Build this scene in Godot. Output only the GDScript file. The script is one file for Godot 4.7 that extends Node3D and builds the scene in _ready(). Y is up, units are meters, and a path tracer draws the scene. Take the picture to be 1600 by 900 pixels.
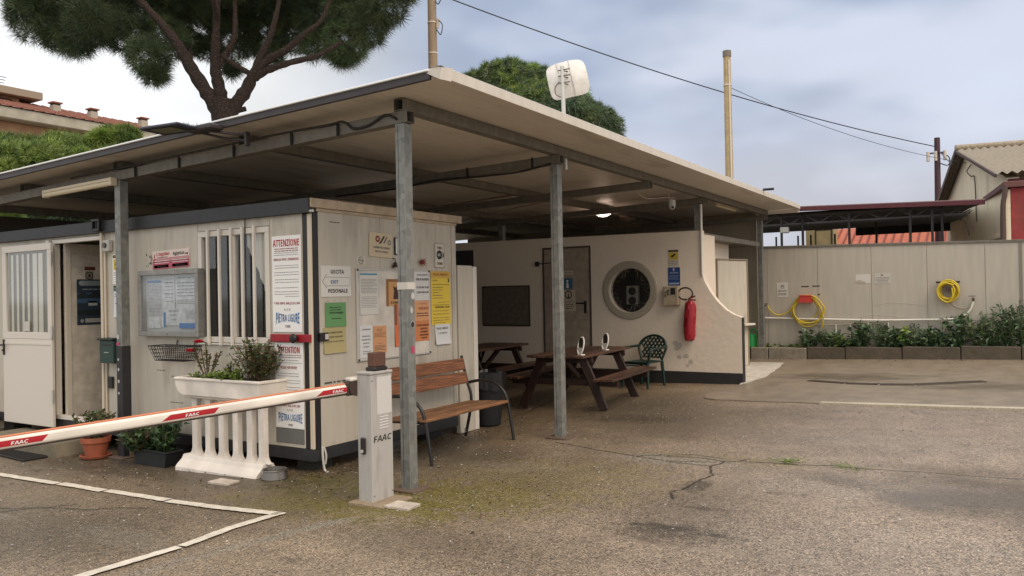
extends Node3D

# ---------------------------------------------------------------- mesh builder
class MB:
	var v := PackedVector3Array()
	var n := PackedVector3Array()
	var c := PackedColorArray()
	var t := PackedVector2Array()
	var col := Color.WHITE
	var xf := Transform3D()
	func p(a: Vector3, na: Vector3, uv := Vector2.ZERO) -> void:
		v.append(xf * a); n.append((xf.basis * na).normalized()); c.append(col); t.append(uv)
	func tri(a: Vector3, b: Vector3, d: Vector3) -> void:
		var m := (b - a).cross(d - a)
		if m.length_squared() < 1e-16: return
		m = m.normalized()
		p(a, m, Vector2(a.x, a.y)); p(d, m, Vector2(d.x, d.y)); p(b, m, Vector2(b.x, b.y))
	func quad(a: Vector3, b: Vector3, d: Vector3, e: Vector3) -> void:   # counter-clockwise from outside
		var m := (b - a).cross(d - a)
		if m.length_squared() < 1e-16: m = (d - a).cross(e - a)
		m = m.normalized()
		var w := a.distance_to(b)
		var h := a.distance_to(e)
		p(a, m, Vector2(0, h)); p(d, m, Vector2(w, 0)); p(b, m, Vector2(w, h))
		p(a, m, Vector2(0, h)); p(e, m, Vector2(0, 0)); p(d, m, Vector2(w, 0))
	func quv(a: Array, uv: Array, out: Vector3) -> void:
		var m: Vector3 = (a[1] - a[0]).cross(a[2] - a[0]).normalized()
		var o := [0, 2, 1, 0, 3, 2]
		if m.dot(out) < 0:
			m = -m
			o = [0, 1, 2, 0, 2, 3]
		for k in o: p(a[k], m, uv[k])
	func box(ce: Vector3, s: Vector3, b := 0.004) -> void:
		var h := s / 2.0
		b = minf(b, minf(h.x, minf(h.y, h.z)) * 0.6)
		var lng := 0
		if s.y > s[lng]: lng = 1
		if s.z > s[lng]: lng = 2
		var at := func(sg: Vector3, ax: int) -> Vector3:
			var r := Vector3()
			for k in 3: r[k] = sg[k] * (h[k] if k == ax else h[k] - b)
			return ce + r
		var uvf := func(q: Vector3, ax: int) -> Vector2:
			var d := q - ce
			var others := [0, 1, 2].filter(func(k): return k != ax and k != lng)
			var u: float = d[lng] if ax != lng else d[(lng + 1) % 3]
			var w: float = d[others[0]] if ax != lng else d[(lng + 2) % 3]
			return Vector2(u + ce[lng] * 0.37 + ce.x * 1.3, w + ce.y + ax * 0.31 + ce.x)
		for ax in 3:
			for sg in [-1.0, 1.0]:
				var q := []
				var uv := []
				for cmb in [[-1, -1], [1, -1], [1, 1], [-1, 1]]:
					var g := Vector3(); g[ax] = sg; g[(ax + 1) % 3] = cmb[0]; g[(ax + 2) % 3] = cmb[1]
					var w: Vector3 = at.call(g, ax)
					q.append(w); uv.append(uvf.call(w, ax))
				var out := Vector3(); out[ax] = sg
				quv(q, uv, out)
		if b <= 0.0: return
		for ax in 3:      # edges along ax
			var a1 := (ax + 1) % 3
			var a2 := (ax + 2) % 3
			for s1 in [-1.0, 1.0]:
				for s2 in [-1.0, 1.0]:
					var lo := Vector3(); lo[ax] = -1; lo[a1] = s1; lo[a2] = s2
					var hi := lo; hi[ax] = 1
					var q := [at.call(lo, a1), at.call(hi, a1), at.call(hi, a2), at.call(lo, a2)]
					var uv := []
					for w in q: uv.append(uvf.call(w, a1))
					var out := Vector3(); out[a1] = s1; out[a2] = s2
					quv(q, uv, out)
		for sx in [-1.0, 1.0]:
			for sy in [-1.0, 1.0]:
				for sz in [-1.0, 1.0]:
					var g := Vector3(sx, sy, sz)
					var q := [at.call(g, 0), at.call(g, 1), at.call(g, 2)]
					if (q[1] - q[0]).cross(q[2] - q[0]).dot(g) > 0: tri(q[0], q[1], q[2])
					else: tri(q[0], q[2], q[1])
	func beam(a: Vector3, b: Vector3, w: float, h: float, bev := 0.004, up := Vector3.UP) -> void:   # box from a to b, w wide, h high
		var keep := xf
		var z := (b - a).normalized()
		if absf(z.dot(up)) > 0.99: up = Vector3.RIGHT
		var x := up.cross(z).normalized()
		xf = keep * Transform3D(Basis(x, z.cross(x), z), (a + b) / 2.0)
		box(Vector3(), Vector3(w, h, a.distance_to(b)), bev)
		xf = keep
	func hollow(a: Vector3, b: Vector3, w: float, t4: float) -> void:   # open square tube
		var z := (b - a).normalized()
		var up := Vector3.UP if absf(z.y) < 0.9 else Vector3.RIGHT
		var x := up.cross(z).normalized()
		var y := z.cross(x)
		var ring := func(o: Vector3, r: float) -> Array: return [o - x * r - y * r, o + x * r - y * r, o + x * r + y * r, o - x * r + y * r]
		var A: Array = ring.call(a, w / 2); var B: Array = ring.call(b, w / 2)
		var C: Array = ring.call(a, w / 2 - t4); var D: Array = ring.call(b, w / 2 - t4)
		for k in 4:
			var l := (k + 1) % 4
			quad(A[l], A[k], B[k], B[l]); quad(C[k], C[l], D[l], D[k])
			quad(A[k], A[l], C[l], C[k]); quad(B[l], B[k], D[k], D[l])
	func tube(pts: Array, r, sides := 8, caps := true) -> void:
		var m := pts.size()
		var rings := []
		var nr := []
		var x := Vector3.ZERO
		for i in m:
			var d: Vector3 = (pts[mini(i + 1, m - 1)] - pts[maxi(i - 1, 0)]).normalized()
			if x == Vector3.ZERO: x = d.cross(Vector3.UP if absf(d.y) < 0.9 else Vector3.RIGHT).normalized()
			else: x = (x - d * x.dot(d)).normalized()
			var y := d.cross(x)
			var rr: float = r[i] if r is Array else r
			var a := []
			var b := []
			for k in sides:
				var q := x * cos(TAU * k / sides) + y * sin(TAU * k / sides)
				a.append(pts[i] + q * rr); b.append(q)
			rings.append(a); nr.append(b)
		var ln := 0.0
		for i in m - 1:
			var l2: float = ln + pts[i].distance_to(pts[i + 1])
			for k in sides:
				var l := (k + 1) % sides
				var u0 := float(k) / sides
				var u1 := float(k + 1) / sides
				p(rings[i][k], nr[i][k], Vector2(u0, ln)); p(rings[i + 1][l], nr[i + 1][l], Vector2(u1, l2)); p(rings[i][l], nr[i][l], Vector2(u1, ln))
				p(rings[i][k], nr[i][k], Vector2(u0, ln)); p(rings[i + 1][k], nr[i + 1][k], Vector2(u0, l2)); p(rings[i + 1][l], nr[i + 1][l], Vector2(u1, l2))
			ln = l2
		if caps:
			for k in range(1, sides - 1):
				tri(rings[0][0], rings[0][k + 1], rings[0][k]); tri(rings[m - 1][0], rings[m - 1][k], rings[m - 1][k + 1])
	func lathe(prof: Array, sides := 24) -> void:      # Vector2(radius, y), outside going up
		for i in prof.size() - 1:
			var a: Vector2 = prof[i]
			var b: Vector2 = prof[i + 1]
			var d := (b - a).normalized()
			for k in sides:
				var f0 := Vector3(cos(TAU * k / sides), 0, sin(TAU * k / sides))
				var f1 := Vector3(cos(TAU * (k + 1) / sides), 0, sin(TAU * (k + 1) / sides))
				var n0 := f0 * d.y + Vector3.UP * -d.x
				var n1 := f1 * d.y + Vector3.UP * -d.x
				var a0 := f0 * a.x + Vector3.UP * a.y
				var a1 := f1 * a.x + Vector3.UP * a.y
				var b0 := f0 * b.x + Vector3.UP * b.y
				var b1 := f1 * b.x + Vector3.UP * b.y
				if b.x > 1e-5: p(a0, n0); p(b1, n1); p(b0, n0)
				if a.x > 1e-5: p(a0, n0); p(a1, n1); p(b1, n1)
	func prism(poly: PackedVector2Array, z0: float, z1: float) -> void:
		if Geometry2D.is_polygon_clockwise(poly): poly.reverse()
		var id := Geometry2D.triangulate_polygon(poly)
		for i in range(0, id.size(), 3):
			var q := [poly[id[i]], poly[id[i + 1]], poly[id[i + 2]]]
			if (q[1] - q[0]).cross(q[2] - q[0]) < 0: q = [q[0], q[2], q[1]]
			tri(Vector3(q[0].x, q[0].y, z1), Vector3(q[1].x, q[1].y, z1), Vector3(q[2].x, q[2].y, z1))
			tri(Vector3(q[0].x, q[0].y, z0), Vector3(q[2].x, q[2].y, z0), Vector3(q[1].x, q[1].y, z0))
		for i in poly.size():
			var a := poly[i]
			var b := poly[(i + 1) % poly.size()]
			quad(Vector3(a.x, a.y, z0), Vector3(b.x, b.y, z0), Vector3(b.x, b.y, z1), Vector3(a.x, a.y, z1))
	func flat(poly: PackedVector2Array, z: float) -> void:
		if Geometry2D.is_polygon_clockwise(poly): poly.reverse()
		var id := Geometry2D.triangulate_polygon(poly)
		for i in range(0, id.size(), 3):
			var q := [poly[id[i]], poly[id[i + 1]], poly[id[i + 2]]]
			if (q[1] - q[0]).cross(q[2] - q[0]) < 0: q = [q[0], q[2], q[1]]
			tri(Vector3(q[0].x, q[0].y, z), Vector3(q[1].x, q[1].y, z), Vector3(q[2].x, q[2].y, z))
	func mesh() -> ArrayMesh:
		var a := []
		a.resize(Mesh.ARRAY_MAX)
		a[Mesh.ARRAY_VERTEX] = v; a[Mesh.ARRAY_NORMAL] = n; a[Mesh.ARRAY_COLOR] = c; a[Mesh.ARRAY_TEX_UV] = t
		var m := ArrayMesh.new()
		m.add_surface_from_arrays(Mesh.PRIMITIVE_TRIANGLES, a)
		return m

# ---------------------------------------------------------------- scene helpers
var names := {}
var mats := {}
var T := {}
var rng := RandomNumberGenerator.new()

func numbered(parent: Node, nm: String) -> String:
	var key := str(parent.get_instance_id()) + nm
	names[key] = names.get(key, -1) + 1
	return nm if names[key] == 0 else "%s_%03d" % [nm, names[key]]

func tag(o: Node, label: String, cat: String, grp := "") -> Node:
	o.set_meta("label", label); o.set_meta("category", cat)
	if grp: o.set_meta("group", grp)
	return o

func thing(nm: String, label: String, cat: String, pos := Vector3.ZERO, ry := 0.0, grp := "") -> Node3D:
	var o := Node3D.new()
	o.name = numbered(self, nm)
	add_child(o, true)
	o.position = pos
	o.rotation_degrees.y = ry
	tag(o, label, cat, grp)
	return o

func part(nm: String, m, mat: Material, parent: Node) -> MeshInstance3D:
	var o := MeshInstance3D.new()
	o.name = numbered(parent, nm)
	o.mesh = m.mesh() if m is MB else m
	o.material_override = mat
	parent.add_child(o, true)
	return o

func solo(nm: String, m, mat: Material, label: String, cat: String, grp := "", pos := Vector3.ZERO, ry := 0.0) -> MeshInstance3D:
	var o := part(nm, m, mat, self)
	o.position = pos
	o.rotation_degrees.y = ry
	tag(o, label, cat, grp)
	return o

func struct(nm: String, m, mat: Material) -> MeshInstance3D:
	var o := part(nm, m, mat, self)
	o.set_meta("kind", "structure")
	return o

func many(nm: String, m: Mesh, mat: Material, xs: Array, cols: Array, parent: Node, kind := "stuff") -> MultiMeshInstance3D:
	var mm := MultiMesh.new()
	mm.transform_format = MultiMesh.TRANSFORM_3D
	mm.use_colors = true
	mm.mesh = m
	mm.instance_count = xs.size()
	for i in xs.size():
		mm.set_instance_transform(i, xs[i])
		mm.set_instance_color(i, cols[i % cols.size()])
	var o := MultiMeshInstance3D.new()
	o.name = numbered(parent, nm)
	o.multimesh = mm
	o.material_override = mat
	parent.add_child(o, true)
	if kind: o.set_meta("kind", kind)
	return o

func B() -> MB: return MB.new()
func bx(ce: Vector3, s: Vector3, b := 0.004) -> MB:
	var m := MB.new()
	m.box(ce, s, b)
	return m
func span(x0: float, x1: float, y0: float, y1: float, z0: float, z1: float, b := 0.004) -> MB:
	return bx(Vector3(x0 + x1, y0 + y1, z0 + z1) / 2.0, Vector3(absf(x1 - x0), absf(y1 - y0), absf(z1 - z0)), b)
func tb(pts: Array, r, sides := 8) -> MB:
	var m := MB.new()
	m.tube(pts, r, sides)
	return m
func ground_y(x: float, z: float) -> float:
	return 0.025 * (clampf(x, -9.0, 6.0) + 4.3) + 0.022 * maxf(0.0, minf(-z, 17.5) - 9.4)
func rgb(r: int, g: int, b: int) -> Color: return Color8(r, g, b)
func sm(a: float, b: float, x: float) -> float: return smoothstep(a, b, x)

# curve through points (Catmull-Rom)
func spline(pts: Array, k := 6) -> Array:
	var o := []
	for i in pts.size() - 1:
		var a: Vector3 = pts[maxi(i - 1, 0)]
		var d: Vector3 = pts[mini(i + 2, pts.size() - 1)]
		for j in k:
			o.append(pts[i].cubic_interpolate(pts[i + 1], a, d, float(j) / k))
	o.append(pts[-1])
	return o

# ---------------------------------------------------------------- textures
func noise(w: int, h: int, type: int, freq: float, oct: int, sd: int, ret := -1) -> Image:
	var f := FastNoiseLite.new()
	f.noise_type = type
	f.frequency = freq
	f.seed = sd
	f.fractal_octaves = oct
	f.fractal_type = FastNoiseLite.FRACTAL_FBM if oct > 1 else FastNoiseLite.FRACTAL_NONE
	if ret >= 0: f.cellular_return_type = ret
	return f.get_seamless_image(w, h)

func lut(im: Image, lo: float, hi: float, pw := 1.0) -> Image:
	im.convert(Image.FORMAT_L8)
	var d := im.get_data()
	var l := PackedByteArray()
	l.resize(256)
	for i in 256: l[i] = int(clampf(lo + (hi - lo) * pow(i / 255.0, pw), 0, 1) * 255.0)
	for i in d.size(): d[i] = l[d[i]]
	return Image.create_from_data(im.get_width(), im.get_height(), false, Image.FORMAT_L8, d)

func tex(im: Image) -> ImageTexture: return ImageTexture.create_from_image(im)

func textures() -> void:
	var S := FastNoiseLite.TYPE_SIMPLEX_SMOOTH
	var C := FastNoiseLite.TYPE_CELLULAR
	T.grain = tex(lut(noise(512, 512, S, 0.012, 5, 3), 0.82, 1.0))
	T.fine = tex(lut(noise(512, 512, S, 0.09, 3, 4), 0.7, 1.0))
	var st := noise(512, 48, S, 0.05, 3, 5)
	st.resize(512, 512, Image.INTERPOLATE_CUBIC)
	T.streak = tex(lut(st, 0.94, 1.0))
	var wd := noise(48, 512, S, 0.07, 4, 6)
	wd.resize(512, 512, Image.INTERPOLATE_CUBIC)
	T.wood = tex(lut(wd, 0.32, 1.0, 0.9))
	var wr := wd.duplicate()
	T.woodh = tex(lut(wr, 0.0, 1.0))
	T.galv = tex(lut(noise(512, 512, C, 0.03, 1, 7, FastNoiseLite.RETURN_CELL_VALUE), 0.84, 1.0))
	T.stucco = tex(lut(noise(512, 512, S, 0.035, 5, 8), 0.0, 1.0))
	T.bark = tex(lut(noise(256, 256, C, 0.045, 2, 9, FastNoiseLite.RETURN_DISTANCE2_SUB), 0.25, 1.0, 0.6))
	# faint vertical micro-ribs of sandwich panels
	var rb := PackedByteArray()
	rb.resize(256 * 4)
	for x in 256:
		var q := 128.0 + 70.0 * clampf(sin(TAU * x / 16.0) * 3.0, -1, 1) * 0.4
		if x % 64 < 3: q -= 50.0
		for y in 4: rb[y * 256 + x] = int(q)
	var rib := Image.create_from_data(256, 4, false, Image.FORMAT_L8, rb)
	rib.resize(256, 16)
	T.rib = tex(rib)
	# dirt that runs down walls: colour with alpha
	var ns := noise(512, 64, S, 0.04, 4, 11)
	ns.resize(512, 512, Image.INTERPOLATE_CUBIC)
	var n2 := noise(512, 512, S, 0.008, 4, 12)
	ns.convert(Image.FORMAT_L8); n2.convert(Image.FORMAT_L8)
	var a := ns.get_data()
	var b := n2.get_data()
	var o := PackedByteArray()
	o.resize(512 * 512 * 4)
	for i in 512 * 512:
		var k := clampf((a[i] / 255.0 * 0.6 + b[i] / 255.0 * 0.6 - 0.70) * 1.2, 0, 0.22)
		o[i * 4] = 92; o[i * 4 + 1] = 78; o[i * 4 + 2] = 58; o[i * 4 + 3] = int(k * 255)
	T.dirt = tex(Image.create_from_data(512, 512, false, Image.FORMAT_RGBA8, o))
	# asphalt: stones in a binder
	var cv := lut(noise(1024, 1024, C, 0.16, 1, 21, FastNoiseLite.RETURN_CELL_VALUE), 0, 1)
	var cd := lut(noise(1024, 1024, C, 0.16, 1, 21, FastNoiseLite.RETURN_DISTANCE), 0, 1)
	var sn := lut(noise(1024, 1024, S, 0.02, 4, 22), 0, 1)
	var va := cv.get_data(); var da := cd.get_data(); var sa := sn.get_data()
	var al := PackedByteArray(); var hh := PackedByteArray()
	al.resize(1024 * 1024); hh.resize(1024 * 1024)
	for i in 1024 * 1024:
		var stone := va[i] / 255.0
		var dist := da[i] / 255.0
		var up := clampf(1.0 - dist * 1.9, 0, 1) * (0.4 + 0.6 * stone)
		var k := 0.58 + 0.28 * stone * stone + 0.10 * up + 0.14 * (sa[i] / 255.0 - 0.5)
		if stone > 0.985: k = 1.0
		if stone < 0.16: k -= 0.15
		al[i] = int(clampf(k, 0.1, 1.0) * 255)
		hh[i] = int(clampf(up * 0.75 + sa[i] / 255.0 * 0.25, 0, 1) * 255)
	T.asphalt = tex(Image.create_from_data(1024, 1024, false, Image.FORMAT_L8, al))
	T.asphalth = tex(Image.create_from_data(1024, 1024, false, Image.FORMAT_L8, hh))
	yard_map()

# the yard's own colours over x -12..4, z -18.5..-1.5: tone, moss, stains, cracks
const YW := 1440
const YH := 1530
var ym := PackedByteArray()
func yput(i: int, r: float, g: float, b: float, a: float) -> void:
	ym[i] = int(lerpf(ym[i], r, a)); ym[i + 1] = int(lerpf(ym[i + 1], g, a)); ym[i + 2] = int(lerpf(ym[i + 2], b, a))
func ypatch(cx: float, cz: float, rx: float, rz: float, r: int, g: int, b: int, a: float, na: PackedByteArray, cut := 0.45) -> void:
	for y in range(maxi(0, int((cz - rz + 18.5) / 17.0 * YH)), mini(YH, int((cz + rz + 18.5) / 17.0 * YH))):
		for x in range(maxi(0, int((cx - rx + 12.0) / 16.0 * YW)), mini(YW, int((cx + rx + 12.0) / 16.0 * YW))):
			var wx := (x / float(YW) * 16.0 - 12.0 - cx) / rx
			var wz := (y / float(YH) * 17.0 - 18.5 - cz) / rz
			var f := 1.0 - sqrt(wx * wx + wz * wz)
			if f <= 0.0: continue
			var nn := na[((y * 3) % 512) * 512 + (x * 3) % 512] / 255.0
			var n3 := na[(y % 512) * 512 + x % 512] / 255.0
			var k := sm(cut - 0.25, cut + 0.3, nn * 0.5 + n3 * 0.5 + f * 0.6 - 0.25) * minf(1.0, f * 3.0) * a
			yput((y * YW + x) * 3, r, g, b, k)
func yline(pts: Array, w: float, r: int, g: int, b: int, a: float, jit: float) -> void:
	for i in pts.size() - 1:
		var p0: Vector2 = pts[i]
		var p1: Vector2 = pts[i + 1]
		var steps := int(p0.distance_to(p1) / 0.008) + 1
		var off := 0.0
		for k in steps:
			off = clampf(off + rng.randf_range(-1, 1) * jit * 0.25, -jit, jit)
			var q := p0.lerp(p1, float(k) / steps) + Vector2(off, off * 0.7)
			var ww := w * rng.randf_range(0.4, 1.3)
			var px := (q.x + 12.0) / 16.0 * YW
			var py := (q.y + 18.5) / 17.0 * YH
			var rr := maxf(0.6, ww / 16.0 * YW * 0.5)
			for y in range(int(py - rr), int(py + rr) + 2):
				for x in range(int(px - rr), int(px + rr) + 2):
					if x < 0 or y < 0 or x >= YW or y >= YH: continue
					var d := Vector2(x, y).distance_to(Vector2(px, py))
					yput((y * YW + x) * 3, r, g, b, a * clampf(rr + 0.6 - d, 0, 1))
func yard_map() -> void:
	var S := FastNoiseLite.TYPE_SIMPLEX_SMOOTH
	var n1 := lut(noise(512, 512, S, 0.006, 5, 31), 0, 1).get_data()
	var n2 := lut(noise(512, 512, S, 0.03, 4, 32), 0, 1).get_data()
	ym.resize(YW * YH * 3)
	for y in YH:
		var z := y / float(YH) * 17.0 - 18.5
		for x in YW:
			var wx := x / float(YW) * 16.0 - 12.0
			var a := n1[((y * 2 / 5) % 512) * 512 + (x * 2 / 5) % 512] / 255.0 - 0.5
			var b := n2[(y % 512) * 512 + x % 512] / 255.0 - 0.5
			# left part is older and darker, right part pale and worn
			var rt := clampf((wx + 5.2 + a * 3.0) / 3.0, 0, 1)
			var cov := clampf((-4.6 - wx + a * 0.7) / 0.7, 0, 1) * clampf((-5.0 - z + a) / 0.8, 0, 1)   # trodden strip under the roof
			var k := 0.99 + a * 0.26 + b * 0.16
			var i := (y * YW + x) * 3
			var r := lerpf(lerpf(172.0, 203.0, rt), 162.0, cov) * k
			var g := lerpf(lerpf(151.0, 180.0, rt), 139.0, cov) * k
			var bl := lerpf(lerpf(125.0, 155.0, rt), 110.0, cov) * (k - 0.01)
			ym[i] = int(clampf(r, 0, 255)); ym[i + 1] = int(clampf(g, 0, 255)); ym[i + 2] = int(clampf(bl, 0, 255))
	for d in [[-4.05, -4.75, 1.0, 0.75, 0.75], [-4.9, -4.55, 1.1, 0.6, 0.6], [-3.7, -5.2, 1.2, 0.8, 0.5], [-5.1, -5.3, 0.8, 0.45, 0.55], [-3.4, -6.0, 1.6, 1.2, 0.3], [-5.4, -5.0, 1.0, 0.4, 0.4], [-2.3, -7.3, 1.4, 0.25, 0.3]]:
		ypatch(d[0], d[1], d[2], d[3], 140, 130, 44, d[4] * 0.75, n2)
	for d in [[-6.8, -4.9, 2.4, 0.5, 0.5], [-8.6, -4.8, 1.5, 0.6, 0.5], [-5.2, -6.4, 0.5, 1.6, 0.45], [-6.2, -3.1, 1.8, 0.8, 0.4], [-1.9, -5.4, 0.6, 0.9, 0.2], [-1.95, -5.0, 0.28, 0.09, 0.7], [-1.6, -4.95, 0.3, 0.06, 0.7], [-1.85, -5.55, 0.22, 0.07, 0.6], [-2.15, -6.2, 0.16, 0.3, 0.6], [-3.3, -4.1, 1.2, 0.5, 0.3], [-4.2, -10.5, 1.2, 2.0, 0.35], [-2.9, -8.8, 1.2, 0.9, 0.25], [-1.9, -4.9, 0.5, 0.3, 0.5], [-7.5, -2.9, 1.2, 0.5, 0.35], [-4.1, -9.4, 1.1, 0.4, 0.4], [-4.6, -6.7, 0.8, 0.7, 0.35]]:
		ypatch(d[0], d[1], d[2], d[3], 88, 78, 62, d[4], n2)
	for d in [[-2.7, -7.15, 0.9, 0.35, 0.6], [-0.6, -6.6, 1.8, 0.6, 0.35], [-1.2, -8.7, 1.6, 0.8, 0.25], [-5.3, -3.3, 0.9, 0.25, 0.35], [-0.8, -5.0, 1.5, 0.8, 0.2], [-4.0, -6.3, 0.9, 0.3, 0.3]]:
		ypatch(d[0], d[1], d[2], d[3], 196, 186, 168, d[4], n2)
	# oil drips and worn pale patches
	for k in 22:
		var c := Vector2(rng.randf_range(-9.5, 2.5), rng.randf_range(-10.5, -2.0))
		ypatch(c.x, c.y, rng.randf_range(0.05, 0.22), rng.randf_range(0.03, 0.09), 92, 82, 68, rng.randf_range(0.2, 0.55), n2, 0.62)
	for k in 14:
		var c := Vector2(rng.randf_range(-9.0, 2.5), rng.randf_range(-10.0, -2.0))
		ypatch(c.x, c.y, rng.randf_range(0.2, 0.8), rng.randf_range(0.06, 0.22), 198, 186, 164, rng.randf_range(0.25, 0.5), n2, 0.5)
	# old trench line, joints and cracks
	yline([Vector2(-4.45, -4.3), Vector2(-4.75, -3.2), Vector2(-4.9, -2.2)].map(func(q): return q + Vector2(0.35, 0)), 0.13, 190, 178, 156, 0.16, 0.03)
	for cr in [[[-5.5, -8.2], [-5.64, -8.88], [-5.77, -9.74], [-6.0, -11.13], [-6.2, -12.4]], [[-4.2, -7.6], [-3.6, -7.35], [-3.1, -7.16], [-2.73, -7.04], [-2.28, -6.96], [-2.2, -7.2], [-2.06, -7.41]], [[-2.28, -6.96], [-2.15, -6.6], [-2.2, -6.2]], [[-2.8, -7.25], [-2.5, -7.3], [-2.2, -7.2]], [[-2.1, -7.25], [-1.4, -7.35], [-0.6, -7.32], [0.6, -7.4]], [[-2.2, -6.2], [-2.25, -5.9], [-2.15, -5.7]], [[-3.1, -7.16], [-2.9, -7.3], [-2.6, -7.42], [-2.3, -7.35]], [[-2.73, -7.04], [-2.5, -7.12], [-2.3, -7.15]], [[-8.2, -3.5], [-7.2, -3.35], [-6.4, -3.6], [-5.9, -3.9]], [[-7.6, -2.9], [-7.0, -3.2], [-6.6, -3.7]]]:
		yline(cr.map(func(q): return Vector2(q[0], q[1])), 0.016, 52, 45, 36, 0.8, 0.03)
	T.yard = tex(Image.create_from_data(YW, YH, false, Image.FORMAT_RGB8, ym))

func mask(cx: float, soft: float, sd: int, peak: float) -> ImageTexture:      # ragged alpha patch for damp films
	var nn := lut(noise(256, 256, FastNoiseLite.TYPE_SIMPLEX_SMOOTH, 0.018, 5, sd), 0, 1).get_data()
	var o := PackedByteArray()
	o.resize(256 * 256 * 4)
	for y in 256:
		for x in 256:
			var f := 1.0 - Vector2((x - 128) / 128.0, (y - 128) / 128.0).length()
			var k := clampf((f * 1.5 + nn[y * 256 + x] / 255.0 * 1.1 - cx) / soft, 0, 1) * clampf(f * 4.0, 0, 1)
			var i := (y * 256 + x) * 4
			o[i] = 255; o[i + 1] = 255; o[i + 2] = 255; o[i + 3] = int(k * peak * 255)
	return tex(Image.create_from_data(256, 256, false, Image.FORMAT_RGBA8, o))

# ---------------------------------------------------------------- materials
func M(key: String, col: Color, rough := 0.7, o := {}) -> StandardMaterial3D:
	if mats.has(key): return mats[key]
	var m := StandardMaterial3D.new()
	m.resource_name = key
	m.albedo_color = col
	m.roughness = rough
	m.metallic = o.get("metal", 0.0)
	m.metallic_specular = o.get("spec", 0.5)
	if o.has("tex"):
		m.albedo_texture = T[o.tex]
		m.uv1_triplanar = not o.get("uv", false)
		m.uv1_world_triplanar = o.get("world", false)
		var s: float = o.get("s", 1.0)
		m.uv1_scale = o.get("s3", Vector3(s, s, s))
	if o.has("bump"):
		m.heightmap_enabled = true
		m.heightmap_texture = T[o.bump]
		m.heightmap_scale = o.get("bs", 0.3)
		if not o.has("tex"):
			m.uv1_triplanar = true
			var s: float = o.get("s", 1.0)
			m.uv1_scale = Vector3(s, s, s)
	if o.has("dirt"):
		m.detail_enabled = true
		m.detail_albedo = T.dirt
		m.detail_blend_mode = BaseMaterial3D.BLEND_MODE_MIX
		m.detail_uv_layer = BaseMaterial3D.DETAIL_UV_2
		m.uv2_triplanar = true
		var s: float = o.dirt
		m.uv2_scale = Vector3(s, s, s)
		m.uv2_offset = Vector3(0.3, 0.2, 0.1)
	if o.get("vc", false): m.vertex_color_use_as_albedo = true
	if o.has("back"):
		m.backlight_enabled = true
		m.backlight = o.back
	if o.has("coat"):
		m.clearcoat_enabled = true
		m.clearcoat = o.coat
		m.clearcoat_roughness = 0.15
	m.cull_mode = BaseMaterial3D.CULL_DISABLED if o.get("two", false) else BaseMaterial3D.CULL_BACK
	mats[key] = m
	return m

func glass(key: String, col: Color, a: float) -> StandardMaterial3D:
	if mats.has(key): return mats[key]
	var m := StandardMaterial3D.new()
	m.resource_name = key
	m.transparency = BaseMaterial3D.TRANSPARENCY_ALPHA
	m.albedo_color = Color(col.r, col.g, col.b, a)
	m.roughness = 0.05
	mats[key] = m
	return m

func vcol() -> StandardMaterial3D: return M("print", Color.WHITE, 0.7, {"vc": true})

# ---------------------------------------------------------------- lettering
var fonts := {}
func font(bold: bool, serif := false) -> SystemFont:
	var k := "%s%s" % [bold, serif]
	if not fonts.has(k):
		var f := SystemFont.new()
		f.font_names = PackedStringArray(["Droid Serif" if serif else "Droid Sans"])
		f.font_weight = 700 if bold else 400
		fonts[k] = f
	return fonts[k]
# writes s with capitals h high, centred on (x, y), onto the builder
func text(m: MB, s: String, x: float, y: float, h: float, z := 0.002, bold := true, o := {}) -> void:
	var tm := TextMesh.new()
	tm.text = s if o.get("serif", false) else s.replace("I", "l")      # this face has serifs on its capital I; its l is the plain bar of the signs
	tm.font = font(bold, o.get("serif", false))
	tm.font_size = 32
	tm.depth = 0.0
	tm.curve_step = 2.0
	tm.pixel_size = h / 23.0
	var a := tm.get_mesh_arrays()
	var vs: PackedVector3Array = a[Mesh.ARRAY_VERTEX]
	var id = a[Mesh.ARRAY_INDEX]
	if vs.is_empty(): return
	var lo := vs[0]
	var hi := vs[0]
	for q in vs:
		lo = lo.min(q); hi = hi.max(q)
	var ce := (lo + hi) / 2.0
	var sx: float = o.w / (hi.x - lo.x) if o.has("w") else 1.0
	var out := PackedVector3Array()
	for q in vs:
		var r := Vector3((q.x - ce.x) * sx, q.y - ce.y, 0)
		if o.has("bow"): r.y *= 1.0 + o.bow * pow(absf(r.x) / ((hi.x - lo.x) * sx * 0.5), 2.0)
		if o.has("slant"): r.x += r.y * o.slant
		out.append(Vector3(x + r.x, y + r.y, z))
	if id == null or id.is_empty(): id = range(vs.size())
	for k in id: m.p(out[k], Vector3(0, 0, 1))
func rect(m: MB, x0: float, y0: float, x1: float, y1: float, z := 0.001) -> void:
	m.quad(Vector3(x0, y0, z), Vector3(x1, y0, z), Vector3(x1, y1, z), Vector3(x0, y1, z))
func scrib(m: MB, x0: float, x1: float, y: float, h: float, z := 0.002) -> void:     # a line of small print
	var x := x0
	while x < x1 - h:
		var w := minf(rng.randf_range(1.2, 5.0) * h, x1 - x)
		rect(m, x, y - h * 0.35, x + w, y + h * 0.35, z)
		x += w + h * 0.7

const RED := Color(0.45, 0.012, 0.02)
const INK := Color(0.02, 0.02, 0.022)
const GREY := Color(0.16, 0.16, 0.16)
const BLUE := Color(0.02, 0.10, 0.32)
const WHITE := Color(0.72, 0.72, 0.70)

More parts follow.
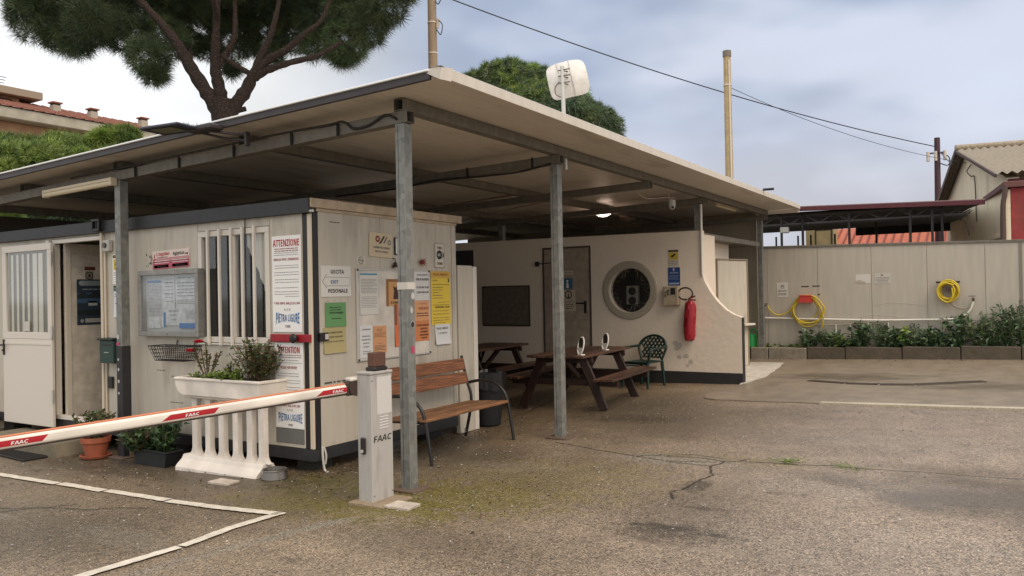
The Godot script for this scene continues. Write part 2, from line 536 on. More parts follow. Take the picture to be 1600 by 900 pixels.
func disc(ce: Vector3, r: float, tall: float, col: Color) -> MB:
	var m := B()
	m.col = col
	for j in 16:
		m.tri(ce, ce + Vector3(cos(TAU * j / 16), sin(TAU * j / 16) * tall, 0) * r, ce + Vector3(cos(TAU * (j + 1) / 16), sin(TAU * (j + 1) / 16) * tall, 0) * r)
	return m

# a flat notice: content in fractions from the top left. T text, L lines of small print, R rectangle
func notice(nm: String, label: String, cat: String, pos: Vector3, ry: float, w: float, h: float, col: Color, items: Array, o := {}) -> Node3D:
	var r := thing(nm, label, cat, pos, ry, o.get("group", ""))
	r.rotation_degrees.z = o.get("roll", 0.0)
	var th: float = o.get("th", 0.003)
	var key := "sheet%02x%02x%02x" % [int(col.r * 255), int(col.g * 255), int(col.b * 255)]
	var mat := M(key, col, o.get("rough", 0.6))
	if o.has("curl"):            # a sheet whose lower edge lifts a little off the wall
		var pm := B()
		for k in 8:
			var y0 := h / 2 - h * k / 8.0
			var y1 := h / 2 - h * (k + 1) / 8.0
			var z0: float = th + o.curl * pow(k / 8.0, 3.0)
			var z1: float = th + o.curl * pow((k + 1) / 8.0, 3.0)
			pm.quad(Vector3(-w / 2, y1, z1), Vector3(w / 2, y1, z1), Vector3(w / 2, y0, z0), Vector3(-w / 2, y0, z0))
		part("paper", pm, mat, r)
	else:
		part(o.get("panel", "panel"), bx(Vector3(0, 0, th / 2), Vector3(w, h, th), 0.001), mat, r)
	var m := B()
	var q := th + 0.0012
	for it in items:
		m.col = it[-1]
		match it[0]:
			"T": text(m, it[1], (it[2] - 0.5) * w, (0.5 - it[3]) * h, it[4] * h, q + 0.0012, it[5] if it.size() > 6 else true, it[6] if it.size() > 7 else {})
			"L":
				for k in it[4]:
					scrib(m, (it[1] - 0.5) * w, (it[3] - 0.5) * w - (rng.randf() * 0.25 * w if k % 3 == 2 else 0.0), (0.5 - it[2] - k * it[5]) * h, it[6] * h, q + 0.0012)
			"R": rect(m, (it[1] - 0.5) * w, (0.5 - it[4]) * h, (it[3] - 0.5) * w, (0.5 - it[2]) * h, q)
			"O":   # ring or disc: cx, cy, r, inner
				for k in 24:
					var a := Vector3(cos(TAU * k / 24), sin(TAU * k / 24), 0)
					var b := Vector3(cos(TAU * (k + 1) / 24), sin(TAU * (k + 1) / 24), 0)
					var ce := Vector3((it[1] - 0.5) * w, (0.5 - it[2]) * h, q + 0.0006)
					m.quad(ce + a * it[4] * h, ce + a * it[3] * h, ce + b * it[3] * h, ce + b * it[4] * h)
			"P":   # polygon
				var poly := PackedVector2Array()
				for z in it[1]: poly.append(Vector2((z[0] - 0.5) * w, (0.5 - z[1]) * h))
				m.flat(poly, q + 0.0006)
	if m.v.size(): part("lettering", m, vcol(), r)
	return r

# ---------------------------------------------------------------- scene
func _ready() -> void:
	rng.seed = 11
	# camera
	var cam := Camera3D.new()
	cam.name = "camera"
	cam.position = Vector3(0, 1.62, 0)
	cam.basis = Basis(Vector3.UP, 0.5563168) * Basis(Vector3.RIGHT, 0.0075496) * Basis(Vector3.BACK, -0.0189573)
	cam.fov = 39.83
	cam.near = 0.05
	cam.far = 400.0
	add_child(cam)
	# sky, sun, exposure
	var env := Environment.new()
	env.background_mode = Environment.BG_SKY
	var sky := Sky.new()
	var pano := PanoramaSkyMaterial.new()
	pano.panorama = ImageTexture.create_from_image(sky_image())
	sky.sky_material = pano
	env.sky = sky
	env.tonemap_mode = Environment.TONE_MAPPER_LINEAR
	env.tonemap_exposure = 1.35
	env.sdfgi_enabled = true
	env.ssao_enabled = true
	env.ssil_enabled = true
	var we := WorldEnvironment.new()
	we.name = "world"
	we.environment = env
	add_child(we)
	var sun := DirectionalLight3D.new()
	sun.name = "sun"
	sun.light_energy = 0.5
	sun.light_color = Color(1.0, 0.91, 0.80)
	sun.light_angular_distance = 40.0
	sun.shadow_enabled = true
	add_child(sun)
	sun.look_at_from_position(Vector3(6, 7.5, 2.2), Vector3.ZERO)

	textures()
	grounds()
	canopy()
	cabin()
	service_block()
	yard_wall()
	far_buildings()
	trees()
	poles_and_wires()
	front_things()
	barrier()
	seats()
	cabin_notices()
	board_notices()
	block_things()
	wall_things()
	roof_things()
	plants()
	litter()

func sky_image() -> Image:
	var W := 1024
	var H := 512
	var f := FastNoiseLite.new()
	f.noise_type = FastNoiseLite.TYPE_SIMPLEX_SMOOTH
	f.frequency = 1.0
	f.fractal_octaves = 5
	f.seed = 77
	var g := FastNoiseLite.new()
	g.noise_type = FastNoiseLite.TYPE_SIMPLEX_SMOOTH
	g.frequency = 0.8
	g.fractal_octaves = 3
	g.seed = 5
	var d := PackedFloat32Array()
	d.resize(W * H * 3)
	for y in H:
		var el := PI / 2 - (y + 0.5) / H * PI
		for x in W:
			var az := (x + 0.5) / W * TAU
			if az > PI: az -= TAU
			var v := Vector3(sin(az) * cos(el), sin(el), -cos(az) * cos(el))
			var n := f.get_noise_3d(v.x * 1.6 + 4.0, v.y * 4.5, v.z * 1.6)
			var n2 := g.get_noise_3d(v.x * 1.5, v.y * 2.5 + 9.0, v.z * 1.5 + 3.0)
			var n4 := f.get_noise_3d(v.x * 3.4 + 7.0, v.y * 8.0 + 2.0, v.z * 3.4)
			var a := rad_to_deg(az) + n2 * 9.0
			var e := rad_to_deg(el)
			# the bright, thin part of the overcast lies to the left and behind; the blue-grey bank ahead
			var bank := sm(-56.0, -36.0, a) * (1.0 - sm(30.0, 80.0, a)) * (1.0 - 0.75 * sm(45.0, 70.0, e))
			var low := 1.0 - sm(3.0, 17.0, e + n * 7.0)
			var grey := Vector3(0.335, 0.395, 0.515) * (1.0 + 0.34 * n + 0.25 * n2 + 0.14 * n4)
			grey = grey.lerp(Vector3(0.56, 0.56, 0.60) * (1.0 + 0.4 * n + 0.35 * n4), 0.75 * low)
			grey = grey.lerp(Vector3(0.64, 0.66, 0.73), clampf(n * 1.5 - 0.05, 0, 0.5))
			var white := Vector3(0.60, 0.615, 0.64) * (1.0 + 0.42 * n + 0.1 * n2 + 0.12 * n4) + Vector3(0.15, 0.15, 0.14) * (1.0 - sm(10.0, 26.0, absf(e - 12.0)))
			var c := white.lerp(grey, bank)
			c *= 1.0 + 0.95 * sm(24.0, 75.0, e)      # an overcast sky brightens towards the zenith
			if e < 0.0: c = c.lerp(Vector3(0.3, 0.28, 0.25), sm(0.0, -6.0, e))
			var i := (y * W + x) * 3
			d[i] = c.x; d[i + 1] = c.y; d[i + 2] = c.z
	return Image.create_from_data(W, H, false, Image.FORMAT_RGBF, d.to_byte_array())

# ---------------------------------------------------------------- ground
func grounds() -> void:
	var far_m := M("far_ground", rgb(120, 114, 98), 0.9, {"tex": "grain", "s": 0.2})
	var m := B()
	m.xf = Transform3D()
	var xs := [-300.0, -60.0, -30.0, -14.0, -9.0, -3.0, 6.0, 30.0, 300.0]
	for i in xs.size() - 1:
		var zs := [30.0, 10.0, -1.0, -9.4, -17.5, -40.0, -100.0, -390.0]
		for j in zs.size() - 1:
			var q := func(x: float, z: float) -> Vector3: return Vector3(x, ground_y(x, z) - 0.03, z)
			m.quad(q.call(xs[i], zs[j]), q.call(xs[i + 1], zs[j]), q.call(xs[i + 1], zs[j + 1]), q.call(xs[i], zs[j + 1]))
	struct("ground", m, far_m)
	# the yard: one sheet with relief of stones, its own colour map on UV2
	var ym_ := StandardMaterial3D.new()
	ym_.resource_name = "yard_asphalt"
	ym_.albedo_texture = T.asphalt
	ym_.uv1_scale = Vector3(1.0 / 1.35, 1.0 / 1.35, 1)
	ym_.heightmap_enabled = true
	ym_.heightmap_texture = T.asphalth
	ym_.heightmap_scale = 0.34
	ym_.roughness = 0.45
	ym_.detail_enabled = true
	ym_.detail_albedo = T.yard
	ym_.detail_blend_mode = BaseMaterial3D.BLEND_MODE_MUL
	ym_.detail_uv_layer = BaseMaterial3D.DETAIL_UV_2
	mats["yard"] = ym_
	var st := SurfaceTool.new()
	st.begin(Mesh.PRIMITIVE_TRIANGLES)
	var f := FastNoiseLite.new()
	f.frequency = 0.55
	f.seed = 3
	var nx := 100
	var nz := 110
	for j in nz + 1:
		for i in nx + 1:
			var x := lerpf(-14.0, 6.5, i / float(nx))
			var z := lerpf(-1.0, -19.0, j / float(nz))
			var y := ground_y(x, z) + f.get_noise_2d(x, z) * 0.008 - 0.004
			st.set_uv(Vector2(x, z))
			st.set_uv2(Vector2((x + 12.0) / 16.0, (z + 18.5) / 17.0))
			st.add_vertex(Vector3(x, y, z))
	for j in nz:
		for i in nx:
			var a := j * (nx + 1) + i
			for k in [a, a + nx + 1, a + 1, a + 1, a + nx + 1, a + nx + 2]: st.add_index(k)
	st.generate_normals()
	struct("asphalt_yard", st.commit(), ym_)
	# washed concrete apron in front of the planted wall
	var conc := M("apron_concrete", rgb(146, 131, 112), 0.36, {"tex": "grain", "s": 0.35, "bump": "stucco", "bs": 0.25, "dirt": 0.21})
	var ap := B()
	var edge := [[-3.57, -11.126], [-3.0, -11.09], [-2.13, -11.06], [-1.0, -11.05], [0.15, -11.05], [6.4, -11.0], [6.4, -16.76], [-4.6, -16.76], [-4.5, -16.1], [-3.72, -15.99], [-3.5, -13.8], [-3.6, -12.9], [-3.78, -12.3], [-3.85, -11.6], [-3.75, -11.25]]
	sheet(ap, edge, 0.011)
	struct("concrete_apron", ap, conc)
	var strip := B()
	sheet(strip, [[-2.13, -11.03], [-1.0, -11.02], [0.15, -11.02], [6.4, -10.97], [6.4, -11.12], [0.15, -11.15], [-0.9, -11.16], [-2.1, -11.14]], 0.022)
	struct("apron_edge_strip", strip, M("pale_edge", rgb(206, 194, 170), 0.8, {"tex": "fine", "s": 0.7, "dirt": 0.6}))
	var slab := B()
	sheet(slab, [[-3.655, -12.7], [-3.5, -13.8], [-3.72, -16.0], [-4.62, -16.1], [-4.62, -13.05], [-3.7, -13.05]], 0.02)
	struct("pale_threshold_slab", slab, M("pale_slab", rgb(205, 198, 184), 0.7, {"tex": "grain", "s": 0.6, "dirt": 0.5}))
	# damp films left by the rain
	var n := 0
	for d in [[0.2, -6.7, 4.2, 2.4, 0.8, 0.55], [-2.2, -13.9, 3.4, 1.5, 0.85, 0.45], [-0.2, -13.0, 4.2, 1.5, 0.95, 0.35], [-3.0, -8.3, 2.0, 1.6, 1.2, 0.2]]:
		n += 1
		var dm := StandardMaterial3D.new()
		dm.resource_name = "damp_film"
		dm.transparency = BaseMaterial3D.TRANSPARENCY_ALPHA
		dm.albedo_texture = mask(d[4], 0.9, 50 + n, d[5])
		dm.albedo_color = rgb(112, 102, 88)
		dm.roughness = 0.2
		dm.heightmap_enabled = false
		var q := B()
		var x0: float = d[0] - d[2] / 2
		var x1: float = d[0] + d[2] / 2
		var z0: float = d[1] - d[3] / 2
		var z1: float = d[1] + d[3] / 2
		for k in 4:
			var za := lerpf(z1, z0, k / 4.0)
			var zb := lerpf(z1, z0, (k + 1) / 4.0)
			var h := 0.018 if d[1] < -12 else 0.0085
			var a := Vector3(x0, ground_y(x0, za) + h, za)
			var b := Vector3(x1, ground_y(x1, za) + h, za)
			var c := Vector3(x1, ground_y(x1, zb) + h, zb)
			var e := Vector3(x0, ground_y(x0, zb) + h, zb)
			var up := Vector3.UP
			var va := 1.0 - k / 4.0
			var vb := 1.0 - (k + 1) / 4.0
			q.p(a, up, Vector2(0, va)); q.p(c, up, Vector2(1, vb)); q.p(b, up, Vector2(1, va))
			q.p(a, up, Vector2(0, va)); q.p(e, up, Vector2(0, vb)); q.p(c, up, Vector2(1, vb))
		struct("damp_patch", q, dm)
	# painted bay lines with worn edges
	var paint := M("road_paint", rgb(226, 216, 198), 0.7, {"tex": "grain", "s": 1.3})
	for l in [[[-11.5, -4.05], [-8.67, -4.08], [-7.6, -4.075]], [[-7.57, -4.09], [-6.85, -4.075]], [[-6.82, -4.09], [-5.95, -4.085]], [[-5.92, -4.075], [-5.3, -4.1], [-4.69, -4.16]], [[-4.70, -4.2], [-4.72, -3.75], [-4.66, -3.3]], [[-4.66, -3.28], [-4.70, -2.6], [-4.72, -1.6]]]:
		var pm := B()
		var left := []
		var right := []
		var pts := []
		for i in l.size() - 1:
			for k in 14: pts.append(Vector2(l[i][0], l[i][1]).lerp(Vector2(l[i + 1][0], l[i + 1][1]), k / 14.0))
		pts.append(Vector2(l[-1][0], l[-1][1]))
		for i in pts.size():
			var t: Vector2 = (pts[mini(i + 1, pts.size() - 1)] - pts[maxi(i - 1, 0)]).normalized()
			var nn := Vector2(-t.y, t.x)
			left.append(pts[i] + nn * (0.045 + rng.randf_range(-0.006, 0.003)))
			right.append(pts[i] - nn * (0.045 + rng.randf_range(-0.006, 0.003)))
		for i in pts.size() - 1:
			var q := []
			for w in [left[i], left[i + 1], right[i + 1], right[i]]: q.append(Vector3(w.x, ground_y(w.x, w.y) + 0.0075, w.y))
			if (q[1] - q[0]).cross(q[2] - q[0]).y < 0: q.reverse()
			pm.quad(q[0], q[1], q[2], q[3])
		struct("painted_line", pm, paint)
	# drain channel gratings in the apron
	var iron := M("grate_iron", rgb(108, 98, 86), 0.6, {"metal": 0.5, "tex": "fine", "s": 2.0})
	for d in [[-2.71, -13.35, -2.13, -13.12], [-2.11, -13.1, -1.66, -13.05], [-1.64, -13.04, -1.18, -13.08], [-1.16, -13.09, -0.30, -13.58]]:
		var a := Vector3(d[0], ground_y(d[0], d[1]) + 0.016, d[1])
		var b := Vector3(d[2], ground_y(d[2], d[3]) + 0.016, d[3])
		var o := thing("drain_grating", "slotted iron drain grating in the concrete apron, " + ["leftmost piece by the service block", "second piece from the left", "third piece from the left", "longest piece on the right"][int(absf(d[0] + 2.71) > 0.1) + int(d[0] > -2.0) + int(d[0] > -1.5)], "drain grating", (a + b) / 2.0, 0.0, "drain gratings in the apron")
		var w := (b - a) / 2.0
		var fr := B()
		var sd := Vector3(-w.z, 0, w.x).normalized() * 0.065
		fr.beam(-w + sd, w + sd, 0.012, 0.014, 0.001)
		fr.beam(-w - sd, w - sd, 0.012, 0.014, 0.001)
		part("frame", fr, iron, o)
		var sl := B()
		var cnt := int(w.length() * 2 / 0.03)
		for k in cnt:
			var q := (-w).lerp(w, (k + 0.5) / cnt)
			sl.beam(q - sd * 0.95, q + sd * 0.95, 0.014, 0.01, 0.0)
		part("bars", sl, iron, o).set_meta("kind", "stuff")

func sheet(m: MB, edge: Array, lift: float) -> void:
	var poly := PackedVector2Array()
	for i in edge.size():
		var a := Vector2(edge[i][0], edge[i][1])
		var b := Vector2(edge[(i + 1) % edge.size()][0], edge[(i + 1) % edge.size()][1])
		var k := maxi(1, int(a.distance_to(b) / 0.25))
		if a.distance_to(b) > 3.5: k = 1
		for j in k:
			var q := a.lerp(b, j / float(k))
			if j > 0: q += Vector2(rng.randf_range(-1, 1), rng.randf_range(-1, 1)) * 0.02
			poly.append(q)
	if Geometry2D.is_polygon_clockwise(poly): poly.reverse()
	var id := Geometry2D.triangulate_polygon(poly)
	for i in range(0, id.size(), 3):
		var q := []
		for k in 3: q.append(Vector3(poly[id[i + k]].x, ground_y(poly[id[i + k]].x, poly[id[i + k]].y) + lift, poly[id[i + k]].y))
		if (q[1] - q[0]).cross(q[2] - q[0]).y < 0: q = [q[0], q[2], q[1]]
		m.tri(q[0], q[1], q[2])
	for i in poly.size():
		var a := poly[i]
		var b := poly[(i + 1) % poly.size()]
		var A := Vector3(a.x, ground_y(a.x, a.y) + lift, a.y)
		var C := Vector3(b.x, ground_y(b.x, b.y) + lift, b.y)
		m.quad(A, C, C - Vector3(0, 0.04, 0), A - Vector3(0, 0.04, 0))

# ---------------------------------------------------------------- the canopy
func roof_y(x: float) -> float: return 3.275 + 0.027 * (x + 4.28)
func canopy() -> void:
	var c := thing("canopy", "long flat panel roof on grey steel posts sheltering the white cabin and tables", "canopy")
	var under := M("roof_panel", rgb(218, 208, 194), 0.42, {"tex": "streak", "s3": Vector3(0.5, 0.5, 0.5), "bump": "rib", "bs": 0.252, "dirt": 0.17})
	under.uv1_triplanar = true
	var cream := M("trim_cream", rgb(212, 203, 190), 0.5, {"tex": "streak", "s": 0.3})
	var white := M("trim_white", rgb(240, 240, 240), 0.45)
	var dark := M("gutter_dark", rgb(66, 58, 60), 0.5, {"tex": "grain", "s": 0.8})
	var galv := M("galvanised", rgb(140, 140, 134), 0.5, {"metal": 0.35, "tex": "galv", "s": 1.3, "dirt": 0.5})
	var gdark := M("galvanised_worn", rgb(128, 122, 112), 0.6, {"metal": 0.25, "tex": "grain", "s": 1.2, "dirt": 0.4})
	var slope := atan(0.027)
	var z := -4.86
	var k := 0
	while z > -17.1:
		var w := 1.024
		var m := B()
		m.xf = Transform3D(Basis(Vector3.BACK, slope), Vector3(-8.4, roof_y(-8.4) + 0.03, z - w / 2))
		m.box(Vector3(), Vector3(9.58, 0.056, w - 0.002), 0.005)
		part("roof_panel", m, under, c)
		z -= w
		k += 1
	# trims: cream sheet along the right edge in three lengths, dark gutter and white flashing along the front
	for s in [[-4.9, -9.3], [-9.304, -13.6], [-13.604, -17.16]]:
		part("edge_trim", span(-3.61, -3.596, roof_y(-3.6) - 0.022, roof_y(-3.6) + 0.062, s[0], s[1], 0.003), cream, c)
		part("edge_cap", span(-3.72, -3.597, roof_y(-3.6) + 0.0625, roof_y(-3.6) + 0.066, s[0], s[1], 0.001), white, c)
	var gm := B()
	gm.xf = Transform3D(Basis(Vector3.BACK, slope), Vector3(-8.4, roof_y(-8.4), -4.845))
	gm.box(Vector3(-0.06, 0.012, 0), Vector3(9.5, 0.06, 0.03), 0.004)
	part("gutter", gm, dark, c)
	var fm := B()
	fm.xf = gm.xf
	fm.box(Vector3(-0.06, 0.051, 0.008), Vector3(9.5, 0.016, 0.05), 0.003)
	fm.box(Vector3(-0.06, 0.063, -0.1), Vector3(9.5, 0.006, 0.2), 0.002)
	part("front_flashing", fm, white, c)
	part("back_trim", span(-13.1, -3.62, 3.2, 3.29, -17.165, -17.18, 0.002), cream, c)
	# the crumpled corner piece
	var cr := B()
	var o := Vector3(-3.62, roof_y(-3.6) - 0.03, -4.86)
	cr.quad(o + Vector3(-0.12, 0.06, 0.03), o + Vector3(0.02, -0.01, 0.05), o + Vector3(0.04, 0.075, 0.05), o + Vector3(-0.10, 0.095, 0.02))
	cr.quad(o + Vector3(0.02, -0.01, 0.05), o + Vector3(0.035, -0.005, -0.08), o + Vector3(0.04, 0.10, -0.1), o + Vector3(0.04, 0.075, 0.05))
	cr.tri(o + Vector3(-0.10, 0.115, 0.02), o + Vector3(0.05, 0.085, 0.06), o + Vector3(0.0, 0.10, -0.06))
	part("bent_corner_flashing", cr, cream, c)
	# purlins run back, beams run across below them
	for x in [-4.28, -6.3, -8.32, -10.4, -12.4]:
		var m := B()
		var zf := -5.14 if x != -6.3 and x != -10.4 else -5.2
		m.hollow(Vector3(x, roof_y(x) - 0.054, zf), Vector3(x, roof_y(x) - 0.054, -17.05), 0.1, 0.006)
		part("purlin", m, gdark, c)
	for zz in [-5.2, -7.86, -10.5, -12.95, -16.9]:
		var m := B()
		var dy := -0.158
		m.hollow(Vector3(-4.2, roof_y(-4.2) + dy, zz), Vector3(-13.0, roof_y(-13.0) + dy, zz), 0.1, 0.006)
		part("cross_beam", m, gdark, c)
	for q in [[-8.31, -5.2, -0.1], [-4.28, -5.2, 0.0], [-4.28, -7.86, 0.0], [-4.36, -16.9, 0.16], [-12.4, -5.2, -0.12], [-12.4, -16.9, 0.1]]:
		var top: float = roof_y(q[0]) - 0.21
		var p := part("post", span(q[0] - 0.05, q[0] + 0.05, q[2], top, q[1] - 0.05, q[1] + 0.05, 0.004), galv, c)
		part("base_plate", span(q[0] - 0.13, q[0] + 0.13, q[2] - 0.004, q[2] + 0.014, q[1] - 0.12, q[1] + 0.12, 0.003), M("rusty_plate", rgb(118, 98, 82), 0.8, {"tex": "fine", "s": 1.5}), p)
		if q[0] == -4.28:
			part("seam", span(q[0] - 0.0205, q[0] - 0.0165, q[2] + 0.03, top - 0.02, q[1] + 0.0503, q[1] + 0.0518, 0), M("seam_dark", rgb(70, 70, 66), 0.8), p)
		if q[0] == -8.31:
			part("dark_paint_sleeve", span(q[0] - 0.053, q[0] + 0.053, q[2] + 0.015, 1.13, q[1] - 0.053, q[1] + 0.053, 0.004), M("post_dark", rgb(42, 42, 44), 0.55, {"tex": "grain", "s": 1.0}), p)
			# stickers on the corner post
			for s in [[0.0, 1.23, 0.026], [0.0, 0.98, 0.014], [0.0, 0.87, 0.016], [0.0, 0.74, 0.017], [0.0, 0.61, 0.014]]:
				part("sticker", disc(Vector3(q[0] - 0.015, s[1], q[1] + 0.0548), s[2], 1.15, Color(0.45, 0.45, 0.43)), vcol(), p)
			var sk := B()
			sk.col = Color(0.5, 0.03, 0.12)
			var z9: float = q[1] + 0.0548
			sk.quad(Vector3(q[0] - 0.05, 1.135, z9), Vector3(q[0] + 0.01, 1.145, z9), Vector3(q[0] + 0.01, 1.17, z9), Vector3(q[0] - 0.05, 1.16, z9))
			part("red_sticker", sk, vcol(), p)
	part("post", span(-4.41, -4.31, 2.62, 3.06, -13.0, -12.9, 0.004), galv, c)
	part("post", span(-8.37, -8.27, 2.6, 2.95, -13.1, -13.0, 0.004), galv, c)
	part("white_pipe", tb([Vector3(-4.285, 1.875, -12.88), Vector3(-4.285, 3.05, -12.88)], 0.022, 8), M("upvc_white", rgb(214, 206, 194), 0.4), c)
	# dark end wall far left
	part("end_wall", span(-13.05, -12.95, -0.15, 2.95, -5.6, -12.6, 0.003), M("end_panel", rgb(74, 70, 66), 0.7, {"tex": "streak", "s": 0.5}), c)
	var bw := B()
	bw.prism(PackedVector2Array([Vector2(-11.95, 0.0), Vector2(-4.48, 0.0), Vector2(-4.48, roof_y(-4.48) - 0.004), Vector2(-11.95, roof_y(-11.95) - 0.004)]), -17.14, -17.06)
	part("back_wall_panel", bw, M("panel_grey", rgb(150, 140, 124), 0.55, {"tex": "streak", "s": 0.6, "bump": "rib", "bs": 0.25, "dirt": 0.3}), c)

# ---------------------------------------------------------------- the white cabin
func cabin() -> void:
	var c := thing("office_cabin", "white prefabricated reception cabin with dark fascia under the canopy", "cabin")
	var wall := M("cabin_panel", rgb(198, 189, 173), 0.5, {"tex": "streak", "s": 0.35, "bump": "rib", "bs": 0.25, "dirt": 0.23})
	var dark := M("cabin_dark", rgb(48, 48, 50), 0.5, {"tex": "grain", "s": 1.0})
	var tan_ := M("cabin_flashing", rgb(198, 176, 148), 0.5, {"tex": "grain", "s": 0.8, "dirt": 0.5})
	var white := M("upvc_white", rgb(214, 206, 194), 0.4)
	var black := M("black_trim", rgb(30, 26, 26), 0.45)
	var F := -5.36      # front face
	var E := -5.55      # right face
	var y0 := 0.19
	var y1 := 2.46
	for s in [[-11.65, -11.05], [-11.045, -10.02], [-8.905, -7.215]]:
		part("front_panel", span(s[0], s[1] - 0.004, y0, y1, F, F - 0.05, 0.004), wall, c)
	part("front_panel", span(-7.211, -6.12, y0, 1.17, F, F - 0.05, 0.004), wall, c)
	part("front_panel", span(-7.211, -6.12, 2.335, y1, F, F - 0.05, 0.004), wall, c)
	part("front_panel", span(-6.116, -5.672, y0, y1, F, F - 0.05, 0.004), wall, c)
	part("front_panel", span(-10.016, -8.909, 2.40, y1, F, F - 0.05, 0.004), wall, c)
	# right face in three sheets, back and left
	for s in [[-5.452, -6.326], [-6.33, -7.288], [-7.292, -7.58]]:
		part("side_panel", span(E, E - 0.05, y0, y1, s[0], s[1], 0.004), wall, c)
	part("side_panel", span(E + 0.008, E - 0.05, y0, y1, -7.585, -7.64, 0.006), wall, c)
	part("back_panel", span(-11.65, -5.56, y0, y1, -7.645, -7.69, 0.004), wall, c)
	part("left_panel", span(-11.69, -11.652, y0, y1, -5.37, -7.69, 0.004), wall, c)
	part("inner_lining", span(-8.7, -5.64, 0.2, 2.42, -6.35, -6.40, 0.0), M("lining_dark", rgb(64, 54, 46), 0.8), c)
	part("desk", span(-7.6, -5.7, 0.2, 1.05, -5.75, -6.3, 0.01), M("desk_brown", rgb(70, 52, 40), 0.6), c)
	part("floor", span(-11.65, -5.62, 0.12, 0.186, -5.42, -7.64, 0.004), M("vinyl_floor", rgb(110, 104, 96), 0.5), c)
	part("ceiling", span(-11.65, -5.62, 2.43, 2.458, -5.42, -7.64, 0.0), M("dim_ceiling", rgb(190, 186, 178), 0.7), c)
	# roof edge
	part("roof_fascia", span(-11.75, -5.53, 2.42, 2.56, F + 0.05, F - 0.03, 0.004), dark, c)
	part("roof_sheet", span(-11.72, -5.56, 2.50, 2.53, F - 0.035, -7.72, 0.003), M("roof_sheet", rgb(120, 116, 110), 0.6), c)
	part("side_flashing", span(E + 0.035, E - 0.02, 2.472, 2.56, F + 0.03, -7.76, 0.004), tan_, c)
	part("side_flashing_lip", span(E + 0.014, E - 0.01, 2.44, 2.4705, F - 0.06, -7.68, 0.003), tan_, c)
	# skirts
	part("skirt", span(-11.65, -5.545, 0.075, 0.186, F + 0.006, F - 0.06, 0.004), dark, c)
	part("skirt", span(E + 0.006, E - 0.05, 0.075, 0.186, F - 0.062, -7.66, 0.004), dark, c)
	for x in [-11.4, -9.6, -7.7, -5.8]:
		for z in [-5.6, -7.4]:
			part("foot_block", span(x - 0.12, x + 0.12, -0.13, 0.074, z - 0.12, z + 0.12, 0.006), M("block_dark", rgb(70, 66, 60), 0.9, {"tex": "fine"}), c)
	# corner: dark inset strip, pale post, dark strip round the corner
	part("corner_strip", span(-5.668, -5.606, y0, 2.418, F - 0.004, F - 0.05, 0.002), black, c)
	part("corner_post", span(-5.602, -5.552, y0, 2.418, F + 0.006, F - 0.02, 0.006), M("corner_pale", rgb(206, 192, 170), 0.45), c)
	part("corner_strip", span(E + 0.002, E - 0.03, y0, 2.43, F - 0.0215, -5.448, 0.002), black, c)
	# window with bars and a caught-up curtain
	var w := part("window", _frame(-7.205, -6.122, 1.178, 2.33, F + 0.012, F - 0.05, 0.058), white, c)
	part("pane", span(-7.15, -6.178, 1.235, 2.275, F - 0.022, F - 0.026, 0), glass("window_glass", rgb(60, 64, 64), 0.05), w)
	part("mullion", span(-6.69, -6.64, 1.236, 2.272, F - 0.004, F - 0.045, 0.004), white, w)
	for x in [-7.012, -6.83, -6.648, -6.478, -6.305]:
		part("window_bar", span(x - 0.014, x + 0.014, 1.15, 2.345, F + 0.05, F + 0.022, 0.004), white, w)
	part("cable", tb([Vector3(-6.455, 2.42, F + 0.016), Vector3(-6.455, 1.9, F + 0.018), Vector3(-6.452, 1.17, F + 0.016)], 0.006, 6), black, w)
	var cu := B()
	for k in 16:
		var xa := lerpf(-6.50, -6.16, k / 16.0)
		var xb := lerpf(-6.50, -6.16, (k + 1) / 16.0)
		var ya := 2.27 - 0.12 - pow(k / 16.0, 1.15) * 0.62
		var yb := 2.27 - 0.12 - pow((k + 1) / 16.0, 1.15) * 0.62
		var za := F - 0.048 - 0.010 * sin(k * 1.9)
		var zb := F - 0.048 - 0.010 * sin((k + 1) * 1.9)
		cu.quad(Vector3(xa, ya, za), Vector3(xb, yb, zb), Vector3(xb, 2.3, zb), Vector3(xa, 2.3, za))
	part("curtain", cu, M("net_curtain", rgb(220, 216, 205), 0.8, {"back": Color(0.4, 0.4, 0.38), "two": true}), w)
	part("bottom_rail", span(-7.215, -6.11, 1.155, 1.172, F + 0.02, F - 0.002, 0.003), white, w)
	# doorway: frame, inner leaf swung in, outer glazed leaf folded back against the front
	part("door_frame", _frame(-10.012, -8.912, y0, 2.395, F + 0.014, F - 0.06, 0.05), white, c)
	part("door_jamb", span(-10.10, -10.03, 0.15, 2.39, F + 0.05, F + 0.006, 0.006), white, c)
	var dr := part("inner_door", span(-9.92, -9.885, 0.2, 2.35, F - 0.07, F - 0.92, 0.004), M("door_beige", rgb(220, 208, 190), 0.55, {"tex": "grain", "s": 0.9}), c)
	part("door_stile", span(-9.884, -9.874, 0.2, 2.35, F - 0.071, F - 0.14, 0.003), M("door_beige2", rgb(206, 196, 178), 0.5), dr)
	part("door_moulding", span(-9.884, -9.876, 2.2, 2.215, F - 0.15, F - 0.9, 0.002), M("door_beige2", Color.WHITE), dr)
	var lf := Vector3(-11.04, 0.10, -5.255)
	var d := part("glazed_door", span(lf.x, lf.x + 1.16, lf.y, lf.y + 1.07, lf.z, lf.z - 0.04, 0.006), white, c)
	part("upper_frame", _frame(lf.x, lf.x + 1.16, lf.y + 1.072, lf.y + 2.255, lf.z, lf.z - 0.04, 0.085), white, d)
	part("pane", span(lf.x + 0.08, lf.x + 1.08, lf.y + 1.15, lf.y + 2.18, lf.z - 0.018, lf.z - 0.022, 0), glass("door_glass", rgb(150, 160, 150), 0.08), d)
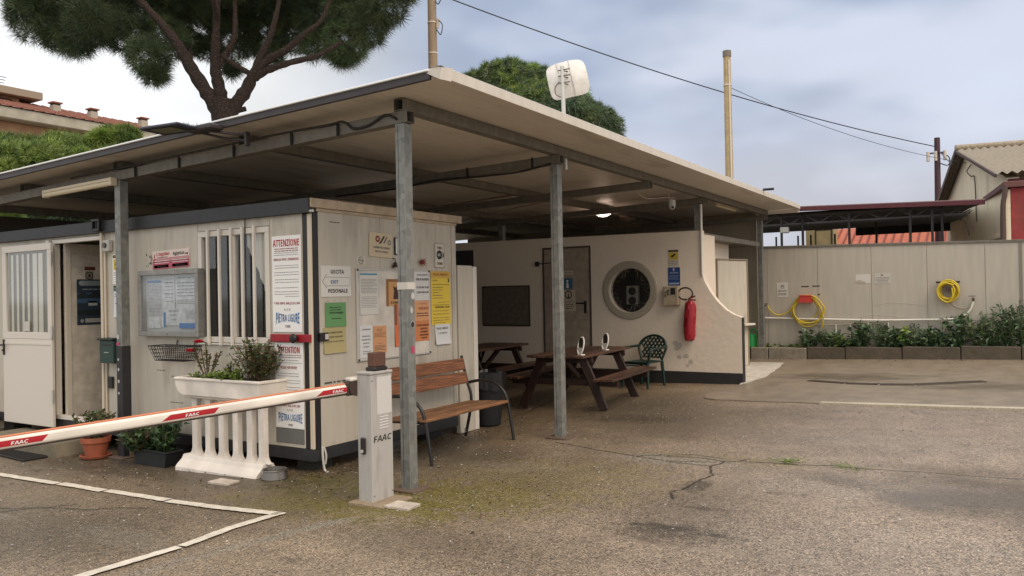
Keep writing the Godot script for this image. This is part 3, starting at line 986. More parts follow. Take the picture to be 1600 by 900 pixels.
	part("bottom_moulding", span(lf.x + 0.02, lf.x + 1.14, lf.y + 1.0, lf.y + 1.03, lf.z + 0.006, lf.z - 0.002, 0.002), white, d)
	for k in 6:
		var x := lf.x + 0.17 + k * 0.13
		part("blind_slat", span(x, x + (0.05 if k < 4 else 0.1), lf.y + 1.16, lf.y + 2.14, lf.z - 0.03, lf.z - 0.036, 0.001), M("blind", rgb(226, 220, 206), 0.6), d)
	part("backing", span(lf.x + 0.08, lf.x + 1.08, lf.y + 1.15, lf.y + 2.18, lf.z - 0.045, lf.z - 0.05, 0), M("backing", rgb(120, 116, 104), 0.8), d)
	part("small_label", span(lf.x + 0.52, lf.x + 0.64, lf.y + 1.17, lf.y + 1.29, lf.z - 0.008, lf.z - 0.011, 0), M("label_white", rgb(196, 190, 180), 0.6), d)
	var hd := B()
	hd.box(Vector3(lf.x + 0.035, 1.06, lf.z + 0.008), Vector3(0.035, 0.2, 0.014), 0.004)
	hd.tube([Vector3(lf.x + 0.035, 1.09, lf.z + 0.01), Vector3(lf.x + 0.035, 1.09, lf.z + 0.055), Vector3(lf.x + 0.15, 1.085, lf.z + 0.055)], 0.011, 8)
	hd.tube([Vector3(lf.x + 0.035, 1.02, lf.z + 0.01), Vector3(lf.x + 0.035, 1.02, lf.z + 0.03)], 0.012, 8)
	part("handle", hd, black, d)
	for y in [0.42, 1.2, 2.1]:
		part("hinge", tb([Vector3(-9.865, y, lf.z + 0.004), Vector3(-9.865, y + 0.14, lf.z + 0.004)], 0.016, 8), M("hinge_steel", rgb(200, 196, 188), 0.35, {"metal": 0.4}), d)
	# bracket at the fascia, junction box, pipes and intercom by the door
	part("fascia_bracket", _frame(-9.02, -8.86, 2.44, 2.58, F + 0.10, F + 0.06, 0.03), black, c)
	var pm := B()
	pm.tube(spline([Vector3(-8.925, 2.42, F + 0.03), Vector3(-8.925, 1.6, F + 0.028), Vector3(-8.92, 0.9, F + 0.03), Vector3(-8.93, 0.02, F + 0.03)], 5), 0.018, 8)
	pm.tube(spline([Vector3(-8.875, 2.2, F + 0.02), Vector3(-8.872, 1.3, F + 0.022), Vector3(-8.88, 0.3, F + 0.02), Vector3(-8.87, 0.0, F + 0.02)], 5), 0.012, 8)
	part("conduit", pm, M("conduit_cream", rgb(208, 196, 176), 0.5), c)
	var jb := part("junction_box", span(-8.86, -8.74, 2.2, 2.33, F + 0.06, F + 0.002, 0.008), M("jb_grey", rgb(190, 186, 178), 0.5), c)
	part("switch", tb([Vector3(-8.80, 2.27, F + 0.06), Vector3(-8.80, 2.27, F + 0.085)], 0.03, 12), M("jb_dark", rgb(90, 88, 84), 0.5), jb)
	part("intercom", span(-8.845, -8.755, 0.62, 0.755, F + 0.03, F + 0.002, 0.006), black, c)
	# grey kick plate under the entry notices, lock and bolt marks by the corner
	part("kick_plate", span(-6.065, -5.68, 0.225, 0.37, F + 0.004, F + 0.0005, 0.002), M("plate_grey", rgb(128, 128, 124), 0.6, {"tex": "fine", "s": 1.5}), c)
	part("red_bar", span(-6.10, -5.555, 1.2, 1.275, F + 0.03, F + 0.012, 0.004), M("bar_red", rgb(170, 30, 44), 0.5, {"tex": "grain", "s": 2.0}), c)
	var kn := B()
	kn.xf = Transform3D(Basis(Vector3.RIGHT, PI / 2), Vector3(-5.735, 1.238, F + 0.03))
	kn.lathe([Vector2(0, 0), Vector2(0.02, 0), Vector2(0.02, 0.02), Vector2(0.042, 0.028), Vector2(0.046, 0.045), Vector2(0.036, 0.06), Vector2(0, 0.064)], 16)
	part("bar_knob", kn, black, c)
	part("latch", span(E + 0.03, E + 0.001, 1.205, 1.285, -5.43, -5.545, 0.004), black, c)
	part("latch_plate", span(E + 0.034, E + 0.0305, 1.22, 1.272, -5.49, -5.535, 0.001), M("label_white", Color.WHITE), c)
	part("roof_bolt", tb([Vector3(-5.56, 2.435, F + 0.03), Vector3(-5.49, 2.435, F + 0.03)], 0.014, 8), M("hinge_steel", Color.WHITE), c)
	part("cable_end", tb(spline([Vector3(-5.54, 0.21, -5.45), Vector3(-5.525, 0.10, -5.44), Vector3(-5.515, -0.01, -5.45), Vector3(-5.47, -0.03, -5.45)], 5), 0.012, 7), M("cable_white", rgb(196, 190, 178), 0.6), c)
	part("cable_end", tb(spline([Vector3(-5.54, 0.20, -5.47), Vector3(-5.518, 0.12, -5.475), Vector3(-5.525, 0.04, -5.47)], 5), 0.010, 7), M("cable_white", Color.WHITE), c)
	# handwriting scratched on the panels
	var sc := B()
	sc.col = Color(0.09, 0.08, 0.07)
	sc.xf = Transform3D(Basis(Vector3.UP, PI / 2), Vector3(E + 0.0015, 0, 0))
	for q in [[5.5, 6.0, 0.80, 0.025], [5.52, 5.8, 0.73, 0.018], [5.5, 5.95, 0.66, 0.016], [5.6, 5.74, 2.352, 0.012]]:
		sc = B()
		sc.col = Color(0.09, 0.08, 0.07)
		sc.xf = Transform3D(Basis(Vector3.UP, PI / 2), Vector3(E + 0.0015, 0, 0))
		scrib(sc, q[0], q[1], q[2], q[3], 0.001)
		part("scrawl", sc, vcol(), c)
	var s2 := B()
	s2.col = Color(0.08, 0.07, 0.06)
	for q in 16:
		var a := Vector2(rng.randf_range(-8.12, -7.98), rng.randf_range(1.98, 2.12))
		rect(s2, a.x, a.y, a.x + rng.randf_range(0.006, 0.02), a.y + rng.randf_range(0.01, 0.03), F + 0.0015)
	for q in [[-7.95, -7.8, 0.86], [-7.7, -7.55, 0.80], [-7.72, -7.5, 0.52], [-6.95, -6.9, 0.95], [-6.7, -6.66, 0.85], [-7.6, -7.5, 0.98], [-6.5, -6.4, 0.7]]:
		var s3 := B()
		s3.col = Color(0.12, 0.10, 0.08)
		scrib(s3, q[0], q[1], q[2], 0.012, F + 0.0015)
		part("scuff", s3, vcol(), c)
	part("glue_spots", s2, vcol(), c).set_meta("kind", "stuff")
	# neighbouring white insulated panel that closes the gap to the bin
	var p := thing("partition_panel", "narrow cream sandwich panel standing behind the cabin's right end", "panel", Vector3(-5.575, 0, 0))
	part("core", span(-0.03, 0.03, -0.03, 1.975, -7.70, -8.0, 0.004), wall, p)
	part("edge_profile", span(-0.035, 0.038, -0.03, 1.965, -8.004, -8.09, 0.006), white, p)

func _frame(x0: float, x1: float, y0: float, y1: float, z0: float, z1: float, w: float) -> MB:
	var m := B()
	m.box(Vector3(x0 + x1, 2 * y1 - w, z0 + z1) / 2, Vector3(x1 - x0, w, absf(z0 - z1)), 0.004)
	m.box(Vector3(x0 + x1, 2 * y0 + w, z0 + z1) / 2, Vector3(x1 - x0, w, absf(z0 - z1)), 0.004)
	m.box(Vector3(2 * x0 + w, y0 + y1, z0 + z1) / 2, Vector3(w, y1 - y0 - 2 * w - 0.001, absf(z0 - z1)), 0.004)
	m.box(Vector3(2 * x1 - w, y0 + y1, z0 + z1) / 2, Vector3(w, y1 - y0 - 2 * w - 0.001, absf(z0 - z1)), 0.004)
	return m

# ---------------------------------------------------------------- plastered service block with the round window
func service_block() -> void:
	var c := thing("service_block", "low plastered service block with round window and swooping end wall", "building")
	var pl := M("plaster", rgb(222, 207, 188), 0.72, {"bump": "stucco", "bs": 0.3, "s": 0.4})
	var blackp := M("skirting_black", rgb(44, 42, 42), 0.6, {"tex": "grain", "s": 0.8})
	var Z := -12.9
	var poly := PackedVector2Array([Vector2(-10.3, -0.1), Vector2(-3.655, -0.1), Vector2(-3.655, 1.17)])
	for q in [[-3.774, 1.215], [-3.898, 1.29], [-4.034, 1.42], [-4.159, 1.59], [-4.253, 1.765], [-4.285, 1.88], [-4.29, 2.62], [-7.0, 2.64], [-10.3, 2.66]]: poly.append(Vector2(q[0], q[1]))
	var ce := Vector2(-5.60, 1.645)
	var R := 0.385
	# keyhole for the window opening
	var hole := PackedVector2Array()
	for k in 41:
		var a := PI / 2 + 0.0008 - TAU * k / 40.0 * (1.0 - 0.0004)
		hole.append(ce + Vector2(cos(a), sin(a)) * R)
	var full := PackedVector2Array()
	for i in 11: full.append(poly[i])      # up to the top edge right of the window
	full.resize(10)
	full.append(Vector2(-5.5995, 2.63))
	var tmp := Array(hole)
	full.append_array(PackedVector2Array(tmp))
	full.append(Vector2(-5.6005, 2.63))
	full.append(Vector2(-7.0, 2.64))
	full.append(Vector2(-10.3, 2.66))
	var wm := B()
	wm.prism(full, Z - 0.13, Z)
	part("wall", wm, pl, c)
	part("skirting", span(-10.3, -3.648, -0.05, 0.262, Z + 0.012, Z - 0.1, 0.004), blackp, c)
	part("skirting_end", span(-3.654, -3.645, -0.05, 1.168, Z - 0.002, Z - 0.134, 0.002), blackp, c)
	# body behind: sides, roof, back
	var bodym := pl
	part("side_wall", span(-4.42, -4.29, 0.0, 2.56, Z - 0.14, -13.6, 0.004), bodym, c)
	part("roof_slab", span(-10.3, -4.3, 2.5, 2.59, Z - 0.14, -16.6, 0.004), M("slab_grey", rgb(120, 114, 104), 0.8, {"tex": "grain"}), c)
	part("back_wall", span(-10.3, -5.2, 0.0, 2.5, -16.5, -16.6, 0.004), bodym, c)
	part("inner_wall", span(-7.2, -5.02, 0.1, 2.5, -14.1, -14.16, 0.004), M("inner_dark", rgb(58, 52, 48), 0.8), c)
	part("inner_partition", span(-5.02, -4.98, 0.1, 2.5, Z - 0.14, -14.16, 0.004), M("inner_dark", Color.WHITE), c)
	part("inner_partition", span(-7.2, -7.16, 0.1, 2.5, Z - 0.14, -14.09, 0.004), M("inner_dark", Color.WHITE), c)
	part("side_screen_wall", span(-4.74, -4.6, 0.05, 2.52, -13.62, -15.45, 0.006), bodym, c)
	# round window: proud plaster ring, glass, white wavy decoration, meters seen behind
	var ringm := B()
	ringm.xf = Transform3D(Basis(Vector3.RIGHT, PI / 2), Vector3(ce.x, ce.y, Z))
	ringm.lathe([Vector2(0.515, -0.001), Vector2(0.51, 0.016), Vector2(0.49, 0.022), Vector2(0.40, 0.022), Vector2(0.386, 0.014), Vector2(0.386, -0.1)], 48)
	var win := part("round_window", ringm, M("ring_plaster", rgb(190, 178, 158), 0.7, {"tex": "fine", "s": 0.8}), c)
	var gl := B()
	gl.xf = Transform3D(Basis(Vector3.RIGHT, PI / 2), Vector3(ce.x, ce.y, Z - 0.05))
	gl.lathe([Vector2(0, -0.003), Vector2(0.384, -0.003), Vector2(0.384, 0.003), Vector2(0, 0.003)], 40)
	part("pane", gl, glass("round_glass", rgb(60, 64, 64), 0.06), win)
	var wv := B()
	for s in 13:
		var a0 := TAU * s / 13.0 + rng.randf() * 0.2
		var pts := []
		for k in 9:
			var a := a0 + k * 0.045
			var r := 0.315 + 0.05 * sin(k * 0.62 + s * 2.1)
			pts.append(Vector3(ce.x + cos(a) * r, ce.y + sin(a) * r, Z - 0.042))
		wv.tube(spline(pts, 3), 0.0042, 5)
	part("wavy_decoration", wv, M("decor_white", rgb(132, 126, 114), 0.6), win)
	var mt := part("meter_panel", span(-5.93, -5.69, 1.385, 1.73, -13.5, -13.58, 0.01), M("meter_grey", rgb(206, 200, 190), 0.4), c)
	for y in [1.63, 1.46]:
		var dm := B()
		dm.xf = Transform3D(Basis(Vector3.RIGHT, PI / 2), Vector3(-5.81, y, -13.5))
		dm.lathe([Vector2(0.075, 0.0), Vector2(0.07, 0.02), Vector2(0.05, 0.024), Vector2(0.0, 0.024)], 20)
		part("dial", dm, M("dial_dark", rgb(40, 36, 34), 0.4), mt)
	part("dark_meter", span(-6.10, -5.96, 1.4, 1.74, -13.5, -13.58, 0.008), M("meter_dark", rgb(36, 34, 34), 0.4), c)
	# steel door behind the post, its closer and handle
	var dk := M("door_brown", rgb(172, 156, 138), 0.6, {"tex": "grain", "s": 0.8})
	var dr := part("door", span(-7.30, -6.375, 0.13, 2.435, Z + 0.012, Z + 0.0005, 0.003), dk, c)
	part("frame", _frame(-7.335, -6.34, 0.1, 2.465, Z + 0.02, Z + 0.0005, 0.032), M("frame_dark", rgb(66, 58, 50), 0.6), dr)
	var h := B()
	h.box(Vector3(-6.46, 1.36, Z + 0.018), Vector3(0.05, 0.22, 0.012), 0.004)
	h.tube([Vector3(-6.46, 1.43, Z + 0.02), Vector3(-6.46, 1.43, Z + 0.06), Vector3(-6.62, 1.43, Z + 0.06)], 0.013, 8)
	part("handle", h, M("black_trim", Color.WHITE), dr)
	var cl := B()
	cl.box(Vector3(-7.44, 2.17, Z + 0.03), Vector3(0.07, 0.09, 0.055), 0.006)
	cl.tube([Vector3(-7.42, 2.17, Z + 0.05), Vector3(-7.14, 2.18, Z + 0.05)], 0.01, 6)
	part("door_closer", cl, M("black_trim", Color.WHITE), dr)
	part("service_hatch", span(-8.67, -7.65, 1.035, 1.75, Z + 0.018, Z + 0.0005, 0.004), M("hatch_brown", rgb(118, 106, 92), 0.5, {"tex": "grain", "s": 1.4}), c)
	part("hatch_frame", _frame(-8.70, -7.62, 1.005, 1.78, Z + 0.024, Z + 0.0006, 0.028), M("frame_dark", Color.WHITE), c)
	part("high_window", span(-9.6, -8.9, 2.18, 2.5, Z + 0.006, Z + 0.0005, 0.003), M("dark_glass", rgb(44, 40, 38), 0.3), c)
	# flaking patch
	for q in [[-4.75, 0.70, 0.10], [-4.6, 0.52, 0.07], [-4.72, 0.5, 0.05], [-4.52, 0.42, 0.06], [-4.58, 0.36, 0.04]]:
		var fp := B()
		var pg := PackedVector2Array()
		for k in 11: pg.append(Vector2(q[0], q[1]) + Vector2(cos(TAU * k / 11), sin(TAU * k / 11)) * q[2] * rng.randf_range(0.45, 1.0))
		fp.flat(pg, Z + 0.0015)
		part("flaked_paint", fp, M("flake", rgb(216, 204, 188), 0.9, {"tex": "fine", "s": 2.0}), c)
	# door ajar at the side and a basin edge
	var sd := thing("side_door", "pale framed panel door beside the swooping end wall", "door", Vector3(-4.58, 0.13, -14.6), 71.9)
	part("leaf", span(0.03, 0.97, 0.0, 2.04, 0.0, -0.04, 0.004), M("cabin_panel", Color.WHITE), sd)
	part("frame", _frame(0.0, 1.0, 0.0, 2.08, 0.012, -0.05, 0.03), M("frame_tan", rgb(140, 124, 104), 0.6), sd)
	part("shelf", span(0.7, 1.02, 0.80, 0.84, 0.14, 0.02, 0.004), M("upvc_white", Color.WHITE), sd)

# ---------------------------------------------------------------- wall, kerb and planter at the back of the yard
func yard_wall() -> void:
	var c := thing("panel_wall", "long cream sandwich panel wall behind the shrubs with hoses on it", "wall")
	var wall := M("yard_panel", rgb(186, 177, 162), 0.5, {"tex": "streak", "s": 0.3, "bump": "rib", "bs": 0.12})
	var Z := -17.2
	var top := func(x: float) -> float: return 2.44 - 0.02 * (x + 2.0)
	var js := [-4.47, -4.305, -3.291, -2.275, -1.291, -0.329, 0.23, 1.25, 2.3, 3.3, 4.4]
	for i in js.size() - 1:
		var m := B()
		var a: float = js[i] + 0.003
		var b: float = js[i + 1] - 0.003
		m.prism(PackedVector2Array([Vector2(a, 0.1), Vector2(b, 0.1), Vector2(b, top.call(b)), Vector2(a, top.call(a))]), Z - 0.06, Z)
		part("wall_panel", m, wall, c)
	part("wall_backing", span(-4.47, 4.4, 0.1, 2.3, Z - 0.061, Z - 0.075, 0), M("gap_dark", rgb(90, 82, 72), 0.9), c)
	var cap := B()
	cap.beam(Vector3(-4.5, top.call(-4.5) + 0.02, Z - 0.03), Vector3(4.4, top.call(4.4) + 0.02, Z - 0.03), 0.1, 0.05, 0.004)
	part("coping", cap, M("coping_grey", rgb(120, 112, 100), 0.6, {"tex": "grain", "s": 0.8}), c)
	part("joint_post", span(0.205, 0.255, 0.1, top.call(0.23) - 0.01, Z + 0.012, Z + 0.0005, 0.004), M("joint_post", rgb(128, 120, 108), 0.6), c)
	# creases in the sheet
	var cre := B()
	for l in [[[-2.28, 1.25], [-1.9, 1.31], [-1.5, 1.27], [-1.3, 1.26]], [[-2.6, 1.0], [-2.3, 1.07], [-2.0, 1.05], [-1.6, 1.01]]]:
		cre.tube(spline(l.map(func(q): return Vector3(q[0], q[1], Z - 0.001)), 4), 0.006, 6)
	part("crease", cre, wall, c)
	# kerb blocks
	var kerb := M("kerb_stone", rgb(94, 84, 69), 0.85, {"tex": "grain", "s": 0.5, "bump": "stucco", "bs": 0.5, "dirt": 0.35})
	var pale := M("kerb_pale", rgb(150, 140, 124), 0.85, {"tex": "grain", "s": 0.7, "bump": "stucco", "bs": 0.4, "dirt": 0.4})
	var kj := [-4.58, -4.214, -3.45, -2.729, -1.716, -0.739, 0.202, 1.2, 2.2, 3.2]
	for i in kj.size() - 1:
		var a: float = kj[i] + 0.006
		var b: float = kj[i + 1] - 0.006
		var g0 := ground_y((a + b) / 2, -16.8)
		var k := span(a, b, g0 - 0.05, g0 + 0.245 + rng.randf_range(-0.006, 0.006), -16.76, -16.88, 0.014)
		tag(part("kerb_block", k, pale if i < 2 else kerb, self), ["short pale kerb block at the service block end of the planter", "second pale kerb block from the left under the bare wall", "dark mossy kerb block under the red hose holder", "kerb block below the leftmost full shrubs", "kerb block in the middle of the shrub bed", "kerb block below the wall's yellow coiled hose reel", "kerb block below the tallest shrubs at the wall's right joint", "kerb block just outside the right edge", "far kerb block beyond the right edge"][i], "kerb block", "kerb blocks along the shrub bed")
	var soil := B()
	soil.quad(Vector3(-4.5, 0.34, -16.88), Vector3(3.2, 0.46, -16.88), Vector3(3.2, 0.46, -17.2), Vector3(-4.5, 0.34, -17.2))
	struct("planting_soil", soil, M("soil", rgb(72, 58, 44), 0.95, {"tex": "fine", "s": 1.2}))

# ---------------------------------------------------------------- beyond the wall
func far_buildings() -> void:
	# long open shed with a red eave
	var s := thing("open_shed", "long open shed with red eaves and dark roof netting behind the wall", "shed", Vector3(-3.0, 0.2, -26.0))
	var dk := M("shed_dark", rgb(58, 58, 62), 0.8, {"tex": "grain", "s": 0.6})
	var steel := M("shed_steel", rgb(48, 42, 44), 0.6)
	var red := M("shed_red", rgb(98, 38, 46), 0.5, {"tex": "grain", "s": 0.8})
	var fy := func(x: float) -> float: return 3.44 - 0.033 * x       # front eave, local height
	var rf := B()
	rf.quad(Vector3(-9.5, fy.call(-1.5) + 0.02, 4.4), Vector3(2.6, fy.call(2.6) + 0.02, 4.4), Vector3(1.6, 3.96, -5.2), Vector3(-9.5, 3.96, -5.2))
	rf.quad(Vector3(-9.5, 3.9, -5.2), Vector3(1.6, 3.9, -5.2), Vector3(2.6, fy.call(2.6) - 0.02, 4.4), Vector3(-9.5, fy.call(-1.5) - 0.02, 4.4))
	part("roof", rf, dk, s)
	var fs := B()
	fs.beam(Vector3(-9.5, fy.call(-1.5) + 0.0, 4.44), Vector3(-1.5, fy.call(-1.5), 4.44), 0.06, 0.11, 0.004)
	fs.beam(Vector3(-1.5, fy.call(-1.5), 4.44), Vector3(2.62, fy.call(2.62), 4.44), 0.06, 0.11, 0.004)
	part("eave_trim", fs, red, s)
	var cp := B()
	cp.beam(Vector3(-6.0, fy.call(-1.5) + 0.065, 4.42), Vector3(-1.5, fy.call(-1.5) + 0.065, 4.42), 0.08, 0.02, 0.002)
	cp.beam(Vector3(-1.5, fy.call(-1.5) + 0.065, 4.42), Vector3(2.62, fy.call(2.62) + 0.065, 4.42), 0.08, 0.02, 0.002)
	part("eave_cap", cp, M("cap_worn", rgb(176, 150, 146), 0.6, {"tex": "fine", "s": 0.5}), s)
	var tr := B()
	for k in 9:        # lattice girders running along the shed
		var z := 3.9 - k * 1.1
		var y := lerpf(3.40, 3.87, (4.4 - z) / 9.6)
		tr.beam(Vector3(-9, y - 0.06, z), Vector3(2.3 - k * 0.1, y - 0.06, z), 0.04, 0.04, 0)
		tr.beam(Vector3(-9, y - 0.27, z), Vector3(2.3 - k * 0.1, y - 0.27, z), 0.04, 0.04, 0)
		var n := 30
		for j in n:
			var x0 := lerpf(-9.0, 2.2, j / float(n))
			var x1 := lerpf(-9.0, 2.2, (j + 1) / float(n))
			tr.beam(Vector3(x0, y - (0.06 if j % 2 == 0 else 0.27), z), Vector3(x1, y - (0.27 if j % 2 == 0 else 0.06), z), 0.025, 0.025, 0)
	part("roof_lattice", tr, M("lattice_grey", rgb(104, 100, 102), 0.6), s).set_meta("kind", "stuff")
	for q in [[-2.06, 4.2], [-1.56, 4.0], [1.02, 4.2], [1.5, 4.2], [-0.38, 4.2], [-0.2, 0.6], [1.7, 4.0], [-3.1, -4.8], [-2.3, -5.0], [-4.4, -5.0], [-3.6, -5.0]]:
		part("post", span(q[0] - 0.028, q[0] + 0.028, -0.2, 3.4, q[1] - 0.028, q[1] + 0.028, 0.003), steel, s)
	part("rear_rail", span(-9.0, 1.5, 3.62, 3.68, -5.0, -5.06, 0), steel, s)
	part("rear_netting", span(-1.6, 1.6, 3.3, 3.88, -5.08, -5.11, 0), dk, s)
	var lampm := B()
	lampm.box(Vector3(-1.98, 2.98, 4.2), Vector3(0.22, 0.16, 0.14), 0.02)
	part("flood_lamp", lampm, M("jb_grey", Color.WHITE), s)
	# standing-seam terracotta roof in the gap
	var t := thing("terracotta_roof_house", "low house whose orange ribbed metal roof shows under the shed", "house", Vector3(-3.9, 0.2, -35.0))
	part("wall", span(-2.6, 3.4, 0, 2.8, -3, 1.0, 0.01), M("far_wall", rgb(190, 176, 150), 0.8, {"tex": "grain"}), t)
	var terra := M("terracotta", rgb(190, 104, 70), 0.65, {"tex": "grain", "s": 0.5})
	var tr2 := B()
	tr2.quad(Vector3(-2.7, 2.75, 1.3), Vector3(3.5, 2.75, 1.3), Vector3(3.5, 3.95, -1.6), Vector3(-2.7, 3.95, -1.6))
	tr2.quad(Vector3(3.5, 2.70, 1.3), Vector3(-2.7, 2.70, 1.3), Vector3(-2.7, 3.90, -1.6), Vector3(3.5, 3.90, -1.6))
	part("roof", tr2, terra, t)
	for k in 21:
		var rb := B()
		var x := -2.65 + k * 0.305
		rb.beam(Vector3(x, 2.79, 1.3), Vector3(x, 3.99, -1.6), 0.035, 0.06, 0.0)
		part("roof_seam", rb, M("terracotta_dark", rgb(120, 58, 42), 0.65), t)
	var bb := thing("beige_utility_hut", "small beige rendered hut beneath the left end of the shed", "hut", Vector3(-6.3, 0.2, -33.5))
	part("wall", span(-0.45, 0.6, 0, 4.0, -0.5, 0.4, 0.01), M("hut_beige", rgb(176, 156, 112), 0.8, {"tex": "grain", "s": 0.4}), bb)
	part("door_frame", _frame(-0.1, 0.55, 2.4, 3.75, 0.42, 0.4, 0.05), steel, bb)
	# gabled house with corrugated roof: local x runs along its ridge, local z towards the yard
	var h := thing("gabled_house", "old cream plastered house with weathered corrugated roof behind the wall", "house", Vector3(-0.83, 0.2, -26.9), 10.4)
	var cream := M("house_cream", rgb(248, 232, 202), 0.8, {"tex": "streak", "s": 0.2, "bump": "stucco", "bs": 0.6, "dirt": 0.1})
	var gb := B()
	gb.xf = Transform3D(Basis(Vector3.UP, -PI / 2), Vector3.ZERO)     # polygon x -> local z
	gb.prism(PackedVector2Array([Vector2(-5.0, -0.3), Vector2(4.95, -0.3), Vector2(4.95, 3.93), Vector2(-0.6, 5.4), Vector2(-5.0, 4.3)]), -0.25, 0.0)
	gb.xf = Transform3D(Basis(Vector3.UP, -PI / 2) , Vector3.ZERO)
	part("gable_wall", gb, cream, h)
	part("front_wall", span(0.26, 9.0, -0.3, 3.9, 4.95, 4.7, 0.01), cream, h)
	var co := B()
	var cols := 96
	for side in [[-0.6, 5.52, 5.25, 4.02], [-0.6, 5.52, -5.3, 4.3]]:
		for k in cols:
			var x0 := -0.25 + k * 0.1
			var q := func(x: float, z: float, y: float) -> Vector3: return Vector3(x, y + 0.035 * sin(x * TAU / 0.2), z)
			for sub in 2:
				var xa := x0 + sub * 0.05
				var xb := xa + 0.05
				var a: Vector3 = q.call(xa, side[2], side[3])
				var b: Vector3 = q.call(xb, side[2], side[3])
				var d: Vector3 = q.call(xb, side[0], side[1])
				var e: Vector3 = q.call(xa, side[0], side[1])
				if side[2] > 0: co.quad(a, b, d, e)
				else: co.quad(b, a, e, d)
	part("corrugated_roof", co, M("fibre_cement", rgb(182, 168, 146), 0.9, {"tex": "fine", "s": 0.25, "dirt": 0.4}), h)
	var rdg := B()
	rdg.tube([Vector3(-0.3, 5.56, -0.6), Vector3(9.3, 5.56, -0.6)], 0.1, 10)
	part("ridge_cap", rdg, M("fibre_cement", Color.WHITE), h)
	var vg := B()
	vg.beam(Vector3(-0.28, 5.44, -0.6), Vector3(-0.28, 4.22, -5.3), 0.07, 0.16, 0.004)
	vg.beam(Vector3(-0.28, 5.46, -0.6), Vector3(-0.28, 3.96, 5.25), 0.05, 0.08, 0.004)
	part("verge_board", vg, M("verge_brown", rgb(104, 86, 76), 0.8, {"tex": "fine"}), h)
	part("shutter_recess", span(-0.012, -0.002, 0.8, 2.62, 3.0, 4.75, 0), M("recess_dark", rgb(80, 66, 52), 0.8), h)
	for k in 6:
		part("shutter_slat", span(-0.04, -0.014, 1.6 + k * 0.16, 1.75 + k * 0.16, 3.3, 4.7, 0.006), M("shutter_grey", rgb(140, 130, 118), 0.6), h)
	part("shutter_lintel", span(-0.06, -0.002, 2.56, 2.66, 2.95, 4.8, 0.006), cream, h)
	part("loose_cable", tb(spline([Vector3(-0.04, 4.9, 0.4), Vector3(-0.10, 4.75, 0.1), Vector3(-0.06, 4.55, 0.5), Vector3(-0.05, 4.4, 1.0), Vector3(-0.04, 3.2, 1.1)], 6), 0.018, 6), M("cable_grey", rgb(110, 100, 90), 0.6), h)
	part("loose_pipe", tb(spline([Vector3(-0.1, 3.62, -0.5), Vector3(-0.2, 3.55, -0.2), Vector3(-0.12, 3.2, -0.05), Vector3(-0.1, 2.9, 0.2)], 5), 0.03, 6), M("cable_white", Color.WHITE), h)
	# red house on the right
	var r := thing("red_house", "red rendered house front with brown cornice at the right edge", "house", Vector3(0.12, 0.2, -21.7), 8.0)
	part("wall", span(0.0, 7.0, -0.3, 3.66, 0.0, -5.0, 0.01), M("red_render", rgb(168, 66, 66), 0.8, {"tex": "grain", "s": 0.5, "dirt": 0.2}), r)
	part("corner_strip", span(-0.10, -0.002, -0.3, 3.62, 0.004, -0.2, 0.004), cream, r)
	part("cornice", span(-0.14, 7.05, 3.662, 3.80, 0.10, -5.0, 0.01), M("cornice_brown", rgb(110, 70, 66), 0.7), r)
	part("upper_band", span(0.0, 7.0, 3.802, 3.9, -0.3, -5.0, 0.01), M("band_maroon", rgb(104, 52, 56), 0.8), r)
	part("window_shutter", span(0.335, 1.4, 1.8, 2.95, 0.04, 0.002, 0.01), M("upvc_white", Color.WHITE), r)
	part("downpipe", tb(spline([Vector3(-0.10, 3.7, 0.06), Vector3(-0.12, 3.5, 0.06), Vector3(-0.17, 2.9, 0.05), Vector3(-0.17, -0.2, 0.05)], 4), 0.055, 10), M("pipe_brown", rgb(84, 66, 58), 0.5), r)
	# apartment house far left: faces the yard with a long hipped tile roof
	apartment()

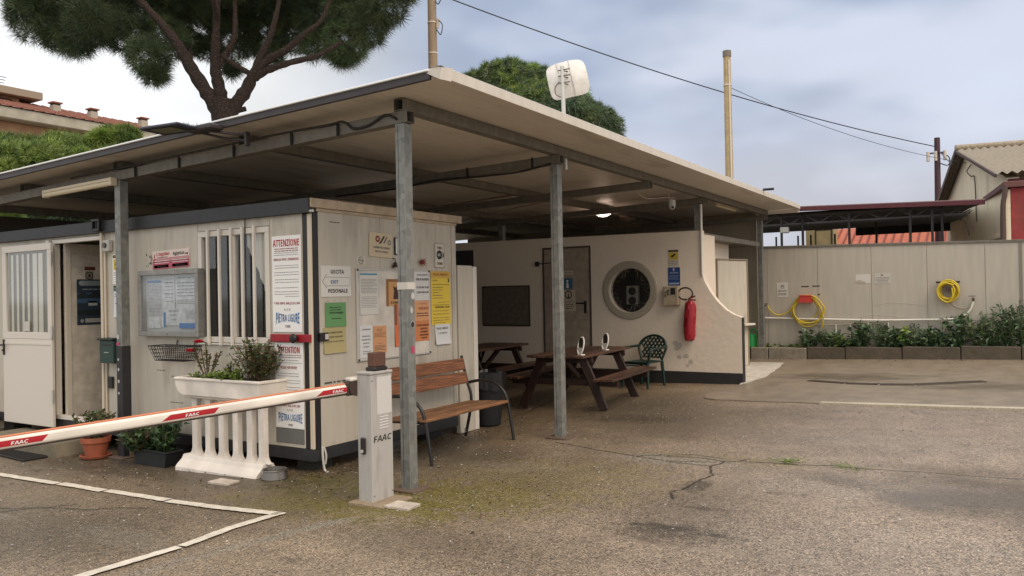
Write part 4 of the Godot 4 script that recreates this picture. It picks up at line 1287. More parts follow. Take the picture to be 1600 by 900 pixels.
func apartment() -> void:
	var a := thing("apartment_house", "distant apartment house with terracotta tile roof and deep eaves, far left", "apartment house", Vector3(-54.0, 0.0, -34.0))
	var wall := M("apt_wall", rgb(204, 158, 122), 0.8, {"tex": "grain", "s": 0.1})
	var eave := M("apt_eave", rgb(190, 182, 164), 0.8, {"tex": "grain", "s": 0.15})
	var tile := M("apt_tile", rgb(172, 116, 94), 0.8, {"tex": "fine", "s": 0.4})
	var dk := M("apt_dark", rgb(70, 58, 50), 0.6)
	part("wall", span(-7, 3.0, 0, 12.6, 14.0, -22.0, 0.02), wall, a)
	part("eave_slab", span(-8, 4.0, 12.62, 13.3, 14.9, -23.0, 0.05), eave, a)
	var sl := B()
	var y0 := 13.32
	var A := Vector3(4.1, y0, 15.0); var Bq := Vector3(4.1, y0, -23.1); var C := Vector3(-8.1, y0, -23.1); var D := Vector3(-8.1, y0, 15.0)
	var R0 := Vector3(-2.0, y0 + 1.8, 9.0); var R1 := Vector3(-2.0, y0 + 1.8, -17.0)
	sl.quad(A, Bq, R1, R0); sl.quad(C, D, R0, R1); sl.tri(D, A, R0); sl.tri(Bq, C, R1)
	part("roof", sl, tile, a)
	for k in 60:      # tile courses as real ribs down the slope
		var z := 14.6 - k * 0.625
		var f := 1.0
		if z > 9.0: f = 1.0 - (z - 9.0) / 6.0
		if z < -17.0: f = 1.0 - (-17.0 - z) / 6.1
		var rb := B()
		rb.beam(Vector3(4.1, y0 + 0.04, z), Vector3(4.1, y0 + 0.04, z).lerp(Vector3(-2.0, y0 + 1.84, z), clampf(f, 0.05, 1)), 0.16, 0.08, 0)
		part("tile_rib", rb, tile, a)
	# top-storey block
	part("upper_storey", span(-7.0, -1.0, 13.4, 15.1, 14.0, 6.6, 0.02), wall, a)
	part("flat_roof", span(-7.6, -0.2, 15.1, 15.6, 15.0, 5.5, 0.03), M("apt_slab", rgb(150, 136, 118), 0.8), a)
	for z in [13.0, 10.6, 8.6]:
		part("window", span(-0.99, -0.96, 14.45, 14.98, z, z - 1.5, 0.0), dk, a)
	for q in [[1.0, 5.6], [1.2, 3.2], [1.4, -0.4]]:
		var ch := part("chimney", span(q[0] - 0.25, q[0] + 0.25, 13.5, 14.6, q[1], q[1] - 0.5, 0.02), eave, a)
		part("chimney_cap", span(q[0] - 0.33, q[0] + 0.33, 14.72, 14.82, q[1] + 0.08, q[1] - 0.58, 0.02), tile, ch)
		part("chimney_louvre", span(q[0] - 0.22, q[0] + 0.22, 14.601, 14.719, q[1] - 0.03, q[1] - 0.47, 0.0), dk, ch)
	for q in [[9.0, 2.6], [3.5, 2.6], [-3.0, 2.6], [-9.0, 2.6], [-15.0, 2.6]]:
		part("window", span(3.0, 3.03, 10.2, 11.9, q[0], q[0] - q[1], 0.0), dk, a)
		part("balcony_slab", span(3.0, 4.4, 9.2, 9.4, q[0] + 0.7, q[0] - q[1] - 0.7, 0.02), eave, a)
		part("balcony_front", span(4.32, 4.4, 9.41, 10.3, q[0] + 0.7, q[0] - q[1] - 0.7, 0.02), wall, a)
	for z in [13.0, -1.5]:
		part("support_pole", tb([Vector3(3.9, 9.4, z), Vector3(3.9, 12.6, z)], 0.09, 8), eave, a)
	var an := B()
	an.tube([Vector3(-2.0, 15.4, 7.4), Vector3(-2.0, 16.7, 7.4)], 0.05, 6)
	for k in 4: an.tube([Vector3(-2.0, 16.0 + k * 0.2, 7.1 - k * 0.06), Vector3(-2.0, 16.0 + k * 0.2, 7.7 + k * 0.06)], 0.025, 5)
	part("aerial", an, dk, a)

# ---------------------------------------------------------------- trees
func tuft_mesh(n: int, ln: float, w: float, spread: float) -> ArrayMesh:
	var m := B()
	for k in n:
		var a := TAU * k * 0.618
		var t := spread * sqrt((k + 0.5) / n)
		var d := Vector3(cos(a) * sin(t), cos(t), sin(a) * sin(t))
		var s := d.cross(Vector3(rng.randf() - 0.5, rng.randf() - 0.5, rng.randf() - 0.5)).normalized() * w * 0.5
		var l := ln * rng.randf_range(0.75, 1.1)
		var b := d * ln * 0.12 + Vector3(rng.randf() - 0.5, rng.randf() - 0.5, rng.randf() - 0.5) * ln * 0.12
		m.tri(b - s, b + s, b + d * l)
	return m.mesh()

# tufts over the skin and inside of an ellipsoid lobe
func lobe(xs: Array, cols: Array, ce: Vector3, r: Vector3, n: int, sc: float, tone: Array) -> void:
	var own := rng.randf_range(0.65, 1.4)
	for k in n:
		var d := Vector3(rng.randfn(), rng.randfn(), rng.randfn()).normalized()
		var q := 1.0 if rng.randf() < 0.72 else rng.randf_range(0.45, 1.0)
		q *= rng.randf_range(0.86, 1.06)
		var p := ce + d * r * q
		var up := (d * Vector3(1, 0.8, 1) + Vector3(0, 0.55, 0) + Vector3(rng.randf() - 0.5, rng.randf() - 0.5, rng.randf() - 0.5) * 0.9).normalized()
		var x := up.cross(Vector3(0.3, 0.2, 0.9)).normalized()
		var s := sc * rng.randf_range(0.6, 1.35)
		xs.append(Transform3D(Basis(x, up, x.cross(up)).scaled(Vector3(s, s, s)), p))
		var c: Color = tone[rng.randi() % tone.size()]
		cols.append(c * own * rng.randf_range(0.8, 1.2))

func limb(m: MB, pts: Array, r0: float, r1: float) -> void:
	var sp := spline(pts, 5)
	var rr := []
	for i in sp.size():
		rr.append(lerpf(r0, r1, i / float(sp.size() - 1)) * (1.0 + 0.10 * sin(i * 2.3) + rng.randf_range(-0.04, 0.04)))
	m.tube(sp, rr, 10)

func trees() -> void:
	var bark := M("pine_bark", rgb(98, 78, 68), 0.95, {"tex": "bark", "s": 1.6, "bump": "bark", "bs": 6.0})
	var leaf := M("needles", Color.WHITE, 0.6, {"vc": true, "back": Color(0.10, 0.12, 0.05), "two": true})
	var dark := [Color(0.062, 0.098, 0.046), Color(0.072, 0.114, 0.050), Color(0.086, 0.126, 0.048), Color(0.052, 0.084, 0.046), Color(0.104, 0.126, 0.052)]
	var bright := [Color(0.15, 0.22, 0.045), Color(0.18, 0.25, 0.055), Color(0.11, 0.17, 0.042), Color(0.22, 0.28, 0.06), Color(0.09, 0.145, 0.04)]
	var t := thing("stone_pine", "large umbrella pine with forked red-brown trunk rising behind the canopy", "pine tree", Vector3(-15.3, -0.1, -12.15))
	var base := Vector3(-15.3, -0.1, -12.15)
	var V := func(q: Array) -> Array: return q.map(func(w): return Vector3(w[0], w[1], w[2]) - base)
	var tm := B()
	limb(tm, V.call([[-15.4, -0.2, -12.1], [-15.36, 2.5, -12.12], [-15.30, 4.6, -12.12], [-15.25, 5.6, -12.14], [-15.3, 6.2, -12.1]]), 0.36, 0.26)
	part("trunk", tm, bark, t)
	for l in [
		[[[-15.27, 5.1, -12.1], [-15.38, 5.95, -12.02], [-15.62, 6.48, -11.85], [-15.92, 7.08, -11.65], [-16.12, 7.53, -11.52], [-16.38, 7.91, -11.4], [-16.72, 8.36, -11.2], [-17.2, 8.9, -11.0]], 0.24, 0.09],
		[[[-15.28, 5.3, -12.13], [-15.30, 6.0, -12.1], [-15.38, 6.5, -12.07], [-15.42, 6.95, -12.0], [-15.33, 7.5, -11.95], [-15.3, 7.96, -11.95], [-15.25, 9.3, -12.0]], 0.22, 0.09],
		[[[-15.40, 6.95, -12.0], [-15.2, 7.4, -12.2], [-15.1, 7.8, -12.3], [-15.2, 8.6, -12.4]], 0.11, 0.07],
		[[[-15.26, 5.2, -12.14], [-15.14, 5.95, -12.2], [-14.84, 6.45, -12.38], [-14.65, 6.83, -12.45]], 0.23, 0.17],
		[[[-14.65, 6.80, -12.45], [-14.45, 7.2, -12.5], [-14.25, 7.64, -12.6], [-14.12, 8.23, -12.7], [-14.0, 9.0, -12.8]], 0.13, 0.06],
		[[[-14.66, 6.78, -12.46], [-14.33, 7.12, -12.6], [-13.94, 7.34, -12.8], [-13.5, 7.7, -13.0], [-13.21, 7.99, -13.2], [-13.08, 8.6, -13.4]], 0.13, 0.05],
		[[[-14.65, 6.72, -12.47], [-14.39, 6.88, -12.6], [-13.89, 7.04, -12.85], [-13.38, 7.19, -13.2], [-12.9, 7.5, -13.5]], 0.12, 0.06],
		[[[-14.64, 6.78, -12.45], [-14.96, 6.97, -12.3], [-15.29, 7.27, -12.05]], 0.09, 0.06],
		[[[-15.9, 7.1, -11.7], [-16.6, 7.6, -12.2], [-17.3, 8.2, -12.6]], 0.08, 0.04],
		[[[-15.3, 8.0, -12.0], [-14.2, 9.0, -10.8], [-13.2, 9.4, -10.2]], 0.08, 0.04]]:
		var lm := B()
		limb(lm, V.call(l[0]), l[1] * 0.82, l[2] * 0.7)
		part("limb", lm, bark, t)
	var stub := B()
	stub.tube([Vector3(0.12, 6.05, -0.05), Vector3(0.42, 6.13, -0.25)], [0.07, 0.06], 8)
	part("cut_stub", stub, bark, t)
	var lobes := [[-18.90, 8.19, -9.86, 0.67], [-18.70, 7.98, -10.34, 0.60], [-17.70, 7.98, -10.37, 0.62], [-19.60, 8.75, -10.01, 0.53], [-18.70, 8.78, -9.98, 0.74], [-17.58, 8.02, -11.15, 0.58], [-16.93, 7.34, -11.32, 0.5], [-17.14, 7.92, -11.89, 0.59], [-16.84, 6.89, -11.38, 0.27], [-18.16, 7.55, -10.33, 0.30], [-18.34, 8.60, -11.14, 0.70],
		[-17.61, 8.63, -13.01, 0.74], [-17.14, 8.00, -13.07, 0.36], [-16.96, 8.48, -13.88, 0.67], [-16.44, 7.41, -13.28, 0.19], [-16.39, 8.56, -14.24, 0.67], [-15.68, 7.84, -13.98, 0.26], [-17.44, 8.98, -12.52, 0.80], [-17.47, 9.45, -13.80, 0.85], [-16.36, 9.36, -14.02, 0.83],
		[-15.23, 8.41, -14.26, 0.68], [-14.27, 7.92, -14.15, 0.52], [-13.29, 7.71, -14.06, 0.58], [-12.65, 7.97, -14.10, 0.54], [-12.10, 8.30, -14.08, 0.53], [-13.32, 7.38, -14.04, 0.28], [-11.82, 8.70, -14.26, 0.44], [-14.23, 8.64, -14.17, 0.71], [-13.14, 8.56, -14.14, 0.69], [-15.20, 9.12, -14.03, 0.81]]
	for k in 9: lobes.append([-19.4 + k * 0.93, 9.58 + rng.randf_range(-0.1, 0.1), -10.1 - k * 0.57, 0.84])
	for k in 7: lobes.append([-18.8 + k * 1.03, 10.4, -10.2 - k * 0.65, 0.9])
	for k in 5: lobes.append([-18.3 + k * 1.17, 11.2, -10.8 - k * 0.72, 0.9])
	for k in 6: lobes.append([-15.6 + k * 0.92, 9.5, -8.9 - k * 0.57, 0.78])
	for k in 5: lobes.append([-21.0 + k * 1.4, 10.1, -12.6 - k * 0.9, 0.97])
	for k in 4: lobes.append([-20.2 + k * 1.4, 11.0, -12.5 - k * 0.87, 1.0])
	var xs := []
	var cols := []
	for l in lobes:
		lobe(xs, cols, Vector3(l[0], l[1], l[2]) - base, Vector3(l[3], l[3] * 0.9, l[3]) * 0.86, int(50 + 400 * l[3] * l[3]), 0.95, dark)
	var tw := B()
	for l in lobes:
		for k in 4:
			var a: Vector3 = Vector3(rng.randf_range(-1, 1), rng.randf_range(-1, 0.6), rng.randf_range(-1, 1)) * l[3]
			var c0 := Vector3(l[0], l[1] - l[3] * 0.1, l[2]) - base
			tw.tube([c0, c0 + a * 0.55 + Vector3(0, -0.05, 0), c0 + a * 1.0], [0.018, 0.012, 0.006], 5)
	part("twigs", tw, bark, t).set_meta("kind", "stuff")
	many("crown", tuft_mesh(30, 0.25, 0.012, 1.6), leaf, xs, cols, t)
	# second pine behind the roof
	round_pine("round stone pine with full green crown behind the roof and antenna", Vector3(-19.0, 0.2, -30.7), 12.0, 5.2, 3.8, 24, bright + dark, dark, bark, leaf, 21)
	# a belt of bright pines in front of the apartment house
	round_pine("bright green pine at the far left edge before the apartment house", Vector3(-33.5, -0.2, -13.0), 8.5, 2.6, 1.9, 9, bright, bright, bark, leaf, 22)
	round_pine("wide bright pine left of centre in the row before the apartment house", Vector3(-31.0, -0.2, -15.6), 8.4, 2.5, 2.2, 10, bright, bright, bark, leaf, 23)
	round_pine("bright pine in the middle of the row before the apartment house", Vector3(-30.0, -0.2, -18.8), 8.9, 2.3, 2.0, 9, bright, bright, bark, leaf, 24)
	round_pine("bright pine tucked between two larger ones before the apartment house", Vector3(-31.0, -0.2, -17.3), 8.7, 2.2, 2.0, 9, bright, bright, bark, leaf, 28)
	round_pine("bright pine at the right end of the row, near the solar lamp", Vector3(-29.0, -0.2, -21.6), 9.3, 2.4, 2.0, 9, bright, bright, bark, leaf, 25)
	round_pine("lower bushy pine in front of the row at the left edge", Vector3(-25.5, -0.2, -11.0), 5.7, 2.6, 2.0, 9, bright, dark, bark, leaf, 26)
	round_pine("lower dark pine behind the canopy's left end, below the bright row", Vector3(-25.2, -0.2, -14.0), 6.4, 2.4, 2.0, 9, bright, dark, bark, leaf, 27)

func round_pine(label: String, at: Vector3, top: float, rad: float, hgt: float, n: int, tone: Array, low: Array, bark: Material, leaf: Material, sd: int) -> void:
	rng.seed = sd
	var t := thing("pine_tree", label, "pine tree", at, 0.0, "pines behind the roof")
	var tm := B()
	limb(tm, [Vector3(0, -0.3, 0), Vector3(0.1, top * 0.35, 0.1), Vector3(0, top - hgt * 1.6, 0), Vector3(-0.1, top - hgt * 0.7, 0)], 0.32, 0.18)
	part("trunk", tm, bark, t)
	for k in 5:
		var lm := B()
		var a := TAU * k / 5.0
		limb(lm, [Vector3(0, top - hgt * 1.7, 0), Vector3(cos(a) * rad * 0.4, top - hgt * 1.2, sin(a) * rad * 0.4), Vector3(cos(a) * rad * 0.75, top - hgt * 0.8, sin(a) * rad * 0.75)], 0.13, 0.05)
		part("limb", lm, bark, t)
	var xs := []
	var cols := []
	for k in n * 3:
		var a := TAU * k * 0.618
		var f := sqrt((k + 0.5) / (n * 3.0))
		var y := top - hgt * (0.22 + 1.0 * (1.0 - sqrt(maxf(0.0, 1.0 - f * f * 0.92)))) - (rng.randf() * hgt * 0.35) + rng.randf_range(-0.25, 0.4)
		var r := rad * rng.randf_range(0.13, 0.33)
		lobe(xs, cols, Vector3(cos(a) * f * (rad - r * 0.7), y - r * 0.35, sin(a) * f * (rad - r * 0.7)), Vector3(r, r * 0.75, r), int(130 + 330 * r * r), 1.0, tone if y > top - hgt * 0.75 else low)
	many("crown", tuft_mesh(30, 0.27, 0.03, 1.8), leaf, xs, cols, t)

# ---------------------------------------------------------------- poles and wires
func poles_and_wires() -> void:
	var conc := M("pole_concrete", rgb(178, 156, 130), 0.85, {"tex": "fine", "s": 1.0, "bump": "stucco", "bs": 0.4})
	var yel := M("pole_ochre", rgb(194, 172, 130), 0.8, {"tex": "grain", "s": 0.7})
	var iron := M("pole_iron", rgb(80, 50, 56), 0.6, {"tex": "grain", "s": 0.8})
	var wire := M("wire", rgb(50, 52, 58), 0.6)
	var bandm := M("band_grey", rgb(210, 200, 186), 0.6)
	var a := thing("utility_pole", "brown concrete utility pole rising behind the canopy's front corner", "pole", Vector3(-13.35, 0.0, -17.55))
	part("shaft", tb([Vector3(0, -0.2, 0), Vector3(0, 10.8, 0)], [0.16, 0.115], 14), conc, a)
	for y in [7.15, 8.3, 9.15, 9.9]:
		part("band", tb([Vector3(0, y, 0), Vector3(0, y + 0.035, 0)], 0.135, 14), bandm, a)
	part("insulator", tb([Vector3(0.16, 9.0, -0.02), Vector3(0.2, 9.25, -0.03)], 0.05, 8), bandm, a)
	part("cable_loop", tb(spline([Vector3(0.15, 8.95, 0), Vector3(0.36, 8.75, 0.1), Vector3(0.42, 9.0, 0.1), Vector3(0.22, 9.2, 0)], 6), 0.014, 6), wire, a)
	part("cable_loop", tb(spline([Vector3(0.12, 9.75, 0), Vector3(0.3, 9.6, 0.1), Vector3(0.44, 9.82, 0.1), Vector3(0.4, 10.0, 0)], 6), 0.014, 6), wire, a)
	var b := thing("utility_pole", "tall ochre pole standing behind the canopy's rear corner", "pole", Vector3(-5.57, 0.2, -18.9))
	part("shaft", tb([Vector3(0, -0.2, 0), Vector3(0, 7.0, 0)], [0.105, 0.085], 14), yel, b)
	part("white_conduit", tb([Vector3(0.075, 3.0, 0.085), Vector3(0.065, 6.9, 0.07)], 0.022, 8), M("conduit_cream", Color.WHITE), b)
	part("cap", tb([Vector3(0, 7.0, 0), Vector3(0, 7.14, 0)], 0.1, 14), M("cap_grey", rgb(120, 112, 100), 0.7), b)
	part("band", tb([Vector3(0, 6.3, 0), Vector3(0, 6.34, 0)], 0.1, 14), bandm, b)
	var c := thing("utility_pole", "dark iron pole with insulators beyond the shed", "pole", Vector3(-2.1, 0.2, -33.0))
	part("shaft", tb([Vector3(0, -0.2, 0), Vector3(0.05, 6.85, 0)], [0.13, 0.1], 10), iron, c)
	part("crossarm", tb([Vector3(-0.25, 6.3, 0), Vector3(0.3, 6.3, 0)], 0.03, 6), iron, c)
	for x in [-0.25, 0.0, 0.3]:
		part("insulator", tb([Vector3(x, 6.0, 0.08), Vector3(x, 6.35, 0.08)], 0.06, 8), bandm, c)
	part("cable_loop", tb(spline([Vector3(0.1, 6.3, 0.1), Vector3(0.42, 6.1, 0.1), Vector3(0.4, 5.8, 0.1), Vector3(0.12, 5.9, 0.1)], 5), 0.02, 5), wire, c)
	solo("overhead_wire", tb(sag([Vector3(-13.2, 9.95, -17.5), Vector3(-2.15, 6.75, -33.0)], 0.35), 0.017, 6), wire, "thick overhead wire running from the front pole across to the iron pole", "wire")
	solo("overhead_wire", tb(sag([Vector3(-5.5, 6.45, -18.9), Vector3(-0.9, 5.15, -26.4)], 0.25), 0.007, 5), wire, "thin overhead wire from the ochre pole down to the gabled house", "wire")
	solo("overhead_wire", tb(sag([Vector3(-2.0, 6.6, -33.0), Vector3(-1.3, 5.3, -27.5)], 0.06), 0.013, 5), wire, "short wire from the iron pole down to the house gable", "wire")
func sag(e: Array, d: float) -> Array:
	var o := []
	for k in 25:
		var t := k / 24.0
		o.append(e[0].lerp(e[1], t) - Vector3(0, d * 4.0 * t * (1.0 - t), 0))
	return o

# ---------------------------------------------------------------- things on the ground in front
func front_things() -> void:
	# white concrete planter on a baluster rail
	var o := Vector3(-6.55, -0.06, -5.12)
	var p := thing("baluster_planter", "white concrete trough planter raised on a six-baluster base", "planter", o)
	var wc := M("white_concrete", rgb(238, 228, 216), 0.65, {"tex": "grain", "s": 0.4, "bump": "stucco", "bs": 0.12})
	var prof := PackedVector2Array([Vector2(-0.155, -0.02), Vector2(0.155, -0.02), Vector2(0.155, 0.02), Vector2(0.135, 0.045), Vector2(0.08, 0.09), Vector2(0.058, 0.13), Vector2(-0.058, 0.13), Vector2(-0.08, 0.09), Vector2(-0.135, 0.045), Vector2(-0.155, 0.02)])
	var bm := B()
	bm.xf = Transform3D(Basis(Vector3.UP, PI / 2), Vector3.ZERO)
	bm.prism(prof, -0.54, 0.64)
	part("base", bm, wc, p)
	var xs6 := [-0.401, -0.197, 0.006, 0.214, 0.415, 0.58]
	for x in xs6:
		var m := B()
		var q := PackedVector2Array()
		var w := 0.036
		for s in [1, -1]:
			var seg := []
			for k in 7:
				var a := k / 6.0 * PI / 2
				seg.append(Vector2(s * (w + 0.066 * (1 - sin(a))), 0.131 + 0.085 * (1 - cos(a))))
			seg.append(Vector2(s * w, 0.62))
			seg.append(Vector2(s * (w + 0.012), 0.70))
			if s < 0: seg.reverse()
			for e in seg: q.append(e)
		m.xf = Transform3D(Basis(), Vector3(x, 0, 0))
		m.prism(q, -0.026, 0.03)
		part("baluster", m, wc, p)
	part("top_rail", span(-0.52, 0.64, 0.70, 0.735, -0.07, 0.07, 0.01), wc, p)
	var tr := B()
	var tp := PackedVector2Array([Vector2(0.635, 0.735), Vector2(0.645, 0.885), Vector2(-0.6, 0.885)])
	for k in 7: tp.append(Vector2(-0.6 + 0.14 * (1 - cos(k / 6.0 * PI / 2)), 0.86 - 0.125 * sin(k / 6.0 * PI / 2)))
	tr.prism(tp, -0.27, 0.10)
	part("trough", tr, wc, p)
	part("rim", _flatframe(-0.612, 0.656, -0.282, 0.112, 0.88, 0.91, 0.035), wc, p)
	part("soil", span(-0.57, 0.62, 0.886, 0.893, -0.25, 0.08, 0), M("soil", Color.WHITE), p)
	# steel dog bowl
	var bw := B()
	bw.lathe([Vector2(0.095, 0), Vector2(0.12, 0.005), Vector2(0.105, 0.075), Vector2(0.118, 0.082), Vector2(0.112, 0.088), Vector2(0.096, 0.078), Vector2(0.088, 0.02), Vector2(0, 0.016)], 28)
	solo("dog_bowl", bw, M("bowl_steel", rgb(150, 144, 136), 0.35, {"metal": 0.8, "tex": "fine", "s": 2.0}), "round steel dog bowl on the ground by the planter's right foot", "bowl", "", Vector3(-5.76, ground_y(-5.76, -5.05), -5.06))
	# step, mat, floor tiles
	var st := B()
	st.prism(PackedVector2Array([Vector2(-1.5, -0.16), Vector2(0.17, -0.16), Vector2(0.17, 0.02), Vector2(0.1, 0.155), Vector2(-1.5, 0.155)]), -0.28, 0.24)
	solo("door_step", st, M("step_concrete", rgb(128, 118, 98), 0.9, {"tex": "grain", "s": 0.7, "bump": "stucco", "bs": 0.5, "dirt": 0.5}), "worn concrete step in front of the open cabin door", "step", "", Vector3(-9.15, -0.12, -5.06))
	var mt := B()
	mt.box(Vector3(0, 0.012, 0), Vector3(0.9, 0.014, 0.5), 0.004)
	for k in 22: mt.box(Vector3(-0.42 + k * 0.04, 0.022, 0), Vector3(0.014, 0.01, 0.46), 0.002)
	solo("door_mat", mt, M("mat_black", rgb(38, 36, 36), 0.9), "black ribbed rubber mat lying on the asphalt before the step", "door mat", "", Vector3(-9.62, ground_y(-9.6, -4.8), -4.84), -4.0)
	var tl := M("tile_pale", rgb(206, 192, 176), 0.7, {"tex": "grain", "s": 1.2, "dirt": 0.9})
	solo("floor_tile", bx(Vector3(0, 0.004, 0), Vector3(0.25, 0.022, 0.15), 0.002), tl, "square pale tile set in the asphalt before the white planter", "tile", "", Vector3(-6.07, ground_y(-6.07, -4.74) + 0.002, -4.74), 2.0)
	solo("floor_tile", bx(Vector3(0, 0.004, 0), Vector3(0.22, 0.02, 0.17), 0.002), tl, "pale stone tile lying at the barrier cabinet's right foot", "tile", "", Vector3(-3.96, ground_y(-3.96, -4.72) + 0.003, -4.72), 3.0)
	solo("foundation_patch", bx(Vector3(0, -0.002, 0), Vector3(0.36, 0.026, 0.36), 0.004), M("patch_concrete", rgb(168, 148, 122), 0.85, {"tex": "fine", "s": 1.2, "dirt": 0.8}), "rough concrete footing under the grey barrier cabinet", "footing", "", Vector3(-4.24, 0.004, -4.79))
	# bin with liner
	var b := thing("litter_bin", "black round litter bin with bag liner at the bench end", "bin", Vector3(-5.61, -0.03, -8.37))
	b.scale = Vector3(1.05, 1.0, 1.05)
	var pl := M("bin_plastic", rgb(22, 24, 25), 0.6, {"tex": "fine", "s": 1.5})
	var bm2 := B()
	bm2.lathe([Vector2(0, 0), Vector2(0.155, 0.0), Vector2(0.165, 0.02), Vector2(0.215, 0.60), Vector2(0.232, 0.61), Vector2(0.232, 0.645), Vector2(0.212, 0.645), Vector2(0.2, 0.5), Vector2(0.19, 0.3), Vector2(0, 0.28)], 32)
	part("body", bm2, pl, b)
	var bag := B()
	var pr := []
	for k in 48:
		var a := TAU * k / 48
		var a2 := TAU * (k + 1) / 48
		var r := func(i: int, h: float) -> Vector3:
			var ii := i % 48
			return Vector3(cos(TAU * ii / 48), 0, sin(TAU * ii / 48)) * (0.238 + 0.008 * sin(TAU * ii / 48.0 * 5.0) + 0.004 * sin(ii * 2.6)) + Vector3(0, h + 0.022 * sin(TAU * ii / 48.0 * 3.0 + h * 20.0) + 0.008 * sin(ii * 1.3), 0)
		bag.quad(r.call(k, 0.47) , r.call(k + 1, 0.47), r.call(k + 1, 0.67), r.call(k, 0.67))
		var i0: Vector3 = r.call(k, 0.67)
		var i1: Vector3 = r.call(k + 1, 0.67)
		bag.quad(i0, i1, i1 * Vector3(0.82, 0.8, 0.82), i0 * Vector3(0.82, 0.8, 0.82))
	part("bag_liner", bag, M("bag_black", rgb(22, 22, 23), 0.28, {"two": true}), b)
	# green letter box on the wall by the corner post
	var lb := thing("letter_box", "dark green metal letter box on the cabin wall by the corner post", "letter box", Vector3(-8.70, 0.92, -5.357))
	var gm := M("letterbox_green", rgb(34, 62, 54), 0.45, {"tex": "grain", "s": 1.5})
	part("body", span(-0.14, 0.13, 0, 0.26, 0.001, 0.12, 0.006), gm, lb)
	part("lid", span(-0.155, 0.145, 0.262, 0.285, 0.001, 0.145, 0.006), M("letterbox_dark", rgb(30, 40, 38), 0.45), lb)
	part("slot", span(-0.1, 0.09, 0.2, 0.215, 0.1205, 0.123, 0.0), M("black_trim", Color.WHITE), lb)
	part("label", span(-0.05, 0.04, 0.12, 0.126, 0.1205, 0.122, 0.0), M("label_white", Color.WHITE), lb)

func _flatframe(x0: float, x1: float, z0: float, z1: float, y0: float, y1: float, w: float) -> MB:
	var m := B()
	var h := y1 - y0
	m.box(Vector3((x0 + x1) / 2, y0 + h / 2, z0 + w / 2), Vector3(x1 - x0, h, w), 0.008)
	m.box(Vector3((x0 + x1) / 2, y0 + h / 2, z1 - w / 2), Vector3(x1 - x0, h, w), 0.008)
	m.box(Vector3(x0 + w / 2, y0 + h / 2, (z0 + z1) / 2), Vector3(w, h - 0.001, z1 - z0 - 2 * w + 0.004), 0.006)
	m.box(Vector3(x1 - w / 2, y0 + h / 2, (z0 + z1) / 2), Vector3(w, h - 0.001, z1 - z0 - 2 * w + 0.004), 0.006)
	return m

